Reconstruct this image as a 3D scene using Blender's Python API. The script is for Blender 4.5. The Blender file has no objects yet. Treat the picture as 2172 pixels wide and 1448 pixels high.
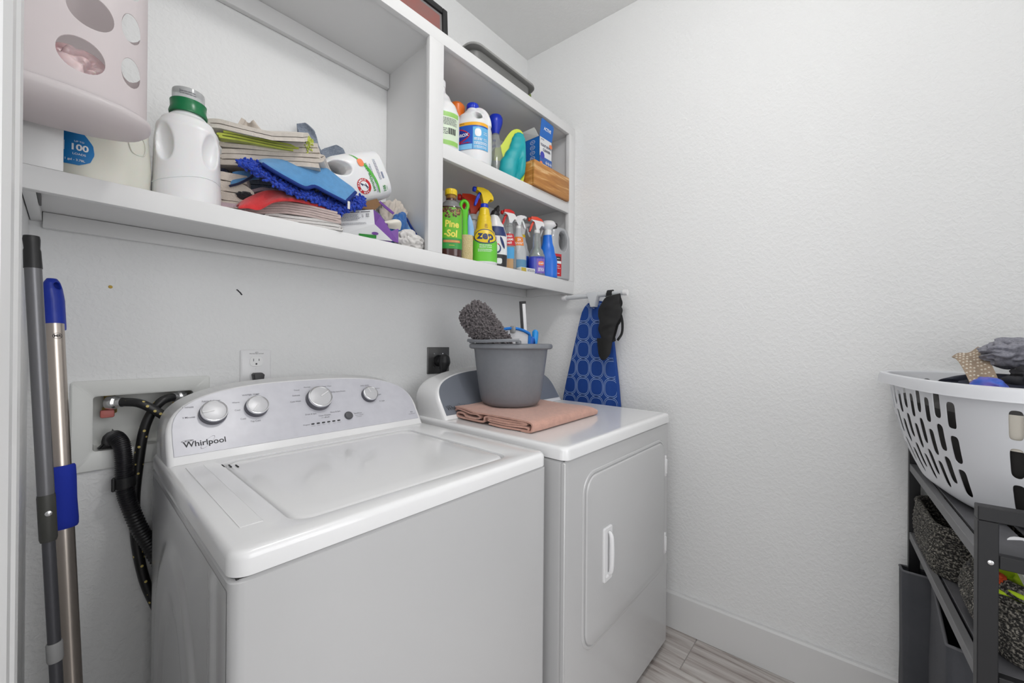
import bpy, bmesh, math, random
from mathutils import Vector, Matrix, noise
from math import sin, cos, pi, radians as rad

scene = bpy.context.scene
COL = scene.collection
random.seed(7)

# ---------------------------------------------------------------- camera
F = Vector((0.74592, 0.66603, 0.00149))
yaw, pit, rol = rad(48.2393), rad(0.0853), rad(0.4897)
F = Vector((sin(yaw)*cos(pit), cos(yaw)*cos(pit), sin(pit)))
R0 = Vector((cos(yaw), -sin(yaw), 0)); U0 = R0.cross(F)
RT = R0*cos(rol) + U0*sin(rol); UP = U0*cos(rol) - R0*sin(rol)
CAMPOS = Vector((-1.6744, -1.3993, 1.1938))
cd = bpy.data.cameras.new('camera'); cam = bpy.data.objects.new('camera', cd); COL.objects.link(cam)
cd.sensor_fit = 'HORIZONTAL'; cd.sensor_width = 36.0; cd.lens = 843.504/2172*36.0
cd.clip_start = 0.02; cd.clip_end = 60
cam.matrix_world = Matrix(((RT.x, UP.x, -F.x, CAMPOS.x), (RT.y, UP.y, -F.y, CAMPOS.y), (RT.z, UP.z, -F.z, CAMPOS.z), (0, 0, 0, 1)))
scene.camera = cam

# ---------------------------------------------------------------- light and exposure
vs = scene.view_settings
vs.view_transform = 'Standard'; vs.look = 'None'; vs.gamma = 1.0; vs.use_curve_mapping = False
vs.exposure = 0.0
world = bpy.data.worlds.new('world'); scene.world = world; world.use_nodes = True
bgn = world.node_tree.nodes['Background']
bgn.inputs[0].default_value = (1.0, 1.0, 1.0, 1); bgn.inputs[1].default_value = 0.6

def area(name, loc, rot, sx, sy, power, color=(1, 1, 1), shape='RECTANGLE'):
    l = bpy.data.lights.new(name, 'AREA'); l.shape = shape; l.size = sx; l.size_y = sy; l.energy = power; l.color = color
    o = bpy.data.objects.new(name, l); COL.objects.link(o); o.location = loc; o.rotation_euler = rot
    return o
_l = bpy.data.lights.new('ceiling_bulb', 'POINT'); _l.energy = 14.5; _l.shadow_soft_size = 0.075; _l.color = (1.0, 0.99, 0.975)
_o = bpy.data.objects.new('ceiling_bulb', _l); COL.objects.link(_o); _o.location = (-1.05, -1.22, 2.56)
area('hall_fill', (-2.9, -1.5, 1.45), (0, rad(-90), 0), 2.2, 1.9, 16, (0.975, 0.985, 1.0))  # added fill lamp, shines in through the left doorway
area('front_fill', (-1.20, -3.5, 1.75), (rad(88), 0, 0), 2.2, 1.9, 38, (0.98, 0.985, 1.0))  # added fill lamp outside the front opening, lifts the back wall and fronts

# ---------------------------------------------------------------- materials
MATS = {}
def mat(name, col, rough=0.5, metal=0.0, bump=None, var=None, spec=None, trans=0.0, coat=0.0, sss=0.0, emit=0.0, sheen=0.0, ior=None):
    """bump=(scale,strength,distance[,detail]); var=(scale,other colour,amount)"""
    if name in MATS: return MATS[name]
    m = bpy.data.materials.new(name); m.use_nodes = True
    nt = m.node_tree; b = nt.nodes['Principled BSDF']
    b.inputs['Base Color'].default_value = (*col, 1); b.inputs['Roughness'].default_value = rough; b.inputs['Metallic'].default_value = metal
    if spec is not None: b.inputs['Specular IOR Level'].default_value = spec
    if trans: b.inputs['Transmission Weight'].default_value = trans
    if coat: b.inputs['Coat Weight'].default_value = coat; b.inputs['Coat Roughness'].default_value = 0.08
    if sss: b.inputs['Subsurface Weight'].default_value = sss; b.inputs['Subsurface Scale'].default_value = 0.01
    if emit: b.inputs['Emission Color'].default_value = (*col, 1); b.inputs['Emission Strength'].default_value = emit
    if sheen: b.inputs['Sheen Weight'].default_value = sheen
    if ior: b.inputs['IOR'].default_value = ior
    if bump or var:
        tc = nt.nodes.new('ShaderNodeTexCoord')
    if bump:
        n = nt.nodes.new('ShaderNodeTexNoise'); n.inputs['Scale'].default_value = bump[0]; n.inputs['Detail'].default_value = bump[3] if len(bump) > 3 else 3
        bp = nt.nodes.new('ShaderNodeBump'); bp.inputs['Strength'].default_value = bump[1]; bp.inputs['Distance'].default_value = bump[2]
        nt.links.new(tc.outputs['Object'], n.inputs['Vector']); nt.links.new(n.outputs[0], bp.inputs['Height']); nt.links.new(bp.outputs[0], b.inputs['Normal'])
    if var:
        n2 = nt.nodes.new('ShaderNodeTexNoise'); n2.inputs['Scale'].default_value = var[0]; n2.inputs['Detail'].default_value = 4
        mx = nt.nodes.new('ShaderNodeMix'); mx.data_type = 'RGBA'
        rp = nt.nodes.new('ShaderNodeMapRange'); rp.inputs[1].default_value = 0.35; rp.inputs[2].default_value = 0.65; rp.inputs[4].default_value = var[2]
        nt.links.new(tc.outputs['Object'], n2.inputs['Vector']); nt.links.new(n2.outputs[0], rp.inputs[0]); nt.links.new(rp.outputs[0], mx.inputs[0])
        mx.inputs[6].default_value = (*col, 1); mx.inputs[7].default_value = (*var[1], 1)
        nt.links.new(mx.outputs[2], b.inputs['Base Color'])
    MATS[name] = m
    return m

def wall_mat(name, col, strength):
    m = bpy.data.materials.new(name); m.use_nodes = True; nt = m.node_tree; b = nt.nodes['Principled BSDF']
    b.inputs['Base Color'].default_value = (*col, 1); b.inputs['Roughness'].default_value = 0.75
    tc = nt.nodes.new('ShaderNodeTexCoord')
    n = nt.nodes.new('ShaderNodeTexNoise'); n.inputs['Scale'].default_value = 78; n.inputs['Detail'].default_value = 2; n.inputs['Distortion'].default_value = 0.5
    r = nt.nodes.new('ShaderNodeMapRange'); r.interpolation_type = 'SMOOTHSTEP'; r.inputs[1].default_value = 0.40; r.inputs[2].default_value = 0.64
    n2 = nt.nodes.new('ShaderNodeTexNoise'); n2.inputs['Scale'].default_value = 150; n2.inputs['Detail'].default_value = 2
    ad = nt.nodes.new('ShaderNodeMath'); ad.operation = 'MULTIPLY_ADD'; ad.inputs[1].default_value = 0.22
    bp = nt.nodes.new('ShaderNodeBump'); bp.inputs['Strength'].default_value = strength; bp.inputs['Distance'].default_value = 0.0035
    nt.links.new(tc.outputs['Object'], n.inputs['Vector']); nt.links.new(tc.outputs['Object'], n2.inputs['Vector'])
    nt.links.new(n.outputs[0], r.inputs[0]); nt.links.new(n2.outputs[0], ad.inputs[0]); nt.links.new(r.outputs[0], ad.inputs[2])
    nt.links.new(ad.outputs[0], bp.inputs['Height']); nt.links.new(bp.outputs[0], b.inputs['Normal'])
    MATS[name] = m; return m

WALL = wall_mat('wall_paint', (0.83, 0.835, 0.835), 0.22)
CEIL = wall_mat('ceiling_paint', (0.84, 0.84, 0.835), 0.2)
PAINT = mat('white_trim_paint', (0.74, 0.74, 0.74), 0.35)
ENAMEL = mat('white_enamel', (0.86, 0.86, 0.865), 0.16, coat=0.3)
WPLASTIC = mat('white_plastic', (0.82, 0.82, 0.83), 0.32)
BLACK = mat('black_plastic', (0.012, 0.012, 0.013), 0.42)
INK = mat('dark_ink', (0.03, 0.03, 0.035), 0.6)
GREYINK = mat('grey_ink', (0.16, 0.16, 0.18), 0.6)
STEEL = mat('brushed_steel', (0.55, 0.49, 0.44), 0.3, 1.0, bump=(300, 0.05, 0.001))
CHROME = mat('chrome', (0.82, 0.82, 0.83), 0.24, 1.0)
BRASS = mat('brass', (0.55, 0.40, 0.12), 0.35, 1.0)
GROOVE = mat('dark_gap', (0.03, 0.03, 0.03), 0.8)

# ---------------------------------------------------------------- mesh helpers
def V(*a): return Vector(a)
def box(bm, x0, x1, y0, y1, z0, z1, bevel=0.0, seg=2, M=None):
    r = bmesh.ops.create_cube(bm, size=1.0); vs_ = r['verts']
    for v in vs_:
        v.co = Vector(((x0+x1)/2 + v.co.x*(x1-x0), (y0+y1)/2 + v.co.y*(y1-y0), (z0+z1)/2 + v.co.z*(z1-z0)))
    if bevel:
        es = list({e for v in vs_ for e in v.link_edges})
        g = bmesh.ops.bevel(bm, geom=es, offset=bevel, segments=seg, profile=0.5, affect='EDGES')
        vs_ = list({v for f in g['faces'] for v in f.verts} | {v for v in vs_ if v.is_valid})
        seen = set(vs_); st = list(vs_)
        while st:
            v = st.pop()
            for e in v.link_edges:
                w = e.other_vert(v)
                if w not in seen: seen.add(w); st.append(w)
        vs_ = list(seen)
    if M is not None:
        for v in vs_: v.co = M @ v.co
    return vs_

def loft(bm, rings, cap0=True, cap1=True, closed=True, mi=0):
    vr = [[bm.verts.new(p) for p in r] for r in rings]
    n = len(vr[0])
    for a, b in zip(vr[:-1], vr[1:]):
        for i in range(n if closed else n-1):
            j = (i+1) % n
            try:
                f = bm.faces.new((a[i], a[j], b[j], b[i])); f.material_index = mi
            except ValueError: pass
    for flag, r, rev in ((cap0, vr[0], True), (cap1, vr[-1], False)):
        if flag:
            f = bm.faces.new(list(reversed(r)) if rev else r); f.material_index = mi
    return vr

def rrect(x0, x1, y0, y1, r, z, n=6):
    out = []
    for cx, cy, a0 in ((x1-r, y1-r, 0), (x0+r, y1-r, 90), (x0+r, y0+r, 180), (x1-r, y0+r, 270)):
        for k in range(n+1):
            a = rad(a0 + 90*k/n); out.append(Vector((cx + r*cos(a), cy + r*sin(a), z)))
    return out

def sring(cx, cy, z, rx, ry, p=2.0, n=32, tilt=0.0):
    out = []
    for k in range(n):
        a = 2*pi*k/n; c, s = cos(a), sin(a)
        rr = 1.0/((abs(c)/rx)**p + (abs(s)/ry)**p)**(1/p)
        out.append(Vector((cx + rr*c, cy + rr*s, z + tilt*rr*c)))
    return out

def lathe(bm, prof, n=32, c=(0, 0), cap0=True, cap1=True, M=None):
    rings = [[Vector((c[0]+r*cos(2*pi*k/n), c[1]+r*sin(2*pi*k/n), z)) for k in range(n)] for r, z in prof]
    if M is not None: rings = [[M @ p for p in r] for r in rings]
    return loft(bm, rings, cap0, cap1)

def catmull(pts, k=6):
    pts = [Vector(p) for p in pts]; out = []
    P = [2*pts[0]-pts[1]] + pts + [2*pts[-1]-pts[-2]]
    for i in range(1, len(P)-2):
        for j in range(k):
            t = j/k; a, b, c, d = P[i-1], P[i], P[i+1], P[i+2]
            out.append(0.5*((2*b) + (c-a)*t + (2*a-5*b+4*c-d)*t*t + (3*b-a-3*c+d)*t**3))
    out.append(pts[-1]); return out

def tube(bm, pts, r, n=12, smooth=0, caps=True, flat=1.0):
    if smooth:
        m0 = len(pts); pts = catmull(pts, smooth)
        if not isinstance(r, (int, float)):
            rr = []; 
            for i in range(len(pts)):
                t = i/smooth; a = min(int(t), m0-2); f = t-a; rr.append(r[a]*(1-f)+r[a+1]*f)
            r = rr
    pts = [Vector(p) for p in pts]
    if isinstance(r, (int, float)): r = [r]*len(pts)
    tan = []
    for i in range(len(pts)):
        a = pts[max(i-1, 0)]; b = pts[min(i+1, len(pts)-1)]; tan.append((b-a).normalized())
    up = Vector((0, 0, 1)) if abs(tan[0].z) < 0.9 else Vector((1, 0, 0))
    nx = tan[0].cross(up).normalized(); rings = []
    for i, p in enumerate(pts):
        nx = (nx - tan[i]*nx.dot(tan[i])).normalized(); ny = tan[i].cross(nx)
        rings.append([p + nx*(r[i]*cos(2*pi*k/n)) + ny*(r[i]*flat*sin(2*pi*k/n)) for k in range(n)])
    return loft(bm, rings, caps, caps)

def prism(bm, poly, y0, y1, M=None, bevel=0.0):
    """2-D outline (x,z) extruded along y"""
    a = [Vector((p[0], y0, p[1])) for p in poly]; b = [Vector((p[0], y1, p[1])) for p in poly]
    if M is not None: a = [M @ p for p in a]; b = [M @ p for p in b]
    va = [bm.verts.new(p) for p in a]; vb = [bm.verts.new(p) for p in b]; n = len(va); fs = []
    fs.append(bm.faces.new(va)); fs.append(bm.faces.new(list(reversed(vb))))
    for i in range(n):
        j = (i+1) % n; fs.append(bm.faces.new((va[j], va[i], vb[i], vb[j])))
    if bevel:
        es = [e for f in fs[:2] for e in f.edges]
        bmesh.ops.bevel(bm, geom=es, offset=bevel, segments=2, profile=0.5, affect='EDGES')
    return va+vb

def grid(bm, fn, nu, nv, mi=0):
    vv = [[bm.verts.new(fn(i/nu, j/nv)) for j in range(nv+1)] for i in range(nu+1)]
    for i in range(nu):
        for j in range(nv):
            f = bm.faces.new((vv[i][j], vv[i+1][j], vv[i+1][j+1], vv[i][j+1])); f.material_index = mi
    return vv

def solid(bm, th):
    bm.normal_update(); bmesh.ops.solidify(bm, geom=bm.faces[:], thickness=th)
def finish(bm, smooth=35):
    bmesh.ops.recalc_face_normals(bm, faces=bm.faces)
    me = bpy.data.meshes.new('m'); bm.to_mesh(me); bm.free()
    if smooth:
        for p in me.polygons: p.use_smooth = True
        me.set_sharp_from_angle(angle=rad(smooth))
    return me

def part(name, bm, m, parent=None, label=None, smooth=35, kind=None, M=None):
    me = finish(bm, smooth) if isinstance(bm, bmesh.types.BMesh) else bm
    me.name = name
    if m is not None and not me.materials:
        for x in (m if isinstance(m, (list, tuple)) else [m]): me.materials.append(x)
    o = bpy.data.objects.new(name, me); COL.objects.link(o)
    if parent is not None: o.parent = parent
    if M is not None: o.matrix_local = M
    if label: o['label'] = label
    if kind: o['kind'] = kind
    return o

def thing(name, label, cat, loc=(0, 0, 0), rz=0.0, group=None, rot=None):
    o = bpy.data.objects.new(name, None); COL.objects.link(o); o.empty_display_size = 0.05
    o.location = loc; o.rotation_euler = rot if rot is not None else (0, 0, rad(rz))
    o['label'] = label; o['category'] = cat
    if group: o['group'] = group
    return o
def tag(o, label, cat, group=None):
    o['label'] = label; o['category'] = cat
    if group: o['group'] = group
    return o
def struct(name, bm, m, parent=None, label=None, smooth=35):
    o = part(name, bm, m, parent, label, smooth); o['kind'] = 'structure'; return o
NB = bmesh.new

def mods(bm, *ms):
    """apply modifiers to a bmesh through a temporary object; returns a new mesh. ms: (type, {props})"""
    bmesh.ops.recalc_face_normals(bm, faces=bm.faces)
    me = bpy.data.meshes.new('t'); bm.to_mesh(me); bm.free()
    o = bpy.data.objects.new('t', me); COL.objects.link(o); tmp = []
    for t, pr in ms:
        md = o.modifiers.new(t, t)
        for k, v in pr.items():
            if k == 'cutter':
                bmesh.ops.recalc_face_normals(v, faces=v.faces)
                mc = bpy.data.meshes.new('c'); v.to_mesh(mc); v.free(); oc = bpy.data.objects.new('c', mc); COL.objects.link(oc); tmp.append(oc)
                md.object = oc
            else: setattr(md, k, v)
    dg = bpy.context.evaluated_depsgraph_get(); dg.update()
    res = bpy.data.meshes.new_from_object(o.evaluated_get(dg))
    for x in tmp + [o]: bpy.data.objects.remove(x, do_unlink=True)
    return res
def soft(bm, voxel=0.003, it=6, cutter=None, fac=0.5, angle=60):
    ms = []
    if cutter is not None: ms.append(('BOOLEAN', dict(cutter=cutter, operation='DIFFERENCE', solver='EXACT', use_self=True)))
    ms.append(('REMESH', dict(mode='VOXEL', voxel_size=voxel))); ms.append(('SMOOTH', dict(iterations=it, factor=fac)))
    me = mods(bm, *ms)
    me.materials.clear()
    for p in me.polygons: p.use_smooth = True
    return me

_tc = {}
def text_geo(s, size=1.0, bold=0.0, align='CENTER', spacing=1.0):
    key = (s, bold, align, spacing)
    if key not in _tc:
        c = bpy.data.curves.new('t', 'FONT'); c.body = s; c.size = 1.0; c.offset = bold; c.align_x = align; c.align_y = 'CENTER'; c.resolution_u = 3; c.space_character = spacing
        o = bpy.data.objects.new('t', c); COL.objects.link(o)
        dg = bpy.context.evaluated_depsgraph_get(); dg.update()
        me = bpy.data.meshes.new_from_object(o.evaluated_get(dg))
        _tc[key] = ([v.co.copy() for v in me.vertices], [tuple(p.vertices) for p in me.polygons])
        bpy.data.objects.remove(o, do_unlink=True); bpy.data.meshes.remove(me)
    vs_, fs = _tc[key]
    return [v*size for v in vs_], fs
def text_into(bm, s, size, mp, bold=0.0, align='CENTER', spacing=1.0, mi=0, sx=1.0):
    """mp maps (u,v) on the label to a 3-D point"""
    vs_, fs = text_geo(s, size, bold, align, spacing)
    vv = [bm.verts.new(mp(v.x*sx, v.y)) for v in vs_]
    for f in fs:
        try: g = bm.faces.new([vv[i] for i in f]); g.material_index = mi
        except ValueError: pass
def flat_part(name, bm, m, parent, label=None):
    me = bpy.data.meshes.new(name); bm.to_mesh(me); bm.free()
    return part(name, me, m, parent, label, smooth=0, kind='stuff' if name in ('lettering', 'small_print', 'panel_print', 'side_print', 'icons', 'pinecone_print', 'pinecone_scales', 'barcode', 'printed_pattern', 'logo', 'flap_lettering') else None)
def plane_map(o, ex, ey):
    o, ex, ey = Vector(o), Vector(ex), Vector(ey)
    return lambda u, v: o + ex*u + ey*v
def shift(mp, du, dv, a=0.0):
    ca, sa = cos(rad(a)), sin(rad(a))
    return lambda u, v: mp(du + u*ca - v*sa, dv + u*sa + v*ca)
def quad_into(bm, mp, u0, u1, v0, v1, nu=1, nv=1, mi=0):
    grid(bm, lambda a, b: mp(u0+(u1-u0)*a, v0+(v1-v0)*b), nu, nv, mi)
def blob_into(bm, mp, cu, cv, ru, rv, p=2.0, n=28, mi=0, inner=0.0, a=0.0):
    """ellipse / ring patch on a surface map"""
    def pt(k, s):
        t = 2*pi*k/n; c, q = cos(t), sin(t); rr = s/((abs(c)/ru)**p + (abs(q)/rv)**p)**(1/p)
        x, y = rr*c, rr*q
        return mp(cu + x*cos(a) - y*sin(a), cv + x*sin(a) + y*cos(a))
    st = [inner, 1.0] if inner else [0.45, 1.0]
    r0 = [bm.verts.new(pt(k, st[0])) for k in range(n)]; r1 = [bm.verts.new(pt(k, st[1])) for k in range(n)]
    for k in range(n):
        j = (k+1) % n; f = bm.faces.new((r0[k], r0[j], r1[j], r1[k])); f.material_index = mi
    if not inner: f = bm.faces.new(r0); f.material_index = mi
def lines_into(bm, mp, u0, u1, vs_, h, seed=1, mi=0, frac=0.85):
    """rows of tiny print, each word a thin dash"""
    rg = random.Random(seed)
    for v in vs_:
        u = u0; end = u0 + (u1-u0)*(frac + (1-frac)*rg.random())
        while u < end:
            w = min(h*rg.uniform(1.2, 4.5), end-u); quad_into(bm, mp, u, u+w, v-h/2, v+h/2, mi=mi); u += w + h*0.7
# ---------------------------------------------------------------- room shell
SK = 0.0501          # the right wall runs a little out of square
H = 2.74
XL = -1.732
YF = -2.15
def rwx(y): return -SK*y
bm = NB(); box(bm, XL-0.12, 0.25, 0.0, 0.10, 0.0, H); 
# wash box opening cut through the back wall
cut = NB(); box(cut, -1.6325, -1.4375, -0.01, 0.085, 0.9175, 1.0545)
wb = mods(bm, ('BOOLEAN', dict(cutter=cut, operation='DIFFERENCE', solver='EXACT')))
wb.materials.clear()
o = part('wall_back', wb, WALL, smooth=0); o['kind'] = 'structure'
bm = NB()
vs_ = box(bm, 0, 0.10, YF-0.1, 0.0, 0.0, H)
for v in vs_: v.co.x += rwx(v.co.y)
struct('wall_right', bm, WALL, smooth=0)
bm = NB(); box(bm, XL-0.12, -1.70, YF-0.1, YF, 0, H); box(bm, -0.74, 0.25, YF-0.1, YF, 0, H); box(bm, -1.70, -0.74, YF-0.1, YF, 2.12, H); struct('wall_front', bm, WALL, smooth=0)  # opening in this unseen wall is invented, to let the front fill in
bm = NB()
box(bm, XL-0.12, XL, -0.985, 0.0, 0, H); box(bm, XL-0.12, XL, YF, -2.02, 0, H); box(bm, XL-0.12, XL, -2.02, -0.985, 2.06, H)
struct('wall_left', bm, WALL, smooth=0)
bm = NB(); box(bm, XL-0.12, 0.25, YF-0.1, 0.1, H, H+0.08); struct('ceiling', bm, CEIL, smooth=0)

def floor_mat():
    m = bpy.data.materials.new('wood_look_tile'); m.use_nodes = True; nt = m.node_tree; b = nt.nodes['Principled BSDF']
    b.inputs['Roughness'].default_value = 0.38
    tc = nt.nodes.new('ShaderNodeTexCoord'); oi = nt.nodes.new('ShaderNodeObjectInfo')
    mp = nt.nodes.new('ShaderNodeMapping'); mp.inputs['Scale'].default_value = (26, 1.6, 1)
    va = nt.nodes.new('ShaderNodeVectorMath'); va.operation = 'ADD'
    cx = nt.nodes.new('ShaderNodeCombineXYZ'); ml = nt.nodes.new('ShaderNodeMath'); ml.operation = 'MULTIPLY'; ml.inputs[1].default_value = 37
    nt.links.new(oi.outputs['Random'], ml.inputs[0]); nt.links.new(ml.outputs[0], cx.inputs[0]); nt.links.new(ml.outputs[0], cx.inputs[1])
    nt.links.new(tc.outputs['Object'], mp.inputs[0]); nt.links.new(mp.outputs[0], va.inputs[0]); nt.links.new(cx.outputs[0], va.inputs[1])
    n = nt.nodes.new('ShaderNodeTexNoise'); n.inputs['Scale'].default_value = 1.6; n.inputs['Detail'].default_value = 8; n.inputs['Roughness'].default_value = 0.62; n.inputs['Distortion'].default_value = 0.5
    nt.links.new(va.outputs[0], n.inputs['Vector'])
    cr = nt.nodes.new('ShaderNodeValToRGB'); e = cr.color_ramp.elements
    e[0].position = 0.30; e[0].color = (0.20, 0.165, 0.15, 1); e[1].position = 0.66; e[1].color = (0.66, 0.63, 0.60, 1)
    k = e.new(0.42); k.color = (0.43, 0.38, 0.355, 1); k = e.new(0.54); k.color = (0.58, 0.545, 0.52, 1)
    nt.links.new(n.outputs[0], cr.inputs[0]); nt.links.new(cr.outputs[0], b.inputs['Base Color'])
    return m
FLOORM = floor_mat(); GROUT = mat('grout', (0.42, 0.40, 0.38), 0.9)
bm = NB(); box(bm, XL-0.12, 0.25, YF-0.1, 0.1, -0.08, -0.003)
fl = struct('floor', bm, GROUT, smooth=0)
for i in range(10):
    x1 = 0.231 - 0.2005*i; x0 = x1-0.198
    if i == 9: x0 = XL
    ys = [0.0, -0.893, -2.09, YF] if i % 3 == 1 else ([0.0, -0.30, -1.497, YF] if i % 3 == 2 else [0.0, -0.60, -1.80, YF])
    for a, b_ in zip(ys[:-1], ys[1:]):
        bm = NB(); vs_ = box(bm, x0, x1, b_+0.0015, a-0.0015, -0.01, 0.0, 0.001, 1)
        pl = part('plank', bm, FLOORM, fl, smooth=0)
        ox = Vector(((x0+x1)/2, (a+b_)/2, 0))
        for v in pl.data.vertices: v.co -= ox
        pl.location = ox

bm = NB()
rings = []
for y in (YF+0.001, -0.001):
    x = rwx(y)
    rings.append([Vector((x-0.001, y, 0.001)), Vector((x-0.016, y, 0.001)), Vector((x-0.016, y, 0.144)), Vector((x-0.012, y, 0.151)), Vector((x-0.001, y, 0.152))])
loft(bm, rings); struct('baseboard_right', bm, PAINT, smooth=0)
bm = NB(); box(bm, XL+0.001, -0.02, -0.016, -0.001, 0.001, 0.152, 0.003); struct('baseboard_back', bm, PAINT, smooth=0)
bm = NB(); box(bm, -0.739, 0.08, YF+0.001, YF+0.016, 0.001, 0.152, 0.003); struct('baseboard_front', bm, PAINT, smooth=0)
# door casing on the left wall, moulded, its edge right beside the lens
bm = NB()
prof = [(-0.8985, 0.001), (-0.8985, 0.0315), (-0.902, 0.0335), (-0.930, 0.0335), (-0.938, 0.029), (-0.946, 0.029), (-0.952, 0.0325), (-0.976, 0.0325), (-0.984, 0.029), (-0.984, 0.001)]
loft(bm, [[Vector((XL+d, y, z)) for y, d in prof] for z in (0.001, 2.13)])
struct('trim_1', bm, PAINT, smooth=20)
bm = NB(); box(bm, XL+0.001, XL+0.0165, -2.105, -2.022, 0.001, 2.13, 0.002); struct('trim_2', bm, PAINT)
bm = NB(); box(bm, XL+0.001, XL+0.0165, -2.021, -0.985, 2.061, 2.13, 0.002); struct('trim_3', bm, PAINT)

# ceiling lamp, out of frame above the middle of the room
t = thing('ceiling_lamp', 'round white flush ceiling lamp in the middle of the ceiling', 'lamp', (-1.05, -1.22, H))
bm = NB(); lathe(bm, [(0.15, -0.001), (0.15, -0.03), (0.145, -0.035), (0.02, -0.035)], 40); part('lamp_base', bm, WPLASTIC, t)
bm = NB(); lathe(bm, [(0.135, -0.0351), (0.13, -0.06), (0.10, -0.085), (0.05, -0.098), (0.005, -0.1)], 40)
part('diffuser', bm, mat('lamp_glass', (1, 0.98, 0.95), 0.4, emit=1.5), t)

# ---------------------------------------------------------------- built-in shelf cabinet on the back wall
YC = -0.303
def zb(x): return 1.4345 - 0.0122*x
cab = thing('wall_shelf_cabinet', 'white painted built-in open shelf unit above the washer and dryer', 'shelf', (0, 0, 1.44))
def cpart(name, bm, label=None, smooth=30):
    me = finish(bm, smooth); me.transform(Matrix.Translation((0, 0, -1.44))); return part(name, me, PAINT, cab, label)
XR = 0.0
bm = NB()   # face-frame bottom rail, slightly out of level
vs_ = box(bm, XL+0.002, 0.013, YC, YC+0.02, 1.44, 1.498, 0.0015)
for v in vs_:
    if v.co.z < 1.46: v.co.z += zb(v.co.x)-1.44
cpart('bottom_rail', bm)
bm = NB(); box(bm, XL+0.002, 0.013, YC, YC+0.02, 2.2185, 2.261, 0.0015); cpart('top_rail', bm)
bm = NB(); box(bm, -0.872, -0.8125, YC, YC+0.02, 1.498, 2.2185, 0.0006); cpart('stile', bm)
bm = NB(); box(bm, -0.036, 0.013, YC, YC+0.02, 1.498, 2.2185, 0.0006); cpart('stile', bm)
bm = NB(); box(bm, XL+0.002, -1.6805, YC, YC+0.02, 1.498, 2.2185, 0.0006); cpart('stile', bm)
bm = NB(); box(bm, -0.8125, -0.036, YC, YC+0.02, 1.829, 1.8795, 0.002); cpart('shelf_edge', bm)
bm = NB(); box(bm, XL+0.002, 0.013, YC+0.02, -0.002, 1.478, 1.497); cpart('bottom_shelf', bm)
bm = NB(); box(bm, -0.832, -0.015, YC+0.02, -0.002, 1.861, 1.879); cpart('shelf', bm)
bm = NB(); box(bm, XL+0.002, 0.013, YC+0.02, -0.002, 2.2225, 2.2405); cpart('top_panel', bm)
bm = NB(); box(bm, -0.8505, -0.8325, YC+0.02, -0.002, 1.497, 2.2225); cpart('divider', bm)
bm = NB(); box(bm, -0.0145, 0.002, YC+0.02, -0.002, 1.497, 2.2225); cpart('side_panel', bm)
bm = NB(); box(bm, XL+0.002, -0.852, -0.02, -0.002, 2.167, 2.222, 0.001); cpart('upper_cleat', bm)
bm = NB(); vs_ = box(bm, XL+0.02, 0.003, -0.02, -0.002, 1.438, 1.477, 0.001)
for v in vs_:
    if v.co.z < 1.46: v.co.z += 0.2*(zb(v.co.x)-1.4345)+0.000
cpart('lower_cleat', bm)
bm = NB(); vs_ = box(bm, XL+0.002, XL+0.019, -0.28, -0.002, 1.457, 1.477, 0.001); cpart('lower_cleat', bm)
bm = NB(); box(bm, XL+0.0195, XL+0.0225, -0.28, -0.17, 1.4565, 1.4765, 0.0008, 1); cs = cpart('rubber_strip', bm, 'black rubber strip'); cs.data.materials.clear(); cs.data.materials.append(BLACK)
bm = NB(); box(bm, -0.0165, 0.0, -0.28, -0.022, 1.438, 1.477, 0.001); cpart('lower_cleat', bm)
# ---------------------------------------------------------------- washer and dryer
FACE = mat('silver_panel', (0.60, 0.60, 0.65), 0.28, 0.0, var=(40, (0.57, 0.57, 0.62), 1.0))
DFACE = mat('slate_panel', (0.22, 0.24, 0.28), 0.35, 0.2)
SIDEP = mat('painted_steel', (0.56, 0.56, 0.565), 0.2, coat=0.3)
EX = Vector((1, 0, 0)); LEAN = math.atan2(0.115, 0.173)
ES = Vector((0, sin(LEAN), cos(LEAN))); EN = EX.cross(ES)
def arch(w, h, sh, n=40, shl=None):
    """outline of the console front in (x,s): flat base, quarter-round shoulders, bowed top"""
    pts = []
    hw = w/2
    for k in range(n+1):
        a = pi*k/n
        c = cos(a); s = sin(a)
        x = hw*(abs(c)**0.72)*(1 if c > 0 else -1); z = sh + (h-sh)*(s**0.62)
        pts.append((x, z))
    return [(hw, 0.0)] + pts + [(-hw, 0.0)]
def console(root, xc, yb, zb_, w, h, face_mat, inner_bot, tilt_top=0.0):
    """leaning control console; the base front edge sits at (xc, yb, zb_)"""
    O = Vector((xc, yb, zb_))
    out = arch(w, h, 0.045)
    def P(x, s, d=0.0): return O + EX*x + ES*s + EN*d
    bm = NB()
    def ring(k, d, back=None):
        r = []
        for x, s in out:
            sx = x*k; ss = s*(1-(1-k)*w/h*0.8) if s > 0 else 0
            if back is None: r.append(P(sx, ss, d))
            else: r.append(Vector((O.x+sx, back, O.z + max(0, ss*cos(LEAN)))))
        return r
    yback = yb + 0.185
    loft(bm, [ring(0.965, 0.0), ring(0.985, -0.0015), ring(0.996, -0.006), ring(1.0, -0.014), ring(1.004, 0, yb+0.15), ring(0.99, 0, yback-0.006), ring(0.97, 0, yback)])
    c = part('console', bm, ENAMEL, root, smooth=40); c.location = -root.location
    bm = NB(); ins = [(x*0.967, inner_bot + (s)*(1 - (inner_bot+0.010)/h)) if s > 0 else (x*0.967, inner_bot) for x, s in out]
    rg = [[P(x, s, 0.0005) for x, s in ins], [P(x*0.997, inner_bot+(s-inner_bot)*0.997, 0.0016) for x, s in ins]]
    loft(bm, rg); fp = part('control_panel', bm, face_mat, root, smooth=25); fp.location = -root.location
    return P, fp

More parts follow.
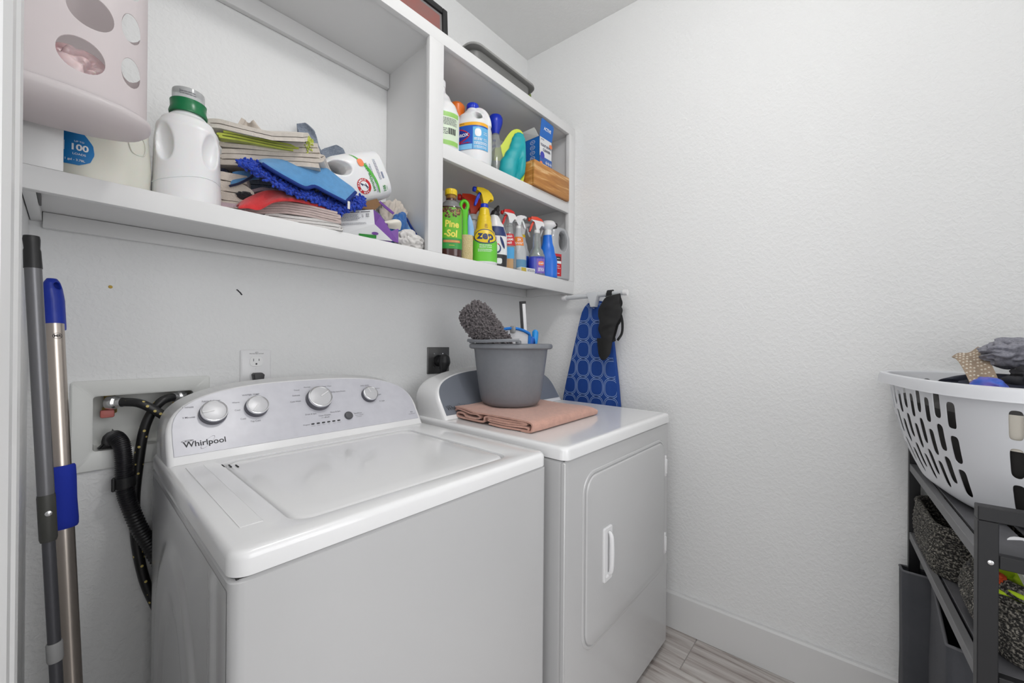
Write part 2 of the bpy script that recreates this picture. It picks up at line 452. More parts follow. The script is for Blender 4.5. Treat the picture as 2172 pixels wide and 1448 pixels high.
def cabinet(root, x0, x1, y0, y1, zt, name='cabinet', lip=0.004):
    bm = NB()
    loft(bm, [rrect(x0, x1, y0, y1, 0.018, z) for z in (0.03, zt-0.004)] + [rrect(x0+0.004, x1-0.004, y0+0.004, y1-0.004, 0.016, zt)])
    c = part(name, bm, SIDEP, root, smooth=40); c.location = -root.location; return c

# washer ------------------------------------------------------------
WX0, WX1, WY0, WY1 = -1.531, -0.844, -0.784, -0.072
w = thing('washing_machine', 'white top-loading washing machine with silver four-knob console, beside the dryer', 'washing machine', ((WX0+WX1)/2, (WY0+WY1)/2, 0))
ow = w.location
def wp(name, bm, m, label=None, smooth=40, parent=None):
    p = part(name, bm, m, parent or w, label, smooth)
    if parent is None: p.location = -ow
    return p
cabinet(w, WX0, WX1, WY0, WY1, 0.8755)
for x in (WX0+0.06, WX1-0.06):
    for y in (WY0+0.06, WY1-0.06):
        bm = NB(); lathe(bm, [(0.022, 0.001), (0.022, 0.008), (0.01, 0.012), (0.01, 0.031)], 16, (x, y)); wp('foot', bm, BLACK)
# embossed side panel
bm = NB()
def sd(u, v):
    y = -0.768 + 0.672*u; z = 0.045 + 0.815*v
    def ss(e0, e1, t): t = max(0, min(1, (t-e0)/(e1-e0))); return t*t*(3-2*t)
    d = 0.0012
    yc, hw, top = -0.40, 0.235, 0.80
    q = math.hypot((y-yc)/hw, max(0, z-0.50)/(top-0.50)); d += 0.006*(1-ss(0.86, 1.0, q))
    q2 = math.hypot((y-yc)/0.155, max(0, z-0.40)/(0.71-0.40)); d -= 0.0062*(1-ss(0.80, 1.0, q2))
    d += 0.004*ss(0.03, 0.0, abs(y+0.70))
    e = min(u, 1-u, v*1.2, (1-v)*1.2); d *= ss(0, 0.02, e)
    return Vector((WX0-0.0003-d, y, z))
grid(bm, sd, 90, 90); wp('side_panel', bm, SIDEP, smooth=80)
# top with a shallow lid recess
LX0, LX1, LY0, LY1 = -1.441, -0.936, -0.741, -0.286
bm = NB(); Rr = [rrect(WX0, WX1, WY0-0.002, WY1, 0.026, z, 8) for z in (0.879, 0.9005)]
for i, (ins, z) in enumerate(((0.0015, 0.906), (0.0045, 0.910), (0.009, 0.912))): Rr.append(rrect(WX0+ins, WX1-ins, WY0-0.002+ins, WY1-ins, 0.026-ins*0.7, z, 8))
Rr += [rrect(LX0, LX1, LY0, LY1, 0.036, 0.912, 8), rrect(LX0+0.003, LX1-0.003, LY0+0.003, LY1-0.003, 0.033, 0.9105, 8), rrect(LX0+0.0045, LX1-0.0045, LY0+0.0045, LY1-0.0045, 0.0315, 0.896, 8)]
loft(bm, Rr); wp('top_panel', bm, ENAMEL, smooth=35)
bm = NB(); Rr = []
for ins, z in ((0.0075, 0.8965), (0.0075, 0.9045), (0.010, 0.9085), (0.016, 0.9100), (0.05, 0.9098), (0.12, 0.9090)): Rr.append(rrect(LX0+ins, LX1-ins, LY0+ins, LY1-ins, 0.032+ins*0.2, z, 8))
loft(bm, Rr); wp('lid', bm, ENAMEL, smooth=50)
bm = NB()
for k in range(3): box(bm, LX0+0.0002+0.0105*k, LX0+0.0032+0.0105*k, LY1-0.050-0.012*k, LY1-0.028-0.012*k, 0.9105, 0.9124, 0.0006, 1)
wp('hinge_slot', bm, GROOVE)
bm = NB(); box(bm, WX0+0.008, WX1-0.008, WY0+0.006, WY1-0.01, 0.875, 0.8795); wp('seam', bm, GROOVE)
# faint raised strip left of the lid
bm = NB(); box(bm, -1.500, -1.468, -0.70, -0.29, 0.9119, 0.9130, 0.0009, 1); wp('raised_strip', bm, ENAMEL)
P, fp = console(w, -1.1885, -0.2565, 0.9125, 0.672, 0.2035, FACE, 0.020)
bm = NB(); box(bm, -1.515, -0.862, -0.2545, -0.25, 0.9121, 0.9148); wp('console_gap', bm, GROOVE)
def frame_at(P, x, s, d=0.0017):
    return Matrix(((EX.x, ES.x, EN.x, P(x, s, d).x), (EX.y, ES.y, EN.y, P(x, s, d).y), (EX.z, ES.z, EN.z, P(x, s, d).z), (0, 0, 0, 1)))
def knob(root, P, x, s, r, ang, hgt=0.020, label=None):
    M = Matrix.Translation(-root.location) @ frame_at(P, x, s)
    bm = NB(); lathe(bm, [(r*1.04, 0), (r*1.02, hgt*0.55), (r*0.97, hgt*0.62)], 40, M=M); k = part('knob', bm, mat('knob_skirt', (0.10, 0.10, 0.12), 0.3), root, label, 35)
    bm = NB(); lathe(bm, [(r*0.97, hgt*0.62), (r*0.99, hgt*0.8), (r*0.96, hgt*0.97), (r*0.90, hgt), (r*0.865, hgt*0.97), (r*0.84, hgt*0.90)], 40, M=M); part('chrome_ring', bm, CHROME, k)
    bm = NB(); lathe(bm, [(r*0.84, hgt*0.90), (r*0.5, hgt*0.95), (r*0.02, hgt*0.965)], 40, M=M); part('knob_cap', bm, mat('knob_grey', (0.56, 0.56, 0.58), 0.3, 0.1), k)
    bm = NB(); c, q = cos(rad(ang)), sin(rad(ang))
    vs_ = box(bm, 0.0, r*0.84, -r*0.055, r*0.055, hgt*0.93, hgt*1.04, r*0.03, 1)
    for v in vs_: v.co = M @ Vector((v.co.x*c - v.co.y*q, v.co.x*q + v.co.y*c, v.co.z))
    part('pointer', bm, WPLASTIC, k)
    return k
XCw = -1.1885
def PW(x, s, d=0.0): return P(x-XCw, s, d)
knob(w, PW, -1.432, 0.116, 0.0285, 184); knob(w, PW, -1.338, 0.121, 0.0265, 236)
knob(w, PW, -1.177, 0.126, 0.034, 31, 0.024); knob(w, PW, -1.017, 0.124, 0.0245, 106, 0.018)
bm = NB(); lathe(bm, [(0.0125, 0), (0.0125, 0.004), (0.0105, 0.0065), (0.004, 0.0075)], 28, M=Matrix.Translation(-ow) @ frame_at(PW, -1.1015, 0.0625)); part('start_button', bm, mat('dark_button', (0.09, 0.09, 0.10), 0.25), w, 'dark grey round start button')
for k in range(6):
    bm = NB(); M = Matrix.Translation(-ow) @ frame_at(PW, -1.208+0.0148*k, 0.0522)
    loft(bm, [[M @ p for p in rrect(-0.0045, 0.0045, -0.002, 0.002, 0.0019, z, 3)] for z in (0, 0.0009)]); part('indicator', bm, INK, w)
def PM(x, s): return shift(lambda u, v: PW(u, v, 0.0021), x, s)
def ptext(bm, s, x, y, size, bold=0.0, align='CENTER', a=0.0): text_into(bm, s, size, shift(lambda u, v: PW(u, v, 0.0021), x, y, a), bold, align)
def whirl(bm, x, y, size, mp):
    text_into(bm, 'Whirlpool', size, shift(mp, x, y), 0.012, 'LEFT')
    blob_into(bm, shift(mp, x+size*0.42, y+size*0.50), 0, 0, size*0.62, size*0.12, n=30, inner=0.88, a=0.05)
    blob_into(bm, shift(mp, x+size*0.50, y+size*0.50), 0, 0, size*0.36, size*0.075, n=30, inner=0.7, a=0.05)
    blob_into(bm, shift(mp, x+size*2.35, y-size*0.0), 0, 0, size*1.05, size*0.30, n=36, inner=0.96, a=0.78)
bm = NB(); whirl(bm, -1.495, 0.0445, 0.0195, lambda u, v: PW(u, v, 0.0021)); L = flat_part('logo', bm, INK, w); L.location = -ow
bm = NB()
for s, x, y, z, al in (('1 minute', -1.468, 0.140, 0.0062, 'RIGHT'), ('2 Minutes', -1.467, 0.113, 0.0062, 'RIGHT'), ('Fabric Softener', -1.432, 0.152, 0.0062, 'CENTER'),
        ('WATER TEMP', -1.345, 0.160, 0.0066, 'CENTER'), ('Warm', -1.373, 0.141, 0.0062, 'RIGHT'), ('Cool', -1.374, 0.119, 0.0062, 'RIGHT'), ('Cold', -1.365, 0.093, 0.0062, 'RIGHT'), ('Tap Cold', -1.345, 0.083, 0.0062, 'CENTER'),
        ('Normal', -1.200, 0.170, 0.0058, 'CENTER'), ('Deep Water Wash', -1.150, 0.168, 0.0055, 'CENTER'), ('Casual', -1.222, 0.163, 0.0058, 'RIGHT'), ('Delicate', -1.224, 0.146, 0.0062, 'RIGHT'), ('Cold Wash', -1.225, 0.127, 0.0062, 'RIGHT'),
        ('Bulky Items/Sheets', -1.134, 0.147, 0.0058, 'LEFT'), ('Drain & Spin', -1.207, 0.083, 0.0060, 'CENTER'), ('Clean Washer', -1.170, 0.074, 0.0060, 'CENTER'), ('Rinse & Spin', -1.137, 0.081, 0.0060, 'CENTER'),
        ('SOIL LEVEL', -1.021, 0.160, 0.0062, 'CENTER'), ('Heavy', -1.013, 0.153, 0.0048, 'CENTER'), ('Medium', -0.990, 0.146, 0.0055, 'LEFT'), ('Light', -0.985, 0.123, 0.0058, 'LEFT'), ('Ex Light', -0.988, 0.099, 0.0060, 'LEFT'),
        ('Start/Pause', -1.083, 0.067, 0.0055, 'LEFT'), ('Hold 3 seconds', -1.081, 0.0605, 0.0042, 'LEFT'), ('to Cancel', -1.078, 0.0555, 0.0042, 'LEFT'), ('Progress', -1.216, 0.052, 0.0050, 'RIGHT'), ('HIGH EFFICIENCY', -0.884, 0.0385, 0.0034, 'CENTER')):
    ptext(bm, s, x, y, z, 0.004, al)
ptext(bm, 'with', -1.178, 0.0675, 0.0042); ptext(bm, 'affresh', -1.165, 0.0675, 0.0055, 0.02)
for k, s in enumerate(('Sensing', 'Wash', 'Rinse', 'Spin', 'Done', 'Lid Lock')): ptext(bm, s, -1.208+0.0148*k, 0.0462, 0.0033)
blob_into(bm, shift(lambda u, v: PW(u, v, 0.0021), -0.884, 0.0455), -0.0022, 0, 0.0026, 0.002, inner=0.6); blob_into(bm, shift(lambda u, v: PW(u, v, 0.0021), -0.884, 0.0455), 0.0022, 0, 0.0026, 0.002, inner=0.6)
L = flat_part('lettering', bm, GREYINK, w); L.location = -ow

# dryer -------------------------------------------------------------
DX0, DX1, DY0, DY1 = -0.812, -0.081, -0.819, -0.105
d = thing('clothes_dryer', 'white front-door clothes dryer in the corner, right of the washing machine', 'dryer', ((DX0+DX1)/2, (DY0+DY1)/2, 0))
od = d.location
def dp(name, bm, m, label=None, smooth=40, parent=None):
    p = part(name, bm, m, parent or d, label, smooth)
    if parent is None: p.location = -od
    return p
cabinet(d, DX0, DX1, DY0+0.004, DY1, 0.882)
bm = NB(); box(bm, DX0+0.03, DX1-0.03, DY0+0.03, DY1-0.03, 0.001, 0.031); dp('toe_base', bm, BLACK)
bm = NB(); box(bm, DX0-0.0012, DX0+0.006, DY0+0.001, DY0+0.014, 0.032, 0.880, 0.002, 1); dp('panel_seam', bm, SIDEP)
bm = NB(); box(bm, DX0+0.008, DX1-0.008, DY0+0.010, DY1-0.01, 0.8815, 0.8855); dp('seam', bm, GROOVE)
bm = NB(); Rr = [rrect(DX0-0.001, DX1+0.001, DY0-0.002, DY1, 0.022, z, 8) for z in (0.8855, 0.909)]
for ins, z in ((0.0015, 0.9145), (0.0045, 0.918), (0.009, 0.9195), (0.018, 0.9197), (0.03, 0.9188)): Rr.append(rrect(DX0-0.001+ins, DX1+0.001-ins, DY0-0.002+ins, DY1-ins, 0.022-ins*0.5, z, 8))
loft(bm, Rr); dp('top_panel', bm, ENAMEL, smooth=35)
# front door
def dring(ins, y, r=0.05): return [Vector((p.x, y, p.y)) for p in rrect(-0.710+ins, -0.139-ins, 0.332+ins, 0.818-ins, r, 0, 10)]
yf = DY0+0.004
bm = NB(); loft(bm, [dring(-0.012, yf-0.0003, 0.06), dring(-0.010, yf-0.003, 0.06), dring(-0.004, yf-0.0036, 0.055), dring(-0.001, yf-0.0006, 0.052)], True, True); dp('door_frame', bm, SIDEP, smooth=30)
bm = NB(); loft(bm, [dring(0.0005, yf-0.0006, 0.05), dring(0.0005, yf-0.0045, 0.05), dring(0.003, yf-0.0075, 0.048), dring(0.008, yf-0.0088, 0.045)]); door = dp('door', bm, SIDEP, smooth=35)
ydf = yf-0.0088
bm = NB()
def hring(x0, x1, z0, z1, y, r): return [Vector((p.x, y, p.y)) for p in rrect(x0, x1, z0, z1, r, 0, 5)]
HX0, HX1, HZ0, HZ1 = -0.6215, -0.5715, 0.487, 0.647
loft(bm, [hring(HX0, HX1, HZ0, HZ1, ydf+0.0005, 0.006), hring(HX0, HX1, HZ0, HZ1, ydf-0.004, 0.006), hring(HX0+0.002, HX1-0.002, HZ0+0.002, HZ1-0.002, ydf-0.0055, 0.005), hring(HX0+0.009, HX1-0.012, HZ0+0.012, HZ1-0.012, ydf-0.0055, 0.008), hring(HX0+0.011, HX1-0.013, HZ0+0.016, HZ1-0.016, ydf-0.001, 0.006)])
h = dp('door_handle', bm, WPLASTIC, parent=door, smooth=30)
bm = NB(); tube(bm, [(-0.590, ydf-0.002, HZ0+0.016), (-0.590, ydf-0.011, HZ0+0.03), (-0.590, ydf-0.013, 0.567), (-0.590, ydf-0.011, HZ1-0.03), (-0.590, ydf-0.002, HZ1-0.016)], [0.004, 0.007, 0.008, 0.007, 0.004], 10, 5); dp('grip_bar', bm, WPLASTIC, parent=door)
for z0 in (0.681, 0.384):
    bm = NB(); box(bm, -0.1385, -0.1245, yf-0.009, yf-0.001, z0, z0+0.08, 0.002, 1); box(bm, -0.136, -0.131, yf-0.0135, yf-0.006, z0+0.012, z0+0.068, 0.0015, 1); dp('hinge', bm, WPLASTIC)
XCd = (DX0+DX1)/2
P2, fp2 = console(d, XCd, -0.312, 0.9203, 0.705, 0.200, DFACE, 0.016)
bm = NB(); whirl(bm, -0.775, 0.040, 0.0205, lambda u, v: P2(u-XCd, v, 0.0021)); L = flat_part('logo', bm, INK, d); L.location = -od
knob(d, lambda x, s, dd=0.0: P2(x-XCd, s, dd), -0.22, 0.125, 0.033, 70, 0.022)
# ---------------------------------------------------------------- things on the back wall
BOXP = mat('box_plastic', (0.70, 0.71, 0.69), 0.4)
RUBBER = mat('black_rubber', (0.014, 0.014, 0.016), 0.38)
def braid_mat():
    m = bpy.data.materials.new('braided_hose'); m.use_nodes = True; nt = m.node_tree; b = nt.nodes['Principled BSDF']; b.inputs['Roughness'].default_value = 0.4
    tc = nt.nodes.new('ShaderNodeTexCoord'); v = nt.nodes.new('ShaderNodeTexVoronoi'); v.inputs['Scale'].default_value = 60
    r = nt.nodes.new('ShaderNodeValToRGB'); e = r.color_ramp.elements; r.color_ramp.interpolation = 'CONSTANT'
    e[0].position = 0; e[0].color = (0.62, 0.50, 0.16, 1); e[1].position = 0.19; e[1].color = (0.012, 0.012, 0.013, 1)
    nt.links.new(tc.outputs['Object'], v.inputs['Vector']); nt.links.new(v.outputs['Distance'], r.inputs[0]); nt.links.new(r.outputs[0], b.inputs['Base Color'])
    return m
BRAID = braid_mat()
wbx = thing('washer_outlet_box', 'white recessed plumbing box with brass valves in the wall left of the washer console', 'outlet box', (-1.535, 0, 0.985)); ob_ = wbx.location
def bp(name, bm, m, label=None, smooth=35, parent=None):
    q = part(name, bm, m, parent or wbx, label, smooth)
    if parent is None: q.location = -ob_
    return q
def wr(x0, x1, z0, z1, r, y): return [Vector((p.x, y, p.y)) for p in rrect(x0, x1, z0, z1, r, 0, 5)]
bm = NB(); loft(bm, [wr(-1.668, -1.402, 0.872, 1.0915, 0.008, -0.0005), wr(-1.668, -1.402, 0.872, 1.0915, 0.008, -0.004), wr(-1.665, -1.405, 0.875, 1.0885, 0.007, -0.0062), wr(-1.636, -1.434, 0.914, 1.058, 0.008, -0.0062), wr(-1.631, -1.439, 0.919, 1.053, 0.007, -0.003), wr(-1.629, -1.441, 0.921, 1.051, 0.007, 0.070)], False, True)
bp('flange', bm, BOXP, smooth=30)
for x, zc, hc, hl in ((-1.600, 1.033, (0.55, 0.16, 0.14), 'faded red valve handle'), (-1.463, 1.036, (0.02, 0.06, 0.42), 'blue valve handle')):
    bm = NB(); lathe(bm, [(0.011, 0), (0.011, 0.03), (0.014, 0.03), (0.014, 0.044), (0.010, 0.047)], 18, M=Matrix.Translation((x, 0.045, zc+0.016)) @ Matrix.Rotation(pi, 4, 'X')); v_ = bp('valve', bm, BRASS)
    bm = NB(); lathe(bm, [(0.010, 0), (0.010, 0.024)], 14, M=Matrix.Translation((x, 0.045, zc-0.004)) @ Matrix.Rotation(pi/2, 4, 'X')); bp('spout', bm, BRASS, parent=v_)
    bm = NB(); dx = -0.006 if x < -1.55 else 0.018
    box(bm, x+dx-0.012, x+dx+0.014, 0.02, 0.034, zc-0.038, zc-0.018, 0.004); bp('valve_handle', bm, mat('handle_%d' % (x*-100), hc, 0.5), hl, parent=v_)
def hose(name, label, pts, r, m, n=12, coup=None):
    t = thing(name, label, 'hose', pts[-1])
    bm = NB(); tube(bm, pts, r, n, 8); q = part('hose_body', bm, m, t, smooth=60); q.location = -t.location
    if coup:
        a, b_ = Vector(pts[0]), Vector(pts[1]); dr = (b_-a).normalized()
        bm = NB(); tube(bm, [a-dr*0.004, a+dr*0.004, a+dr*0.012, a+dr*0.016, a+dr*0.027], [0.0165, 0.0175, 0.0165, 0.0125, 0.012], 14); q = part('coupling', bm, CHROME, t); q.location = -t.location
    return t
hose('water_hose', 'black braided hose crossing right from the red valve behind the washer', [(-1.600, 0.018, 1.033), (-1.575, -0.004, 1.034), (-1.550, -0.021, 1.030), (-1.524, -0.030, 1.012), (-1.498, -0.034, 0.985), (-1.478, -0.036, 0.940), (-1.47, -0.036, 0.86), (-1.47, -0.036, 0.60)], 0.0108, BRAID, coup=1)
hose('water_hose', 'black braided hose hanging down from the blue valve behind the drain hose', [(-1.463, 0.018, 1.036), (-1.484, 0.000, 1.037), (-1.506, -0.012, 1.030), (-1.526, -0.013, 1.003), (-1.541, -0.014, 0.955), (-1.551, -0.016, 0.87), (-1.557, -0.018, 0.78), (-1.553, -0.020, 0.68), (-1.538, -0.024, 0.58), (-1.515, -0.03, 0.50), (-1.49, -0.035, 0.42)], 0.0108, BRAID, coup=1)
# corrugated drain hose
dpts = catmull([(-1.598, 0.030, 0.928), (-1.598, 0.006, 0.944), (-1.592, -0.018, 0.950), (-1.583, -0.034, 0.934), (-1.579, -0.040, 0.900), (-1.578, -0.042, 0.86), (-1.576, -0.042, 0.82), (-1.566, -0.042, 0.775), (-1.548, -0.042, 0.715), (-1.524, -0.042, 0.655), (-1.50, -0.042, 0.58), (-1.49, -0.042, 0.45)], 16)
t = thing('drain_hose', 'black corrugated drain hose bending out of the plumbing box', 'hose', (-1.578, -0.042, 0.86))
fine = []; 
for a, b_ in zip(dpts[:-1], dpts[1:]):
    for k in range(2): fine.append(a.lerp(b_, k/2))
bm = NB(); tube(bm, fine, [0.0172 if (i % 4) in (0, 1) else 0.0150 for i in range(len(fine))], 14); q = part('corrugated_tube', bm, RUBBER, t, smooth=50); q.location = -t.location
bm = NB(); tube(bm, [(-1.5765, -0.042, 0.832), (-1.5775, -0.042, 0.845), (-1.5780, -0.042, 0.856)], 0.0215, 18); box(bm, -1.601, -1.594, -0.056, -0.046, 0.826, 0.858, 0.002, 1); q = part('clamp', bm, BLACK, t); q.location = -t.location
bm = NB(); prism(bm, [(-1.622, 0.922), (-1.594, 0.922), (-1.588, 0.955), (-1.596, 0.966), (-1.600, 0.945)], 0.004, 0.03, bevel=0.003); q = part('elbow', bm, BLACK, t); q.location = -t.location

# duplex outlet with a grey plug
t = thing('duplex_outlet', 'white duplex wall outlet with a dark grey plug below, above the washer', 'outlet', (-1.287, 0, 1.115)); ot = t.location
def op(name, bm, m, label=None, smooth=35, parent=None):
    q = part(name, bm, m, parent or t, label, smooth)
    if parent is None: q.location = -ot
    return q
bm = NB(); loft(bm, [wr(-1.3285, -1.2465, 1.047, 1.1635, 0.004, -0.0005), wr(-1.3285, -1.2465, 1.047, 1.1635, 0.004, -0.003), wr(-1.325, -1.250, 1.0505, 1.160, 0.004, -0.0055)]); op('cover_plate', bm, WPLASTIC)
for zc in (1.128, 1.083):
    bm = NB(); loft(bm, [[Vector((p.x, y, p.y)) for p in sring(-1.2875, zc, 0, 0.0172, 0.0145, 3.2, 28)] for y in (-0.0050, -0.0075)]); s_ = op('socket', bm, mat('socket_white', (0.86, 0.86, 0.86), 0.35))
    if zc > 1.1:
        bm = NB(); box(bm, -1.2958, -1.2942, -0.0078, -0.007, zc+0.0005, zc+0.0085); box(bm, -1.2812, -1.2796, -0.0078, -0.007, zc+0.0015, zc+0.008); lathe(bm, [(0.0026, 0), (0.0026, 0.0008)], 12, M=Matrix.Translation((-1.2876, -0.007, zc-0.0075)) @ Matrix.Rotation(pi/2, 4, 'X')); op('slots', bm, INK, parent=s_)
bm = NB(); lathe(bm, [(0.0028, 0), (0.0024, 0.001)], 14, M=Matrix.Translation((-1.2875, -0.0055, 1.1055)) @ Matrix.Rotation(pi/2, 4, 'X')); op('screw', bm, WPLASTIC)
bm = NB(); mp_ = plane_map((-1.2865, -0.0057, 1.1515), (1, 0, 0), (0, 0, 1)); text_into(bm, 'GFCI', 0.0040, shift(mp_, 0, 0.004), 0.01); text_into(bm, 'PROTECTED OUTLET', 0.0040, mp_, 0.01); L = flat_part('lettering', bm, INK, t); L.location = -ot
bm = NB(); prism(bm, [(-1.3015, 1.090), (-1.297, 1.094), (-1.277, 1.094), (-1.271, 1.088), (-1.274, 1.070), (-1.277, 1.040), (-1.295, 1.040), (-1.297, 1.070)], -0.032, -0.0078, bevel=0.003); op('plug', bm, mat('plug_grey', (0.035, 0.035, 0.037), 0.5), 'dark grey plug')
# dryer outlet
t = thing('dryer_outlet', 'dark steel square outlet plate with a black dryer plug', 'outlet', (-0.592, 0, 1.112)); ot = t.location
bm = NB(); loft(bm, [wr(-0.651, -0.5335, 1.0545, 1.1685, 0.002, -0.0005), wr(-0.651, -0.5335, 1.0545, 1.1685, 0.002, -0.004), wr(-0.649, -0.5355, 1.0565, 1.1665, 0.002, -0.0055)]); op('cover_plate', bm, mat('dark_steel', (0.14, 0.14, 0.14), 0.38, 0.85))
for x, z in ((-0.617, 1.140), (-0.571, 1.140), (-0.617, 1.083)):
    bm = NB(); lathe(bm, [(0.0035, 0), (0.003, 0.0012)], 12, M=Matrix.Translation((x, -0.0055, z)) @ Matrix.Rotation(pi/2, 4, 'X')); op('screw', bm, CHROME)
bm = NB(); lathe(bm, [(0.025, 0), (0.025, 0.004), (0.023, 0.016)], 28, M=Matrix.Translation((-0.594, -0.0053, 1.110)) @ Matrix.Rotation(pi/2, 4, 'X')); op('socket', bm, BLACK)
bm = NB(); tube(bm, [(-0.594, -0.045, 1.140), (-0.594, -0.047, 1.128), (-0.594, -0.048, 1.105), (-0.598, -0.046, 1.078), (-0.602, -0.045, 1.062), (-0.604, -0.05, 1.03), (-0.60, -0.07, 0.95)], [0.008, 0.021, 0.025, 0.018, 0.011, 0.009, 0.009], 16, 6); op('plug', bm, RUBBER)
bm = NB(); lathe(bm, [(0.0215, 0), (0.0205, 0.014), (0.017, 0.024)], 22, M=Matrix.Translation((-0.594, -0.0215, 1.110)) @ Matrix.Rotation(pi/2, 4, 'X')); op('plug_body', bm, RUBBER)
# small marks: anchor hole, yellow wall plug
bm = NB(); rg = random.Random(3); 
for i in range(7): lathe(bm, [(0.0022, 0), (0.0012, 0.0008)], 7, M=Matrix.Translation((-1.337+0.002*i+rg.uniform(-.001, .001), -0.0005, 1.342-0.0021*i)) @ Matrix.Rotation(pi/2, 4, 'X'))
o = part('wall_scuff', bm, INK); o['kind'] = 'stuff'; o['label'] = 'small black chipped scuff on the wall below the shelf'
t = part('wall_anchor', (lambda b: (lathe(b, [(0.004, 0), (0.0034, 0.0015), (0.0015, 0.002)], 14, M=Matrix.Translation((-1.603, -0.0005, 1.322)) @ Matrix.Rotation(pi/2, 4, 'X')), b)[1])(NB()), mat('yellow_plug', (0.55, 0.36, 0.05), 0.6)); tag(t, 'tiny yellow plastic anchor set in the wall below the shelf', 'wall anchor')

# ---------------------------------------------------------------- poles in the corner beside the washer
def pole_pts(a, b_): return Vector(a), Vector(b_)
# grey pole
A, B = Vector((-1.717, -0.301, 1.373)), Vector((-1.6576, -0.3654, 0.04)); dr = (B-A).normalized()
t = thing('grey_pole', 'grey metal pole with a black end grip, leaning in the left corner', 'pole', B)
def pp(name, pts, rs, m, n=16, label=None, smooth=35, parent=None):
    bm = NB(); tube(bm, pts, rs, n); q = part(name, bm, m, parent or t, label, smooth)
    if parent is None: q.location = -t.location
    return q
def at(s): return A + dr*s
GP = mat('grey_metal', (0.17, 0.17, 0.18), 0.35, 0.6)
pp('shaft', [at(0.045), at(0.47)], 0.0105, GP); pp('lower_shaft', [at(0.45), at((B-A).length)], 0.0082, mat('dark_grey_metal', (0.09, 0.09, 0.10), 0.4, 0.5))
pp('end_grip', [at(0.0), at(0.006), at(0.022), at(0.026), at(0.057)], [0.0098, 0.0105, 0.0096, 0.0105, 0.0112], BLACK)
pp('joint_sleeve', [at(0.455), at(0.46), at(0.532), at(0.537)], [0.0108, 0.0114, 0.0112, 0.010], mat('olive_plastic', (0.045, 0.045, 0.04), 0.5))
side = Vector((0.25, -0.95, 0)).normalized()
bm = NB(); lathe(bm, [(0.0045, 0), (0.0045, 0.001), (0.002, 0.0022)], 14, M=Matrix.Translation(at(0.486)+Vector((0.002, -0.0114, 0))) @ Matrix.Rotation(pi/2, 4, 'X')); q = part('screw', bm, CHROME, t); q.location = -t.location
pp('clip', [at(0.715), at(0.717), at(0.745), at(0.748)], [0.0096, 0.0104, 0.0104, 0.0096], mat('grey_clip', (0.30, 0.30, 0.30), 0.5))
# steel pole
A, B = Vector((-1.696, -0.114, 1.318)), Vector((-1.6428, -0.2642, 0.04)); dr = (B-A).normalized()
t = thing('steel_pole', 'steel mop pole with royal blue end grip and blue foam sleeve', 'pole', B)
BLUEP = mat('royal_blue_plastic', (0.006, 0.03, 0.36), 0.38); FOAM = mat('blue_foam', (0.004, 0.022, 0.33), 0.85, bump=(900, 0.2, 0.0006))
pp('shaft', [at(0.095), at((B-A).length)], 0.0145, STEEL, 20)
yd_ = Matrix.Translation(A) @ Matrix.Rotation(0.02, 4, 'X') @ Matrix.Rotation(-0.04, 4, 'Y') @ Matrix.Rotation(0.85, 4, 'Z')
bm = NB(); loft(bm, [[yd_ @ p for p in sring(0, 0, z, rx, ry, 2.2, 24)] for z, rx, ry in ((-0.108, 0.0168, 0.0166), (-0.100, 0.0173, 0.0169), (-0.045, 0.0172, 0.0164), (-0.020, 0.0162, 0.0130), (-0.006, 0.0132, 0.0098), (0.002, 0.0080, 0.0062))])
cut = NB(); lathe(cut, [(0.0075, -0.05), (0.0075, 0.05)], 20, M=yd_ @ Matrix.Translation((0, 0, -0.0135)) @ Matrix.Rotation(pi/2, 4, 'X'))
q = part('end_grip', soft(bm, 0.0013, 3, cut), BLUEP, t, 'royal blue grip with a hanging hole'); q.location = -t.location
pp('foam_grip', [at(0.390), at(0.394), at(0.415), at(0.46), at(0.500), at(0.512), at(0.516)], [0.019, 0.0205, 0.0208, 0.0200, 0.0209, 0.0204, 0.0185], FOAM, 22, 'blue foam hand grip')
fd = (CAMPOS - at(0.122)); fd -= dr*fd.dot(dr); fd.normalize(); sx_ = fd.cross(-dr).normalized()*-1
def cyl_map(s, r=0.0147):
    return lambda u, v: at(s-v) + (fd*cos(u/r) + sx_*sin(u/r))*r
bm = NB(); cm = shift(cyl_map(0.122), 0.004, 0); blob_into(bm, cm, 0, 0, 0.0075, 0.0062, n=30, inner=0.88); text_into(bm, 'MR', 0.008, cm, 0.02); L = flat_part('logo', bm, INK, t); L.location = -t.location

# ---------------------------------------------------------------- plastic bag holder on the left wall
DISP = mat('milky_plastic', (0.88, 0.83, 0.84), 0.35)
_nt = DISP.node_tree; _tr = _nt.nodes.new('ShaderNodeBsdfTranslucent'); _tr.inputs[0].default_value = (0.90, 0.86, 0.86, 1); _mx = _nt.nodes.new('ShaderNodeMixShader'); _mx.inputs[0].default_value = 0.5
_nt.links.new(_nt.nodes['Principled BSDF'].outputs[0], _mx.inputs[1]); _nt.links.new(_tr.outputs[0], _mx.inputs[2]); _nt.links.new(_mx.outputs[0], _nt.nodes['Material Output'].inputs[0])
t = thing('bag_holder', 'milky white plastic bag holder with oval holes, hung high on the left wall', 'bag holder', (XL, -0.40, 1.56)); ot = t.location
def dshape(z, rx, ry, x0=XL+0.0015, n=40, p=2.5):
    out = []
    for k in range(n+1):
        a = -pi/2 + pi*k/n; c, s = max(cos(a), 0), sin(a)
        rr = 1/((abs(c)/rx)**p + (abs(s)/ry)**p)**(1/p) if (c or s) else 0
        out.append(Vector((x0+rr*c, -0.400+rr*s, z)))
    return out
bm = NB()
outer = [dshape(z, 0.1520+a, 0.074+a) for z, a in ((2.02, 0), (1.588, 0))]
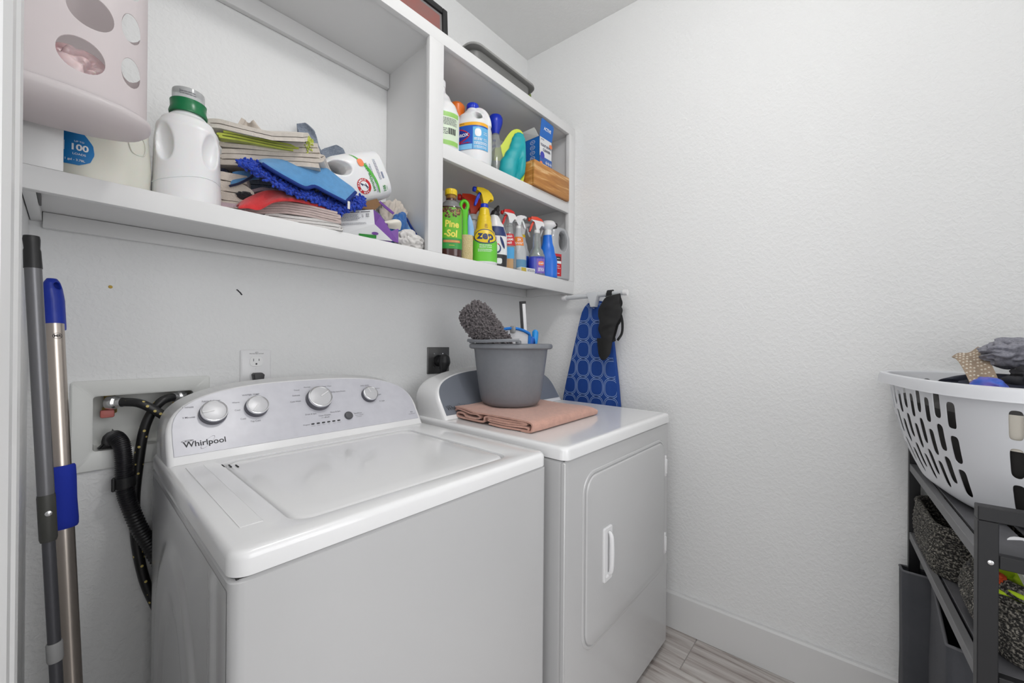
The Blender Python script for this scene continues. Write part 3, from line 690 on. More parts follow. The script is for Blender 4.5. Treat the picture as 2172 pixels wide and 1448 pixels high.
inner = [dshape(z, 0.1495+a, 0.0715+a, XL+0.0035) for z, a in ((1.588, 0), (2.02, 0))]
loft(bm, outer+inner+[outer[0]], False, False)
bmesh.ops.remove_doubles(bm, verts=bm.verts, dist=1e-6)
cut = NB()
for k in range(5):
    z = 1.642+0.076*k; x = -1.662 if k % 2 == 0 else -1.652
    loft(cut, [[Vector((p.x, y, p.y)) for p in sring(x, z, 0, 0.027, 0.027, 2.1, 36)] for y in (-0.56, -0.425)])
    loft(cut, [[Vector((p.x, y, p.y)) for p in sring(-1.6035, z+0.010, 0, 0.0125, 0.025, 2.1, 36)] for y in (-0.56, -0.41)])
    loft(cut, [[Vector((p.x, y, p.y)) for p in sring(-1.594, z+0.066, 0, 0.0155, 0.030, 2.1, 36)] for y in (-0.40, -0.26)])
me = mods(bm, ('BOOLEAN', dict(cutter=cut, operation='DIFFERENCE', solver='EXACT', use_self=True))); me.materials.clear()
for p in me.polygons: p.use_smooth = True
me.set_sharp_from_angle(angle=rad(35))
q = part('holder_body', me, DISP, t); q.location = -ot
bm = NB(); sq = [(1.588, 0.152, 0.074), (1.584, 0.157, 0.0785), (1.578, 0.1585, 0.080), (1.573, 0.157, 0.0785), (1.564, 0.147, 0.072), (1.558, 0.11, 0.055), (1.556, 0.05, 0.025)]
loft(bm, [dshape(z, a, b_) for z, a, b_ in sq], True, True); q = part('bottom_cup', bm, DISP, t, smooth=60); q.location = -ot
def crumple(bm, c, s, seed=1, amp=0.22, freq=2.2, sub=5, flat=-0.55, M=None, fold=0.0):
    r = bmesh.ops.create_icosphere(bm, subdivisions=sub, radius=1.0); off = Vector((seed*7.31, seed*3.17, seed*1.93)); c = Vector(c)
    for v in r['verts']:
        d = v.co.normalized(); q = d*freq + off
        w = noise.noise(q*0.55+off); w2 = noise.noise(q*0.8-off)
        rn = 0.75*sin(7.5*w + 2.6*(d.x+0.6*d.z)*freq*0.5 + seed) + 0.55*sin(9*w2 + 2.2*d.y*freq*0.6) + 0.35*noise.noise(q*1.7)
        rn -= 0.35*max(0, rn)**2
        k = 1 + amp*rn*0.8
        p = Vector((d.x*s[0]*k, d.y*s[1]*k, d.z*s[2]*k))
        if fold: p.z += fold*s[2]*sin(d.x*freq*3+seed)*0.5
        if flat is not None: p.z = max(p.z, s[2]*flat + 0.02*s[2]*noise.noise(q*3))
        v.co = (M @ p if M is not None else p) + c
    return r['verts']
bm = NB(); crumple(bm, (-1.668, -0.408, 1.630), (0.044, 0.046, 0.042), 4, 0.22, 2.6, 5, -0.85); o = part('plastic_bags', bm, mat('bag_film', (0.74, 0.68, 0.68), 0.25, var=(11, (0.42, 0.05, 0.08), 0.55), sss=0.2), smooth=60); tag(o, 'crumpled white and red plastic bags inside the hanging bag holder', 'plastic bags')

# ---------------------------------------------------------------- ironing board against the right wall
t = thing('ironing_board', 'ironing board with blue patterned cover standing upright behind the dryer', 'ironing board', (-0.02, -0.44, 0.0)); ot = t.location
BX = -0.022
def hw(z):
    tb = [(0.02, 0.17), (0.06, 0.185), (0.5, 0.185), (0.915, 0.153), (1.0, 0.140), (1.1, 0.121), (1.2, 0.102), (1.3, 0.083), (1.34, 0.073), (1.365, 0.060), (1.38, 0.045), (1.389, 0.024), (1.392, 0.008)]
    for a, b_ in zip(tb[:-1], tb[1:]):
        if z <= b_[0]: return a[1]+(b_[1]-a[1])*max(0, z-a[0])/(b_[0]-a[0])
    return 0.003
def yc(z): return -0.420 - 0.028*max(0, min(1, (z-0.915)/0.47))
zs = [0.02, 0.03, 0.05, 0.09, 0.3, 0.6, 0.8, 0.915, 1.0, 1.1, 1.2, 1.27, 1.31, 1.34, 1.355, 1.365, 1.373, 1.38, 1.385, 1.389, 1.392]
bm = NB(); 
rings = []
for ins, dx in ((0.006, 0.020), (0, 0.016), (0, 0.002), (0.003, -0.0015), (0.008, -0.003)):
    rings.append([Vector((BX+dx, yc(z)-(max(hw(z)-ins, 0.001)), z)) for z in zs] + [Vector((BX+dx, yc(z)+(max(hw(z)-ins, 0.001)), z)) for z in reversed(zs)])
loft(bm, rings); q = part('cover', bm, mat('blue_cover', (0.004, 0.052, 0.28), 0.75, bump=(700, 0.25, 0.0006)), t, smooth=30); q.location = -ot
bm = NB()
def clampb(y, z):
    z = max(0.03, min(1.388, z)); h = hw(z)-0.006; return Vector((BX-0.0036, max(yc(z)-h, min(yc(z)+h, y)), z))
for i in range(-4, 5):
    for j in range(-2, 14):
        cy, cz = -0.4215+0.0370+0.0740*i, 1.335-0.0870*j
        for s in (0.0365, 0.0310):
            if hw(cz) > 0.01 and abs(cy-yc(cz)) < hw(min(cz, 1.38))+0.02:
                n = 48
                def rp(k, s_): 
                    a = 2*pi*k/n; c, q2 = cos(a), sin(a); rr = s_/((abs(c))**2.9+(abs(q2))**2.9)**(1/2.9); return clampb(cy+rr*c, cz+rr*q2*1.22)
                r0 = [bm.verts.new(rp(k, s-0.0019)) for k in range(n)]; r1 = [bm.verts.new(rp(k, s)) for k in range(n)]
                for k in range(n):
                    try:
                        f = bm.faces.new((r0[k], r0[(k+1) % n], r1[(k+1) % n], r1[k]))
                        if f.calc_area() < 2e-7: bm.faces.remove(f)
                    except ValueError: pass
L = flat_part('printed_pattern', bm, mat('pale_print', (0.30, 0.42, 0.68), 0.8), t); L.location = -ot
GREYT = mat('pale_grey_tube', (0.62, 0.64, 0.66), 0.35)
bm = NB(); tube(bm, [(BX-0.020, -0.285, 1.412), (BX-0.020, -0.602, 1.4165)], 0.0112, 16); q = part('foot_bar', bm, GREYT, t); q.location = -ot
for y0, y1 in ((-0.276, -0.30), (-0.598, -0.616)):
    bm = NB(); tube(bm, [(BX-0.020, y0, 1.412 if y0 > -0.4 else 1.4165), (BX-0.020, y1, 1.412 if y0 > -0.4 else 1.4165)], 0.0132, 16); q = part('end_cap', bm, WPLASTIC, t); q.location = -ot
bm = NB(); prism(bm, [(-0.478, 1.428), (-0.418, 1.428), (-0.421, 1.408), (-0.433, 1.392), (-0.437, 1.360), (-0.462, 1.360), (-0.466, 1.392), (-0.476, 1.408)], BX-0.034, BX-0.004, M=Matrix(((0, 1, 0, 0), (1, 0, 0, 0), (0, 0, 1, 0), (0, 0, 0, 1))), bevel=0.003); q = part('leg_bracket', bm, GREYT, t); q.location = -ot
bm = NB(); tube(bm, [(BX+0.004, -0.44, 1.36), (BX+0.028, -0.44, 1.30), (BX+0.03, -0.43, 0.10)], 0.009, 10); q = part('leg', bm, GREYT, t); q.location = -ot
# black cap hung by its strap
t = thing('cap', 'black cap hanging by its strap from the ironing board foot bar', 'cap', (-0.06, -0.545, 1.30)); ot = t.location
CAPM = mat('black_cloth', (0.014, 0.014, 0.015), 0.8, bump=(500, 0.3, 0.0008)); 
bm = NB()
def capf(u, v):
    z = 1.398 - 0.205*v; w = 0.034 + 0.022*sin(pi*min(1, v*1.1+0.1)); a = -pi*0.5 + 2*pi*u
    dy = 0.008*noise.noise(Vector((u*5, v*6, 2))) + 0.006*sin(v*13+u*9); dx = 0.008*noise.noise(Vector((u*6, v*9, 5)))
    yc_ = -0.552 + 0.016*v
    return Vector((-0.068 + (0.020+dx)*cos(a), yc_ + (w+dy)*sin(a), z - 0.012*sin(a)))
vv = grid(bm, capf, 40, 36); bmesh.ops.remove_doubles(bm, verts=bm.verts, dist=1e-5); bmesh.ops.holes_fill(bm, edges=[e for e in bm.edges if e.is_boundary], sides=0)
q = part('crown', bm, CAPM, t, smooth=60); q.location = -ot
bm = NB()
def brim(u, v):
    a = (u-0.5)*2; z = 1.215 - v*(0.098-0.03*a*a); y = -0.528 + a*(0.040-0.010*v); return Vector((-0.078 - 0.010*(1-a*a) - 0.004*v, y, z))
grid(bm, brim, 16, 10); solid(bm, 0.003); q = part('brim', bm, mat('black_brim', (0.006, 0.006, 0.006), 0.7), t, smooth=50); q.location = -ot
bm = NB(); loft(bm, [[Vector((x, y, z)) for x, z in ((BX-0.020+0.0165*cos(a)*r, 1.4165+0.0165*sin(a)*r) for r, a in [(1, pi*k/10-0.4) for k in range(14)] + [(0.82, pi*k/10-0.4) for k in range(13, -1, -1)])] for y in (-0.548, -0.523)])
vs_ = box(bm, BX-0.041, BX-0.037, -0.548, -0.523, 1.375, 1.418, 0.001, 1); q = part('strap', bm, CAPM, t); q.location = -ot
bm = NB(); box(bm, BX-0.044, BX-0.041, -0.550, -0.521, 1.398, 1.404, 0.001, 1); q = part('buckle', bm, mat('buckle', (0.12, 0.12, 0.12), 0.3, 0.8), t); q.location = -ot
bm = NB(); tube(bm, [(-0.058, -0.575, 1.36), (-0.056, -0.598, 1.30), (-0.058, -0.600, 1.24), (-0.064, -0.582, 1.205)], 0.006, 8, 6, flat=0.4); q = part('back_strap', bm, CAPM, t); q.location = -ot
# ---------------------------------------------------------------- bottle helpers
class Body:
    """bottle body from (z, rx, ry, p[, cx]) sections, with label patches that follow its surface"""
    def __init__(self, secs, sm=4):
        S = [(s[0], s[1], s[2], s[3], s[4] if len(s) > 4 else 0.0) for s in secs]; out = []
        for i in range(len(S)-1):
            for k in range(sm):
                f = k/sm; g = f*f*(3-2*f) if sm > 1 else f
                a, b = S[i], S[i+1]; out.append((a[0]+(b[0]-a[0])*f,) + tuple(a[q]+(b[q]-a[q])*(f if q == 0 else g) for q in (1, 2, 3, 4)))
        out.append(S[-1]); self.S = out
    def at(self, z):
        S = self.S
        if z <= S[0][0]: return S[0][1:]
        for a, b in zip(S[:-1], S[1:]):
            if z <= b[0]:
                f = (z-a[0])/max(1e-9, b[0]-a[0]); return tuple(a[q]+(b[q]-a[q])*f for q in (1, 2, 3, 4))
        return S[-1][1:]
    def pt(self, th, z, off=0.0):
        rx, ry, p, cx = self.at(z); c, s = cos(th), sin(th)
        rr = 1/((abs(c)/rx)**p + (abs(s)/ry)**p)**(1/p) + off
        return Vector((cx+rr*c, rr*s, z))
    def map(self, z0, th0=-pi/2, off=0.0007):
        n = 160; tb = [(0.0, th0)]; last = self.pt(th0, z0); s = 0
        for k in range(1, n+1):
            th = th0 + pi*k/n; q = self.pt(th, z0); s += (q-last).length; tb.append((s, th)); last = q
        tn = [(0.0, th0)]; last = self.pt(th0, z0); s = 0
        for k in range(1, n+1):
            th = th0 - pi*k/n; q = self.pt(th, z0); s += (q-last).length; tn.append((s, th)); last = q
        def look(t, u):
            lo, hi = 0, len(t)-1
            if u >= t[-1][0]: return t[-1][1]
            while hi-lo > 1:
                m_ = (lo+hi)//2
                if t[m_][0] <= u: lo = m_
                else: hi = m_
            a, b = t[lo], t[hi]; return a[1] + (b[1]-a[1])*(u-a[0])/max(1e-9, b[0]-a[0])
        return lambda u, v: self.pt(look(tb, u) if u >= 0 else look(tn, -u), z0+v, off)
    def mesh(self, n=36, wall=None):
        bm = NB(); loft(bm, [sring(s[4], 0, s[0], s[1], s[2], s[3], n) for s in self.S]); return bm
    def band(self, z0, z1, th0=0.0, th1=2*pi, off=0.0004, n=40, nz=8):
        bm = NB(); grid(bm, lambda a, b: self.pt(th0+(th1-th0)*a, z0+(z1-z0)*b, off), n, nz); return bm

def bottle(name, label, cat, loc, rz, body, m, group=None, nm='bottle_body', n=36, me=None):
    t = thing(name, label, cat, loc, rz, group)
    part(nm, me if me is not None else body.mesh(n), m, t, smooth=50); return t
def label_on(t, body, z0, z1, u0, u1, m, th0=-pi/2, off=0.0006, label=None, shape=None, name='label'):
    bm = NB(); zc = (z0+z1)/2; mp = body.map(zc, th0, off)
    if shape == 'oval': blob_into(bm, mp, (u0+u1)/2, 0, (u1-u0)/2, (z1-z0)/2, n=40)
    else: quad_into(bm, mp, u0, u1, z0-zc, z1-zc, 24, 12)
    return part(name, bm, m, t, label, smooth=60)
def print_on(t, fn, m, name='lettering', label=None):
    bm = NB(); fn(bm); return flat_part(name, bm, m, t, label)
def cap_on(t, r, z0, z1, m, name='cap', ribs=True, c=(0, 0), M=None, label=None):
    bm = NB(); n = 48; rings = []
    for rr, z in ((r*0.98, z0), (r, z0+0.001), (r, z1-0.003), (r*0.93, z1), (r*0.5, z1), (0.001, z1)):
        rings.append([Vector((c[0]+(rr*(0.965 if (ribs and k % 2 and rr > r*0.9) else 1))*cos(2*pi*k/n), c[1]+(rr*(0.965 if (ribs and k % 2 and rr > r*0.9) else 1))*sin(2*pi*k/n), z)) for k in range(n)])
    if M is not None: rings = [[M @ p for p in q] for q in rings]
    loft(bm, rings); return part(name, bm, m, t, label, smooth=30)
SWP = mat('bottle_white', (0.80, 0.80, 0.81), 0.3, sss=0.15)
LABW = mat('label_white', (0.82, 0.83, 0.84), 0.45)
def lab(name, c, r=0.42): return mat('label_'+name, c, r)
GREEN = mat('cap_green', (0.004, 0.165, 0.055), 0.28)
Z1 = 1.498
EYE = (CAMPOS.x, CAMPOS.y)
def face(x, y, extra=0.0):
    """rotation (degrees) that turns a thing's front (-y) towards the doorway"""
    return math.degrees(math.atan2(EYE[1]-y, EYE[0]-x)) + 90 + extra

# cream detergent jug with the blue label
B = Body([(0, 0.072, 0.050, 3), (0.006, 0.078, 0.056, 3), (0.06, 0.080, 0.058, 3), (0.14, 0.075, 0.056, 3), (0.19, 0.064, 0.050, 2.6), (0.23, 0.042, 0.036, 2.2), (0.245, 0.026, 0.026, 2), (0.265, 0.024, 0.024, 2)])
t = bottle('detergent_jug', 'cream translucent detergent jug with blue label, under the hanging bag holder', 'jug', (-1.632, -0.205, Z1), 0, B, mat('cream_plastic', (0.66, 0.655, 0.585), 0.35, sss=0.2))
cap_on(t, 0.030, 0.262, 0.30, WPLASTIC)
mp = B.map(0.085, -pi/2, 0.0008)
bm = NB()
pts = [(-0.06, -0.055), (-0.005, -0.055), (0.010, -0.047), (0.016, -0.030), (0.014, -0.012), (0.004, 0.004), (-0.010, 0.018), (-0.018, 0.030), (-0.024, 0.036), (-0.06, 0.038)]
pts = [(u+0.014, v-0.001) for u, v in pts]
def rb(v):
    P_ = [(-0.055, -0.005), (-0.047, 0.010), (-0.030, 0.016), (-0.012, 0.014), (0.004, 0.004), (0.018, -0.010), (0.030, -0.018), (0.038, -0.024)]
    for a, b in zip(P_[:-1], P_[1:]):
        if v <= b[0]: return a[1]+(b[1]-a[1])*max(0, v-a[0])/(b[0]-a[0])
    return P_[-1][1]
def lm(a, b):
    v = -0.055+0.093*b; u1 = rb(v)-0.024; return mp(-0.075+(u1+0.075)*a, v)
grid(bm, lm, 20, 20)
part('label', bm, lab('blue', (0.004, 0.17, 0.46)), t, 'blue wave-edged label', smooth=0)
mp2 = B.map(0.085, -pi/2, 0.0014)
def f(bm):
    text_into(bm, '100', 0.0165, shift(mp2, -0.028, -0.022), 0.03); text_into(bm, 'UP TO', 0.0045, shift(mp2, -0.028, -0.0105), 0.01); text_into(bm, 'LOADS', 0.0055, shift(mp2, -0.028, -0.0345), 0.01)
    text_into(bm, '1 gal - 3.78L', 0.0055, shift(mp2, -0.034, -0.046), 0.01); blob_into(bm, mp2, -0.056, -0.020, 0.0065, 0.0065); quad_into(bm, mp2, -0.0475, -0.0469, -0.030, -0.012)
print_on(t, f, LABW)
bm = NB(); tube(bm, [B.pt(-0.95, 0.105, 0.0003), B.pt(-0.75, 0.125, 0.0003), B.pt(-0.55, 0.112, 0.0003), B.pt(-0.6, 0.085, 0.0003), B.pt(-0.85, 0.083, 0.0003), B.pt(-0.95, 0.105, 0.0003)], 0.0012, 6, 6); part('grip_outline', bm, MATS['cream_plastic'], t, smooth=60)

# white bottle with green cap and finger grips
K_ = 0.935
B = Body([(z*K_, a, b_, p_) for z, a, b_, p_ in [(0, 0.058, 0.052, 2.6), (0.005, 0.063, 0.057, 2.6), (0.03, 0.064, 0.058, 2.6), (0.09, 0.062, 0.056, 2.6), (0.15, 0.061, 0.055, 2.6), (0.19, 0.058, 0.053, 2.5), (0.212, 0.049, 0.046, 2.3), (0.226, 0.036, 0.036, 2), (0.233, 0.030, 0.030, 2), (0.238, 0.029, 0.029, 2)]])
cut = NB()
for sx in (-1, 1):
    vs_ = bmesh.ops.create_uvsphere(cut, u_segments=28, v_segments=18, radius=1.0)['verts']
    for v in vs_: v.co = Matrix.Translation((sx*0.047, -0.056, 0.138)) @ Matrix.Rotation(rad(sx*7), 4, 'Y') @ Vector((v.co.x*0.0215, v.co.y*0.030, v.co.z*0.050))
t = bottle('detergent_bottle', 'plain white detergent bottle with green cap and two finger grips, left of the towel pile', 'bottle', (-1.487, -0.205, Z1), face(-1.487, -0.205), B, SWP, me=soft(B.mesh(48), 0.0022, 5, cut))
bm = NB(); tube(bm, [B.pt(-pi/2+a, 0.055+0.012*sin(a*1.6+0.6), 0.0001) for a in [k*0.1-1.2 for k in range(25)]], 0.0012, 6); part('moulded_line', bm, SWP, t, smooth=60)
bm = NB(); lathe(bm, [(0.0355, 0.2185), (0.0365, 0.2225), (0.0335, 0.233), (0.0340, 0.245), (0.0345, 0.2478), (0.028, 0.2485)], 40, cap0=True); part('cap_collar', bm, GREEN, t, 'green collar')
CLR = mat('clear_cap', (0.78, 0.79, 0.80), 0.18, trans=0.55)
bm = NB(); lathe(bm, [(0.0305, 0.2484), (0.0305, 0.270), (0.030, 0.2735), (0.027, 0.275), (0.001, 0.275)], 40); part('measuring_cap', bm, CLR, t, 'clear measuring cap')
def f(bm):
    cb = Body([(0.26, 0.0306, 0.0306, 2), (0.30, 0.0306, 0.0306, 2)], 1); m2 = cb.map(0.260); lines_into(bm, m2, -0.015, 0.014, [0.003, -0.002], 0.0016, 5); quad_into(bm, m2, -0.0165, -0.0155, -0.002, 0.007)
print_on(t, f, GREYINK)

# ---------------------------------------------------------------- cloth helpers
def terry(name, c, amt=0.55, sc=600): return mat(name, c, 0.92, bump=(sc, min(1, amt*1.2), 0.0018), sheen=0.3, var=(60, tuple(x*0.82 for x in c), 0.6))
def ribbon(bm, path, t, y0, y1, ny=16, warp=None, k=6):
    """a folded sheet: centre line path (x,z), thickness t, run along y"""
    P = catmull([(p[0], 0, p[1]) for p in path], k); N = []
    for i in range(len(P)):
        d_ = (P[min(i+1, len(P)-1)] - P[max(i-1, 0)]); d_.normalize(); N.append(Vector((-d_.z, 0, d_.x)))
    L = [p+n_*t/2 for p, n_ in zip(P, N)]; Rr = [p-n_*t/2 for p, n_ in zip(P, N)]
    ring = L + list(reversed(Rr)); n = len(P)
    rows = []
    for j in range(ny+1):
        y = y0+(y1-y0)*j/ny; rows.append([bm.verts.new(warp(Vector((q.x, y, q.z))) if warp else Vector((q.x, y, q.z))) for q in ring])
    m_ = len(ring)
    for a, b in zip(rows[:-1], rows[1:]):
        for i in range(m_):
            bm.faces.new((a[i], a[(i+1) % m_], b[(i+1) % m_], b[i]))
    for r, rev in ((rows[0], True), (rows[-1], False)):
        for i in range(n-1):
            q = (r[i], r[i+1], r[m_-2-i], r[m_-1-i]); bm.faces.new(tuple(reversed(q)) if rev else q)
def zig(x0, x1, z0, n, t, gap=1.06, start=0, jit=0.0, seed=1):
    """serpentine path of n layers"""
    rg = random.Random(seed); p = []
    for i in range(n):
        z = z0 + t*gap*(i+0.5); a, b = (x0, x1) if (i+start) % 2 == 0 else (x1, x0); s = 1 if b > a else -1; r = t*gap*0.5
        a2 = a + s*r + rg.uniform(-jit, jit); b2 = b - s*r + rg.uniform(-jit, jit)
        p += [(a2, z), (a2*0.67+b2*0.33, z), (a2*0.33+b2*0.67, z), (b2, z)]
        if i < n-1: p.append((b, z + t*gap*0.5))
    return p
def warper(seed, amp, freq=9.0, droop=None):
    o = Vector((seed*3.7, seed*1.3, seed*2.9))
    def w(p):
        q = Vector((p.x*freq, p.y*freq, p.z*freq*2.5)) + o
        d_ = noise.noise_vector(q)*amp; r = p + Vector((d_.x, d_.y, d_.z*0.8))
        if droop: r.z += droop(p.x, p.y)
        return r
    return w
def cloth(name, label, cat, bm, m, group=None, smooth=60, loc=None):
    o = part(name, bm, m, smooth=smooth); tag(o, label, cat, group)
    c = sum((Vector(b) for b in o.bound_box), Vector())/8; c.z = min(b[2] for b in o.bound_box)
    for v in o.data.vertices: v.co -= c
    o.location = c; return o
GT = 'folded cloths piled on the left shelf'
BEIGE = terry('beige_terry', (0.66, 0.59, 0.52)); PINKB = terry('pinkish_beige', (0.58, 0.47, 0.445)); LILAC = terry('lilac_terry', (0.60, 0.46, 0.50)); RED = terry('red_terry', (0.62, 0.016, 0.02))
WHT = terry('white_terry', (0.72, 0.70, 0.68)); LIME = terry('lime_cloth', (0.50, 0.56, 0.08), 0.2); NAVY = terry('navy_cloth', (0.01, 0.015, 0.06)); DENIM = mat('grey_denim', (0.17, 0.20, 0.26), 0.9, bump=(900, 0.4, 0.001), var=(200, (0.28, 0.32, 0.38), 0.8))
MICRO = terry('blue_microfibre', (0.085, 0.31, 0.62), 0.9, 620); MICROD = terry('blue_microfibre_dark', (0.02, 0.13, 0.40), 0.9, 620); BLK = terry('black_terry', (0.015, 0.015, 0.018))
# ---------------------------------------------------------------- towel pile on the left shelf
def frame(x, y, z, a): return Matrix.Translation((x, y, z)) @ Matrix.Rotation(rad(a), 4, 'Z')
PM_ = frame(-1.425, -0.205, Z1, -22)
def pil(name, label, m, path, t, v0, v1, seed, amp=0.003, droop=None, fr=PM_, k=6, ny=18, cat='towel'):
    w0 = warper(seed, amp, 9, droop)
    bm = NB(); ribbon(bm, path, t, v0, v1, ny, lambda p: fr @ w0(p), k); return cloth(name, label, cat, bm, m, GT)
def slab(bm, fn, t, nu=40, nv=20, seed=0):
    """soft-edged pad over a patch fn(u,v)"""
    def S(u, v, s):
        e = min(1, min(u, 1-u)*12, min(v, 1-v)*7); e = math.sqrt(max(0, 1-(1-e)**2)); p = Vector(fn(u, v)); p.z += s*t*0.5*e; return p
    a = grid(bm, lambda u, v: S(u, v, 1), nu, nv); b = grid(bm, lambda u, v: S(u, v, -1), nu, nv); bmesh.ops.remove_doubles(bm, verts=bm.verts, dist=1e-5)
def bil(a, b, c, d, wob=None):
    a, b, c, d = map(Vector, (a, b, c, d))
    def f(u, v):
        p = (a*(1-u)+b*u)*(1-v) + (d*(1-u)+c*u)*v
        if wob: p.z += wob(u, v)
        return p
    return f
def tufts(bm, fn, n, r, l, seed, up=0.6, jit=0.002):
    rg = random.Random(seed)
    for i in range(n):
        u, v = rg.random(), rg.random(); p, nrm = fn(u, v)
        d_ = (nrm + Vector((rg.uniform(-1, 1), rg.uniform(-1, 1), rg.uniform(-1, 1)))*up).normalized(); e = Vector((rg.uniform(-1, 1), rg.uniform(-1, 1), rg.uniform(-1, 1))).cross(d_).normalized()
        p = p + Vector((rg.uniform(-jit, jit), rg.uniform(-jit, jit), rg.uniform(-jit, jit))); L_ = l*rg.uniform(0.75, 1.25)
        tube(bm, [p, p+d_*L_*0.35+e*L_*0.12, p+d_*L_*0.8, p+d_*L_], [r*0.8, r*1.05, r, r*0.3], 6)
pil('folded_towel', 'white folded towel at the bottom of the shelf pile, beside the purple box', WHT, zig(0.10, 0.275, 0.000, 3, 0.0085, 1.05, 0, 0.004, 2), 0.0075, 0.000, 0.15, 2, 0.003)
pil('folded_towel', 'pinkish beige folded towel under the red towel', PINKB, zig(0.045, 0.272, 0.027, 5, 0.0062, 1.05, 0, 0.003, 3), 0.0055, -0.002, 0.16, 3, 0.003, lambda x, y: -0.16*max(0, 0.14-x) - 0.10*max(0, x-0.2))
pil('folded_towel', 'lilac folded towel at the left end of the pile, beside the white bottle', LILAC, zig(-0.022, 0.05, 0.000, 3, 0.0115, 1.04, 1, 0.003, 4), 0.010, 0.000, 0.14, 4, 0.004)
def pl3(P_):
    P_ = [Vector(q) for q in P_]
    C_ = catmull(P_, 8)
    def f(u): 
        t_ = u*(len(C_)-1); k = min(int(max(t_, 0)), len(C_)-2); return C_[k].lerp(C_[k+1], t_-k)
    return f
def drape(top, bot, back=0.10, sink=0.0, k=0.5):
    """a cloth lying back from a front face that hangs between two edge lines"""
    T_, B_ = pl3(top), pl3(bot)
    def f(u, v):
        if v < k: return B_(u).lerp(T_(u), v/k)
        w = (v-k)/(1-k); p = T_(u); return p + Vector((0.0, back*w, -sink*w + 0.012*sin(pi*min(w*1.5, 1))*0.3))
    return f
rf = drape([(-1.394, -0.245, 1.527), (-1.369, -0.245, 1.550), (-1.334, -0.245, 1.574), (-1.293, -0.245, 1.583), (-1.251, -0.245, 1.585), (-1.208, -0.245, 1.582), (-1.164, -0.248, 1.566)], [(-1.406, -0.285, 1.506), (-1.385, -0.285, 1.511), (-1.361, -0.285, 1.513), (-1.330, -0.285, 1.540), (-1.289, -0.285, 1.555), (-1.236, -0.285, 1.558), (-1.175, -0.285, 1.551)], 0.11, 0.01)
bm = NB(); slab(bm, rf, 0.010, 60, 30); cloth('towel', 'bright red towel drooping across the lower part of the pile', 'towel', bm, RED, GT)
pil('towel', 'lilac towel layer just above the red towel', LILAC, zig(0.030, 0.20, 0.090, 1, 0.008), 0.008, 0.030, 0.16, 15, 0.003, lambda x, y: -0.45*max(0, 0.085-x), k=10)
bm = NB(); crumple(bm, PM_ @ Vector((0.055, 0.006, 0.060)), (0.022, 0.014, 0.011), 5, 0.2, 2, 4, None); cloth('cloth', 'small black cloth showing above the left end of the red towel', 'cloth', bm, BLK, GT)
# fuzzy beige towel with blue microfibre corner
pil('folded_towel', 'fuzzy beige thickly folded towel at the left of the pile', terry('fuzzy_beige', (0.68, 0.60, 0.52), 1.0, 300), zig(-0.012, 0.062, 0.022, 4, 0.0215, 1.03, 1, 0.006, 6), 0.020, 0.000, 0.13, 6, 0.006, None, k=8)
bm = NB(); slab(bm, bil((-1.408, -0.222, 1.570), (-1.345, -0.236, 1.606), (-1.345, -0.200, 1.628), (-1.398, -0.200, 1.618), lambda u, v: 0.006*sin(u*3)), 0.006, 16, 10); o = cloth('cloth', 'blue cloth corner with a navy hem over the fuzzy beige towel', 'cloth', bm, MICRO, GT)
e_ = [(-1.410, -0.224, 1.572), (-1.390, -0.228, 1.584), (-1.368, -0.233, 1.603), (-1.362, -0.232, 1.612)]
bm = NB(); tube(bm, e_, 0.003, 8, 4); q = part('hem', bm, NAVY, o, 'navy hem'); q.location = -o.location
bm = NB(); crumple(bm, (-1.398, -0.13, 1.572), (0.035, 0.035, 0.074), 8, 0.12, 2, 4, -0.98); cloth('cloth', 'navy cloth behind the white detergent bottle', 'cloth', bm, NAVY, GT)
# chenille mop pad and blue microfibre pad
cf = drape([(-1.392, -0.240, 1.636), (-1.342, -0.240, 1.640), (-1.290, -0.240, 1.622), (-1.233, -0.245, 1.606), (-1.185, -0.245, 1.600), (-1.134, -0.245, 1.601), (-1.079, -0.243, 1.634)], [(-1.397, -0.282, 1.614), (-1.355, -0.282, 1.600), (-1.304, -0.282, 1.578), (-1.250, -0.282, 1.574), (-1.198, -0.283, 1.563), (-1.160, -0.284, 1.557), (-1.098, -0.284, 1.600)], 0.05, -0.01, 0.7)
t = thing('mop_pad', 'royal blue chenille mop pad with noodle fringe draped across the pile', 'mop pad', (-1.24, -0.25, 1.60), group=GT)
CHEN = mat('royal_chenille', (0.006, 0.045, 0.42), 0.85, sheen=0.2)
bm = NB(); slab(bm, cf, 0.014); q = part('pad', bm, CHEN, t, smooth=60); q.location = -t.location
bm = NB()
tufts(bm, lambda u, v: (Vector(cf(u, v*0.72)) + Vector((0, -0.003, -0.003)), Vector((-0.15, -0.85, -0.25+0.5*v))), 950, 0.0033, 0.0125, 11, 0.8)
tufts(bm, lambda u, v: (Vector(cf(0.93+0.07*u, v*0.7)), Vector((0.5, -0.5, -0.5))), 110, 0.0033, 0.016, 12, 0.6)
q = part('chenille_noodles', bm, CHEN, t, smooth=60, kind='stuff'); q.location = -t.location
mf = drape([(-1.352, -0.235, 1.650), (-1.315, -0.235, 1.664), (-1.267, -0.238, 1.673), (-1.220, -0.240, 1.682), (-1.184, -0.243, 1.682), (-1.142, -0.246, 1.662), (-1.098, -0.250, 1.643)], [(-1.358, -0.290, 1.628), (-1.330, -0.291, 1.617), (-1.300, -0.293, 1.607), (-1.259, -0.294, 1.597), (-1.234, -0.294, 1.608), (-1.204, -0.294, 1.601), (-1.150, -0.296, 1.588)], 0.05, 0.0, 0.75)
bm = NB(); slab(bm, mf, 0.012, 70, 24)
t = thing('microfibre_pad', 'light blue microfibre pad lying on the blue chenille mop pad', 'mop pad', (-1.23, -0.25, 1.63), group=GT)
q = part('pad', bm, MICRO, t, smooth=60); q.location = -t.location
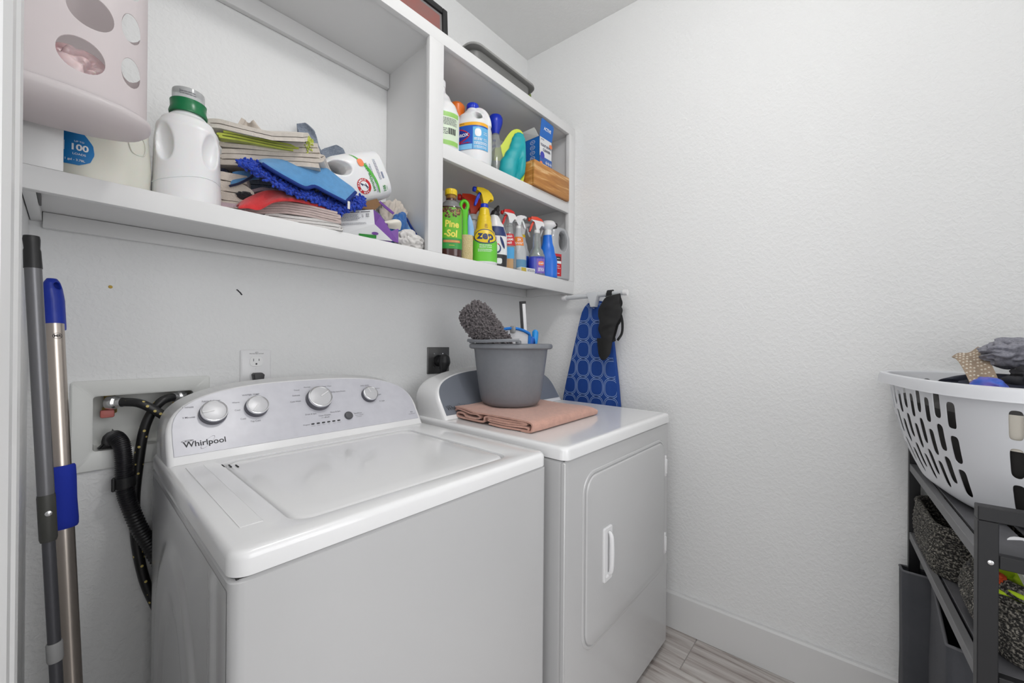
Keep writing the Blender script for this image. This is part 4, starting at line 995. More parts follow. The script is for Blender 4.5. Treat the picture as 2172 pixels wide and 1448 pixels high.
bm = NB(); tube(bm, [Vector(mf(u/24, 0.0))+Vector((0, 0.001, -0.002)) for u in range(25)] + [Vector(mf(1.0, v/8*0.72))+Vector((0, 0, -0.002)) for v in range(1, 9)], 0.0050, 8); q = part('hem', bm, mat('dark_blue_hem', (0.006, 0.03, 0.20), 0.9), t, 'dark blue hem', smooth=60); q.location = -t.location
bm = NB(); vs_ = box(bm, -1.149, -1.142, -0.3045, -0.3035, 1.566, 1.588, 0.0004, 1); q = part('care_tag', bm, WHT, t, 'white care tag'); q.location = -t.location
# beige stack, lime cloth, top towel
SF = frame(-1.412, -0.165, 1.640, -30)
pil('folded_towel', 'grey folded towel hidden behind the mop pads, under the beige stack', DENIM, zig(0.02, 0.20, -0.052, 3, 0.0165, 1.05, 1, 0.004, 27), 0.0155, 0.03, 0.13, 27, 0.003, lambda x, y: 0.07*x, SF)
pil('folded_towel', 'thick beige folded towel in the middle of the pile, above the mop pads', BEIGE, zig(-0.006, 0.236, 0.000, 3, 0.0135, 1.06, 1, 0.008, 7), 0.0120, 0.000, 0.14, 7, 0.006, lambda x, y: 0.10*x, SF, k=8)
pil('folded_towel', 'beige folded towel just under the lime cloth', terry('beige_terry_light', (0.70, 0.63, 0.56)), zig(-0.002, 0.232, 0.044, 2, 0.0125, 1.06, 1, 0.008, 17), 0.0110, 0.000, 0.14, 8, 0.006, lambda x, y: 0.10*x, SF, k=8)
LF = frame(-1.420, -0.186, 1.698, -22)
pil('folded_cloth', 'lime green folded cloth near the top of the pile', LIME, zig(0.000, 0.165, 0.000, 3, 0.0066, 1.08, 1, 0.012, 9), 0.0048, 0.000, 0.13, 9, 0.005, lambda x, y: 0.02*x, LF, k=8, cat='cloth')
TF = frame(-1.432, -0.172, 1.7225, -32)
pil('folded_towel', 'beige towel on the very top of the pile', terry('beige_terry_top', (0.74, 0.68, 0.61)), zig(-0.006, 0.215, -0.002, 2, 0.0105, 1.06, 1, 0.004, 10), 0.0096, -0.012, 0.135, 10, 0.007, lambda x, y: 0.10*x - 0.55*max(0, 0.035-y)*min(1, max(0, x-0.02)*9) , TF, k=10, ny=26)
bm = NB()
ct = Vector((-1.312, -0.085, 1.760)); 
def tail(u, v):
    a = (u-0.5)*2; h = 0.055*v; w = 0.060*(1-v**0.7)+0.010; return ct + Vector((a*w - 0.02*v, 0.012*sin(u*6), h + 0.004*sin(u*9)))
grid(bm, tail, 16, 12); solid(bm, 0.010); cloth('cloth', 'beige cloth corner sticking up behind the top towel', 'cloth', bm, BEIGE, GT)
# lime frill at the right of the stack
bm = NB(); crumple(bm, (-1.236, -0.245, 1.726), (0.015, 0.024, 0.026), 31, 0.35, 4.2, 4, None); cloth('cloth', 'lime green cloth frill at the right side of the beige stack', 'cloth', bm, LIME, GT)
# grey denim cloth behind
bm = NB()
def den(u, v):
    hh = [(0, 0.185), (0.13, 0.193), (0.30, 0.160), (0.42, 0.122), (0.55, 0.142), (0.72, 0.156), (0.86, 0.150), (1.0, 0.110)]
    for a_, b_ in zip(hh[:-1], hh[1:]):
        if u <= b_[0]+1e-6: top_ = a_[1]+(b_[1]-a_[1])*(u-a_[0])/(b_[0]-a_[0]); break
    x = -1.190+0.165*u+0.03*(1-v)*(1-u); z = 1.70 + top_*v; y = -0.048 - 0.045*(1-v) - 0.012*sin(u*11+v*5) - 0.014*noise.noise(Vector((u*5, v*6, 3)))
    return Vector((x, y, z))
grid(bm, den, 40, 30); solid(bm, 0.008); cloth('cloth', 'grey denim cloth slumped behind the white label jug', 'cloth', bm, DENIM, GT)
bm = NB(); crumple(bm, (-1.045, -0.135, 1.570), (0.115, 0.085, 0.078), 21, 0.10, 1.6, 5, -0.92); cloth('cloth', 'grey cloth bundle propping up the tilted white jug', 'cloth', bm, DENIM, GT)

# tilted white jug with green swoosh label
B = Body([(0, 0.066, 0.044, 3), (0.006, 0.074, 0.050, 3.2), (0.05, 0.0765, 0.052, 3.2), (0.10, 0.0765, 0.052, 3.2), (0.15, 0.0755, 0.050, 3), (0.185, 0.066, 0.044, 2.6), (0.205, 0.042, 0.034, 2.2), (0.215, 0.026, 0.026, 2), (0.232, 0.024, 0.024, 2)])
cut = NB(); rings = []
for y, s_ in ((-0.08, 1.5), (-0.045, 1.12), (-0.028, 0.92), (0.0, 0.85), (0.028, 0.92), (0.045, 1.12), (0.08, 1.5)):
    rings.append([Vector((0.036+p.x, y, 0.158+p.y)) for p in [Matrix.Rotation(rad(-20), 2) @ q.to_2d() for q in sring(0, 0, 0, 0.020*s_, 0.033*s_, 2.2, 30)]])
loft(cut, rings)
bm = B.mesh(52); me = soft(bm, 0.0024, 6, cut)
t = thing('detergent_jug', 'white jug with green swoosh and red round emblem, tipped over on the cloths', 'jug', (-0.980, -0.178, 1.748), rot=(0, rad(-116), 0))
part('jug_body', me, SWP, t, smooth=60)
cap_on(t, 0.028, 0.228, 0.262, WPLASTIC)
mp = B.map(0.08, -pi/2, 0.0009); GR2 = lab('leaf_green', (0.09, 0.46, 0.04)); GR3 = lab('dark_green', (0.02, 0.25, 0.03)); REDL = lab('red', (0.52, 0.01, 0.02)); ORL = lab('orange', (0.85, 0.22, 0.08))
bm = NB(); blob_into(bm, mp, -0.030, 0.024, 0.0235, 0.0235, n=40); e = part('emblem', bm, REDL, t, 'red round emblem', smooth=0)
mp2 = B.map(0.08, -pi/2, 0.0014); mp3 = B.map(0.08, -pi/2, 0.0019)
bm = NB(); blob_into(bm, mp2, -0.030, 0.024, 0.0145, 0.0145, n=36)
for s_, a0, sg in (('ARM & HAMMER', 90, -1),):
    for i, ch in enumerate(s_):
        a = rad(a0 + 118 - 21.5*i)
        if ch != ' ': text_into(bm, ch, 0.0082, shift(mp2, -0.030+0.0187*cos(a), 0.024+0.0187*sin(a), math.degrees(a)-90), 0.02)
flat_part('emblem_print', bm, LABW, t)
bm = NB()
tube(bm, [mp3(-0.039, 0.016), mp3(-0.031, 0.018), mp3(-0.025, 0.025), mp3(-0.021, 0.033)], 0.0018, 6, 4, flat=0.4); quad_into(bm, shift(mp3, -0.024, 0.031, 35), -0.0045, 0.0045, -0.0018, 0.0018); tube(bm, [mp3(-0.036, 0.012), mp3(-0.029, 0.017), mp3(-0.023, 0.018)], 0.0022, 6, 4, flat=0.4); flat_part('arm_print', bm, lab('navy', (0.01, 0.02, 0.12)), t)
bm = NB(); text_into(bm, 'sensitive skin', 0.0158, shift(mp2, -0.008, -0.008), 0.015); text_into(bm, '105', 0.0135, shift(mp2, -0.048, -0.048), 0.03); text_into(bm, 'LOADS', 0.004, shift(mp2, -0.048, -0.0575), 0.01); flat_part('lettering', bm, GR3, t)
bm = NB()
n = 26; r0 = []; r1 = []
for k in range(n+1):
    f = k/n; u = -0.058+0.128*f; v = -0.026 - 0.000*f + 0.052*f**2.2; w = 0.010*sin(pi*min(1, f*0.96+0.02))**0.8+0.0003
    r0.append(bm.verts.new(mp2(u, v-w*0.5))); r1.append(bm.verts.new(mp2(u, v+w*0.5)))
for a, b, c, d_ in zip(r0[:-1], r0[1:], r1[1:], r1[:-1]): bm.faces.new((a, b, c, d_))
flat_part('swoosh', bm, GR2, t, 'green swoosh')
bm = NB(); blob_into(bm, mp3, 0.037, 0.006, 0.0115, 0.010, 2.6); flat_part('badge', bm, ORL, t, 'orange badge')
bm = NB(); lines_into(bm, mp2, -0.055, 0.035, [-0.018, -0.022], 0.0016, 3); lines_into(bm, mp2, -0.02, 0.05, [-0.040, -0.045], 0.002, 4); quad_into(bm, mp2, -0.018, 0.002, -0.058, -0.052); flat_part('small_print', bm, lab('slate', (0.22, 0.25, 0.35)), t)

# purple dryer-sheet box lying open
PUR = mat('purple_card', (0.16, 0.055, 0.30), 0.5); CARD = mat('brown_card', (0.20, 0.105, 0.045), 0.8); WCARD = mat('white_card', (0.74, 0.75, 0.76), 0.5)
t = thing('dryer_sheet_box', 'open white and purple dryer sheet box lying in front of the tipped jug', 'box', (-1.07, -0.265, 1.499)); ot = t.location
def pan(name, pts, m, label=None, th=0.0016):
    bm = NB(); bm.faces.new([bm.verts.new(Vector(p)-ot) for p in pts]); bmesh.ops.triangulate(bm, faces=bm.faces); solid(bm, th); return part(name, bm, m, t, label, smooth=0)
FA, FB, FC, FD = Vector((-1.152, -0.240, 1.570)), Vector((-1.150, -0.240, 1.521)), Vector((-1.059, -0.292, 1.545)), Vector((-1.064, -0.292, 1.588))
LBc, LBl, E1, E2 = Vector((-1.001, -0.297, 1.5045)), Vector((-1.150, -0.236, 1.502)), Vector((-0.979, -0.294, 1.5045)), Vector((-0.977, -0.290, 1.550))
I1, I2 = Vector((-1.027, -0.268, 1.584)), Vector((-1.000, -0.285, 1.538))
pan('front_panel', [FA, FB, FC, FD], WCARD); pan('bottom_panel', [FB, LBl, LBc, FC], WCARD)
pan('end_flap', [FD, FC, LBc, I2, I1], PUR, 'purple end flap'); pan('end_panel', [I2, LBc, E1, E2], PUR, 'purple end panel')
BK = Vector((0.035, 0.060, 0.0))
pan('back_panel', [FA+BK, LBl+BK*1.1, LBc+BK, Vector((-0.975, -0.225, 1.575)), Vector((-1.010, -0.217, 1.610))], PUR); pan('left_panel', [FA, FB, LBl, LBl+BK*1.1, FA+BK], PUR)
pan('back_strip', [(-1.000, -0.216, 1.648), (-0.950, -0.222, 1.620), (-0.958, -0.226, 1.612), (-0.985, -0.224, 1.626), (-1.006, -0.222, 1.640)], PUR, 'purple back edge')
pan('top_flap', [(-1.120, -0.232, 1.592), (-1.010, -0.214, 1.653), (-1.000, -0.222, 1.635), (-1.030, -0.240, 1.606)], CARD, 'brown inside of the raised flap')
bm = NB()
def lin(u, v):
    a = -1.1+u*2.6; r = 0.018+0.010*v; return Vector((-1.012+0.034*v+r*0.8*sin(a), -0.262-0.012*v+0.010*sin(u*7), 1.552+0.026*cos(a)*(0.6+0.6*v)))-ot
grid(bm, lin, 16, 10); solid(bm, 0.0015); part('paper_liner', bm, mat('cream_paper', (0.78, 0.75, 0.66), 0.7), t, 'cream paper liner', smooth=60)
fx = (FD-FA).normalized(); fy = (FA-FB).normalized(); fn = fx.cross(fy); mpf = plane_map(FA-ot+fn*0.0022, fx, fy)
bm = NB(); lines_into(bm, mpf, 0.008, 0.072, [-0.011-0.0034*k for k in range(6)], 0.0012, 8, frac=0.75); quad_into(bm, mpf, 0.006, 0.064, -0.0066, -0.0040); quad_into(bm, mpf, 0.068, 0.094, -0.0066, -0.0040); lines_into(bm, mpf, 0.010, 0.088, [-0.037, -0.0405], 0.0012, 9)
text_into(bm, 'EST', 0.006, shift(mpf, 0.073, -0.017, 90), 0.01); lines_into(bm, mpf, 0.082, 0.092, [-0.012-0.003*k for k in range(4)], 0.0016, 11); flat_part('lettering', bm, GREYINK, t)
gx = (LBc-LBl).normalized(); gn = gx.cross((FC-LBc)).normalized(); gy = gn.cross(gx); mpb = plane_map(LBl-ot+gn*0.0022, gx, gy)
bm = NB(); quad_into(bm, mpb, 0.062, 0.112, 0.003, 0.013); flat_part('green_print', bm, GR3, t); bm = NB(); blob_into(bm, mpb, 0.108, 0.018, 0.010, 0.0045); flat_part('purple_print', bm, PUR, t)

# small cloths right of the box
def cl(name, label, c, s, seed, m, amp=0.2, fq=2.2, rot=None, flat=-0.9):
    bm = NB(); crumple(bm, c, s, seed, amp, fq, 5, flat, rot); return cloth(name, label, 'cloth', bm, m, 'cloths at the right end of the left shelf')
cl('cloth', 'beige crumpled cloth behind the purple box', (-0.925, -0.150, 1.598), (0.060, 0.032, 0.092), 41, BEIGE, 0.26, 3.0, Matrix.Rotation(rad(24), 4, 'Y'), -0.98)
cl('cloth', 'blue crumpled microfibre cloth right of the purple box', (-0.934, -0.222, 1.572), (0.032, 0.022, 0.058), 42, MICROD, 0.16, 1.8, Matrix.Rotation(rad(20), 4, 'Y'), -0.98)
bm = NB(); slab(bm, bil((-0.935, -0.225, 1.575), (-0.856, -0.225, 1.550), (-0.856, -0.175, 1.600), (-0.897, -0.165, 1.632), lambda u, v: 0.012*sin(u*4)), 0.012, 24, 16); o = cloth('cloth', 'blue microfibre cloth corner against the white divider', 'cloth', bm, MICRO, 'cloths at the right end of the left shelf')
bm = NB(); tube(bm, [(-0.897, -0.166, 1.634), (-0.872, -0.170, 1.634), (-0.857, -0.178, 1.606), (-0.855, -0.226, 1.553)], 0.004, 8, 4); q = part('hem', bm, mat('dark_blue_hem', (0.006, 0.03, 0.20), 0.9), o, 'dark blue hem'); q.location = -o.location
cl('cloth', 'white crumpled cloth at the right end of the left shelf', (-0.908, -0.252, 1.528), (0.052, 0.034, 0.036), 44, WHT, 0.2, 2.6, None, -0.85)
# ---------------------------------------------------------------- upper right bay
Z2 = 1.8795
YELL = mat('yellow_plastic', (0.78, 0.55, 0.01), 0.32); LIMEP = mat('lime_plastic', (0.58, 0.68, 0.01), 0.4); TEAL = mat('teal_silicone', (0.005, 0.36, 0.40), 0.42, sss=0.1)
CBLUE = mat('cap_blue', (0.004, 0.03, 0.50), 0.3); ORANGE = mat('cap_orange', (0.80, 0.17, 0.01), 0.35); REDP = mat('red_plastic', (0.62, 0.012, 0.012), 0.35); REDO = mat('red_orange_plastic', (0.75, 0.05, 0.012), 0.35)
CLEAR = mat('clear_bottle', (0.72, 0.75, 0.75), 0.12, trans=0.75); WOOD = None
def wood_mat():
    m = bpy.data.materials.new('cedar_wood'); m.use_nodes = True; nt = m.node_tree; b = nt.nodes['Principled BSDF']; b.inputs['Roughness'].default_value = 0.4
    tc = nt.nodes.new('ShaderNodeTexCoord'); mp = nt.nodes.new('ShaderNodeMapping'); mp.inputs['Scale'].default_value = (2.2, 3, 20); mp.inputs['Rotation'].default_value = (0, rad(7), 0); mp.inputs['Location'].default_value = (0, 0, 0.6)
    w = nt.nodes.new('ShaderNodeTexNoise'); w.inputs['Scale'].default_value = 2.2; w.inputs['Detail'].default_value = 5; w.inputs['Distortion'].default_value = 1.0
    r = nt.nodes.new('ShaderNodeValToRGB'); e = r.color_ramp.elements; e[0].position = 0.36; e[0].color = (0.38, 0.15, 0.03, 1); e[1].position = 0.70; e[1].color = (0.76, 0.52, 0.26, 1); k = e.new(0.57); k.color = (0.52, 0.235, 0.055, 1)
    nt.links.new(tc.outputs['Object'], mp.inputs[0]); nt.links.new(mp.outputs[0], w.inputs['Vector']); nt.links.new(w.outputs[0], r.inputs[0]); nt.links.new(r.outputs[0], b.inputs['Base Color']); return m
WOOD = wood_mat()
# white jug with green bordered label, half behind the stile
B = Body([(0, 0.062, 0.062, 3), (0.006, 0.069, 0.069, 3), (0.06, 0.070, 0.070, 3), (0.135, 0.070, 0.070, 3), (0.165, 0.062, 0.062, 2.6), (0.205, 0.040, 0.040, 2.2), (0.235, 0.022, 0.022, 2), (0.255, 0.020, 0.020, 2)])
t = bottle('cleaner_jug', 'white jug with green bordered label and barcode, half hidden by the shelf divider post', 'jug', (-0.762, -0.215, Z2), -26, B, SWP)
cap_on(t, 0.022, 0.25, 0.275, WPLASTIC)
label_on(t, B, 0.012, 0.132, -0.062, 0.062, lab('white_green', (0.66, 0.76, 0.60)), label='pale green label'); 
bm = NB(); mp = B.map(0.072, -pi/2, 0.001)
for a in (0.050, -0.050): quad_into(bm, mp, -0.06, 0.06, a-0.008, a+0.008, 20, 2)
flat_part('label_border', bm, lab('pale_green', (0.28, 0.55, 0.12)), t)
mp = B.map(0.072, -pi/2, 0.0014)
bm = NB(); lines_into(bm, mp, -0.052, 0.050, [0.036-0.0045*k for k in range(6)], 0.0022, 2, frac=0.95); lines_into(bm, mp, -0.052, 0.020, [0.004-0.006*k for k in range(5)], 0.0028, 4, frac=0.5); flat_part('lettering', bm, GREYINK, t)
bm = NB(); x = 0.016
for k in range(13): quad_into(bm, mp, x, x+0.0008+0.0008*(k*7 % 3), -0.020, 0.002); x += 0.0024
flat_part('barcode', bm, INK, t)
# orange capped bottle behind
B = Body([(0, 0.036, 0.036, 2.2), (0.005, 0.040, 0.040, 2.2), (0.15, 0.040, 0.040, 2.2), (0.19, 0.030, 0.030, 2), (0.21, 0.022, 0.022, 2)])
t = bottle('cleaner_bottle', 'white bottle with orange cap, behind the jug with the blue label', 'bottle', (-0.628, -0.155, Z2), face(-0.628, -0.155), B, SWP)
bm = NB(); lathe(bm, [(0.026, 0.205), (0.032, 0.215), (0.033, 0.262), (0.026, 0.272), (0.001, 0.273)], 30); part('cap', bm, ORANGE, t, 'orange cap')
label_on(t, B, 0.03, 0.14, -0.03, 0.05, lab('dark_green', (0.02, 0.25, 0.03)), label='green label')
# bleach jug
B = Body([(0, 0.064, 0.056, 2.5), (0.006, 0.073, 0.064, 2.5), (0.04, 0.0765, 0.067, 2.4), (0.10, 0.0765, 0.067, 2.4), (0.145, 0.0755, 0.066, 2.4), (0.165, 0.072, 0.063, 2.3), (0.195, 0.058, 0.052, 2.2), (0.218, 0.036, 0.034, 2), (0.226, 0.024, 0.024, 2), (0.238, 0.0225, 0.0225, 2)])
cut = NB(); rings = []
for y, s_ in ((-0.09, 1.9), (-0.05, 1.2), (-0.025, 0.9), (0, 0.8), (0.025, 0.9), (0.05, 1.2), (0.09, 1.9)):
    rings.append([Vector((0.037+p.x, y, 0.193+p.y)) for p in [Matrix.Rotation(rad(38), 2) @ q.to_2d() for q in sring(0, 0, 0, 0.0125*s_, 0.0225*s_, 2.2, 28)]])
loft(cut, rings)
vs_ = []
hb = B.mesh(48); tube(hb, [(0.012, 0, 0.226), (0.032, 0, 0.224), (0.052, 0, 0.207), (0.064, 0, 0.178), (0.068, 0, 0.155)], [0.014, 0.0145, 0.0145, 0.0145, 0.013], 14, 5)
t = bottle('bleach_jug', 'white bleach jug with blue cap, handle hole and blue wraparound label', 'jug', (-0.603, -0.222, Z2), face(-0.603, -0.222, -24), B, SWP, me=soft(hb, 0.0024, 4, cut))
cap_on(t, 0.0245, 0.234, 0.255, CBLUE, label='blue cap')
label_on(t, B, 0.048, 0.152, -0.095, 0.095, lab('bleach_blue', (0.006, 0.085, 0.46)), off=0.0008, label='blue label')
label_on(t, B, 0.140, 0.153, -0.095, 0.095, lab('amber', (0.85, 0.42, 0.02)), off=0.0012, name='label_band', label='yellow label band')
label_on(t, B, 0.048, 0.134, 0.030, 0.095, lab('sky', (0.12, 0.42, 0.72)), off=0.0012, name='side_label', label='light blue side label')
mp = B.map(0.09, -pi/2, 0.0016); mq = B.map(0.09, -pi/2, 0.0021)
bm = NB(); blob_into(bm, mp, -0.020, 0.012, 0.040, 0.026, 1.35, 40); flat_part('logo_edge', bm, REDL, t)
bm = NB(); blob_into(bm, mq, -0.021, 0.012, 0.0355, 0.0215, 1.35, 40); flat_part('logo_field', bm, lab('navy_logo', (0.01, 0.03, 0.28)), t)
mr = B.map(0.09, -pi/2, 0.0027)
bm = NB(); text_into(bm, 'CLOROX', 0.0165, shift(mr, -0.021, 0.011, 4), 0.035); flat_part('logo', bm, LABW, t)
bm = NB(); blob_into(bm, mq, 0.050, 0.022, 0.0125, 0.0155, 2.6); lines_into(bm, mq, 0.035, 0.066, [0.0, -0.005], 0.003, 2); lines_into(bm, mq, 0.035, 0.09, [-0.014, -0.018, -0.022, -0.030, -0.035], 0.002, 6); lines_into(bm, mq, 0.072, 0.09, [0.025, 0.018, 0.0, -0.006], 0.002, 7); flat_part('panel_print', bm, LABW, t)
bm = NB(); quad_into(bm, mq, -0.075, 0.028, -0.042, -0.022, 16, 2); flat_part('label_wave', bm, lab('sky_light', (0.22, 0.55, 0.85)), t)
bm = NB(); lines_into(bm, mr, -0.045, 0.020, [-0.017], 0.004, 12, frac=1.0); flat_part('red_print', bm, REDL, t)
bm = NB(); text_into(bm, 'CLEANS & DISINFECTS', 0.0052, shift(mr, -0.030, 0.0565), 0.02); lines_into(bm, mr, -0.08, -0.055, [0.054, 0.058], 0.002, 5); flat_part('lettering', bm, INK, t)
# spray bottle with blue bulb head behind the jug
def sprayer(t, z0, s, hm, tm, cm, yaw=0.0, big=1.0, nm=None, tall=1.0):
    """trigger head on a neck at height z0; the nozzle points along local -x rotated by yaw"""
    M = Matrix.Translation((0, 0, z0)) @ Matrix.Rotation(rad(yaw), 4, 'Z') @ Matrix.Scale(s, 4)
    bm = NB(); lathe(bm, [(0.0155, -0.002), (0.0155, 0.013), (0.0135, 0.016), (0.0115, 0.0165)], 24, M=M); part('collar', bm, cm, t)
    bm = NB(); head = [(-0.010, 0.014), (0.010, 0.014), (0.0125, 0.030), (0.020, 0.040), (0.0285, 0.030), (0.0345, 0.0325), (0.0340, 0.045), (0.026, 0.058*tall), (0.012, 0.069*tall), (-0.008, 0.075*tall), (-0.034, 0.0745*tall), (-0.036, 0.060), (-0.016, 0.056), (-0.011, 0.045)]
    prism(bm, head, -0.0115*big, 0.0115*big, M, bevel=0.003*s); h = part('spray_head', bm, hm, t, smooth=40)
    bm = NB(); lathe(bm, [(0.0065, 0), (0.0095, 0.002), (0.0095, 0.010), (0.0075, 0.0125), (0.004, 0.013)], 18, M=M @ Matrix.Translation((-0.035, 0, 0.067*tall)) @ Matrix.Rotation(-pi/2, 4, 'Y')); part('nozzle', bm, tm, t)
    bm = NB(); prism(bm, [(-0.013, 0.057), (-0.024, 0.057), (-0.033, 0.040), (-0.041, 0.016), (-0.043, 0.006), (-0.036, 0.004), (-0.031, 0.016), (-0.024, 0.036)], -0.0065, 0.0065, M, bevel=0.002*s); part('trigger', bm, tm, t, smooth=40)
    return h
B = Body([(0, 0.036, 0.036, 2.2), (0.005, 0.041, 0.041, 2.2), (0.10, 0.041, 0.041, 2.2), (0.15, 0.036, 0.036, 2), (0.20, 0.019, 0.019, 2), (0.219, 0.015, 0.015, 2)])
t = bottle('spray_bottle', 'clear bottle with a rounded royal blue head, right behind the bleach jug', 'bottle', (-0.434, -0.185, Z2), face(-0.434, -0.185), B, CLEAR)
bm = NB(); lathe(bm, [(0.016, 0.218), (0.0175, 0.228), (0.024, 0.246), (0.030, 0.266), (0.031, 0.284), (0.026, 0.296), (0.012, 0.302), (0.001, 0.303)], 30); part('head', bm, CBLUE, t, 'royal blue head')
bm = NB(); lathe(bm, [(0.036, 0.006), (0.0385, 0.008), (0.0385, 0.088), (0.001, 0.0885)], 28); part('liquid', bm, mat('grey_green_liquid', (0.13, 0.17, 0.12), 0.3), t)
B = Body([(0, 0.030, 0.030, 2.2), (0.005, 0.034, 0.034, 2.2), (0.12, 0.034, 0.034, 2.2), (0.15, 0.025, 0.025, 2), (0.165, 0.016, 0.016, 2), (0.18, 0.015, 0.015, 2)])
t = bottle('small_bottle', 'small pale bottle with blue cap behind the teal dustpan', 'bottle', (-0.342, -0.115, Z2), 0, B, SWP); cap_on(t, 0.0185, 0.178, 0.203, CBLUE, label='blue cap')
# teal and lime scrubber caddy
t = thing('silicone_scoop', 'teal and lime silicone scoop standing between the bleach jug and the blue box', 'scoop', (-0.396, -0.247, Z2+0.004), rz=-36); 
def oring(z, o, r, p=2.4, n=30, ay=1.0): return None
bm = NB(); out = [(-0.070, 0.004), (0.052, 0.004), (0.060, 0.05), (0.062, 0.14), (0.058, 0.19), (0.050, 0.219), (0.036, 0.234), (0.016, 0.235), (-0.004, 0.223), (-0.024, 0.197), (-0.042, 0.166), (-0.060, 0.144), (-0.074, 0.138), (-0.078, 0.06)]
P3 = [Vector((a, 0, b)) for a, b in out]; P3 = [Vector(q) for q in catmull([(a, 0, b) for a, b in out[1:]], 4)] + [Vector((-0.070, 0, 0.004))]
loft(bm, [[Vector((q.x*k, y, 0.10+(q.z-0.10)*k)) for q in P3] for y, k in ((0.030, 0.93), (0.034, 0.985), (0.032, 1.0), (0.004, 1.0), (-0.002, 0.985), (-0.002, 0.95))]); part('back', bm, LIMEP, t, 'lime back with a wavy edge', smooth=50)
bm = NB(); S = [(0.002, 0.026, 0.016, -0.004), (0.008, 0.040, 0.024, -0.004), (0.045, 0.058, 0.031, 0.0), (0.080, 0.057, 0.031, 0.004), (0.115, 0.047, 0.028, 0.014), (0.150, 0.036, 0.023, 0.024), (0.185, 0.030, 0.018, 0.028), (0.207, 0.021, 0.012, 0.030), (0.216, 0.010, 0.005, 0.031)]
b2 = Body([(z, rx, ry, 2.6, cx) for z, rx, ry, cx in S], 5); rr = []
for s_ in b2.S:
    ring = sring(s_[4], -0.006, s_[0], s_[1], s_[2], s_[3], 40)
    for q in ring:
        if q.y < -0.006: q.y += 0.016*math.exp(-((q.x-s_[4]-0.022)/0.010)**2)*min(1, max(0, (0.16-q.z)/0.06))
    rr.append(ring)
loft(bm, rr); part('scoop', bm, TEAL, t, 'teal scoop', smooth=60)
# wooden box and toilet bowl cleaner carton
t = thing('wooden_box', 'varnished cedar box with streaked grain at the right end of the upper shelf', 'box', (-0.189, -0.235, Z2))
bm = NB(); box(bm, -0.137, 0.135, -0.082, -0.070, 0.0, 0.112, 0.0025); part('front_board', bm, WOOD, t)
bm = NB(); box(bm, -0.137, -0.126, -0.0698, 0.075, 0.0, 0.112, 0.002); part('side_board', bm, WOOD, t)
bm = NB(); box(bm, 0.124, 0.135, -0.0698, 0.075, 0.0, 0.112, 0.002); part('side_board', bm, WOOD, t)
bm = NB(); box(bm, -0.1258, 0.1238, 0.064, 0.075, 0.0, 0.112, 0.002); part('back_board', bm, WOOD, t)
bm = NB(); box(bm, -0.1258, 0.1238, -0.0698, 0.0638, 0.100, 0.110, 0.001); part('lid', bm, WOOD, t)
bm = NB(); box(bm, -0.1258, 0.1238, -0.0698, 0.0638, 0.001, 0.008); part('bottom_board', bm, WOOD, t)
CB = lab('carton_blue', (0.006, 0.13, 0.50)); 
t = thing('carton', 'blue and white toilet bowl cleaner carton with raised blue flap on the cedar box', 'carton', (-0.217, -0.252, Z2+0.1125))
def pan2(name, pts, m, label=None, th=0.0012):
    bm = NB(); bm.faces.new([bm.verts.new(Vector(p)) for p in pts]); solid(bm, th); return part(name, bm, m, t, label, smooth=0)
hx, hy, hz = 0.046, 0.043, 0.132
pan2('front_panel', [(-hx, -hy, 0), (hx, -hy, 0), (hx, -hy, hz), (-hx, -hy, hz)], WCARD)
pan2('left_panel', [(-hx, -hy, 0), (-hx, -hy, hz), (-hx, hy, hz), (-hx, hy, 0)], CB, 'blue side panel')
pan2('right_panel', [(hx, -hy, 0), (hx, hy, 0), (hx, hy, hz), (hx, -hy, hz)], CB); pan2('back_panel', [(-hx, hy, 0), (-hx, hy, hz), (hx, hy, hz), (hx, hy, 0)], WCARD)
pan2('bottom_panel', [(-hx, -hy, 0.0002), (-hx, hy, 0.0002), (hx, hy, 0.0002), (hx, -hy, 0.0002)], WCARD)
pan2('top_flap', [(-hx, -hy-0.001, hz), (hx, -hy-0.001, hz), (hx+0.002, -hy-0.010, hz+0.066), (hx-0.008, -hy-0.011, hz+0.073), (-hx+0.004, -hy-0.011, hz+0.078), (-hx, -hy-0.010, hz+0.070)], CB, 'raised blue flap')
pan2('side_flap', [(-hx-0.001, -hy+0.004, hz), (-hx-0.001, hy-0.004, hz), (-hx-0.030, hy-0.006, hz+0.028), (-hx-0.026, -hy+0.010, hz+0.030)], WCARD, 'white flap')
pf = plane_map((0, -hy-0.0016, 0), (1, 0, 0), (0, 0, 1)); pl_ = plane_map((-hx-0.0016, 0, 0), (0, -1, 0), (0, 0, 1))
bm = NB(); text_into(bm, 'TOILET BOWL', 0.0148, shift(pf, 0, 0.097), 0.02, sx=0.82); text_into(bm, 'CLEANER', 0.0160, shift(pf, 0.006, 0.078), 0.02, sx=0.82); text_into(bm, 'ACTIVE', 0.0070, shift(pf, -0.026, 0.122), 0.02); flat_part('lettering', bm, lab('ink_blue', (0.02, 0.03, 0.10)), t)
bm = NB(); mpf2 = plane_map((0, -hy-0.0062, hz+0.036), (1, 0, 0), Vector((0, -0.010, 0.070)).normalized()); text_into(bm, 'ACTIVE', 0.0185, shift(mpf2, 0.004, 0.004), 0.03, sx=0.85); flat_part('flap_lettering', bm, LABW, t)
bm = NB(); quad_into(bm, pf, -hx, hx, 0.0005, 0.045); flat_part('blue_print', bm, lab('denim_blue', (0.03, 0.12, 0.42)), t)
pg = plane_map((0, -hy-0.0021, 0), (1, 0, 0), (0, 0, 1)); bm = NB()
for k in range(3): blob_into(bm, pg, 0.004+0.016*k, 0.024, 0.0065, 0.0075, inner=0.8); lines_into(bm, pg, -0.001+0.016*k, 0.009+0.016*k, [0.024], 0.003, k)
flat_part('icons', bm, LABW, t)
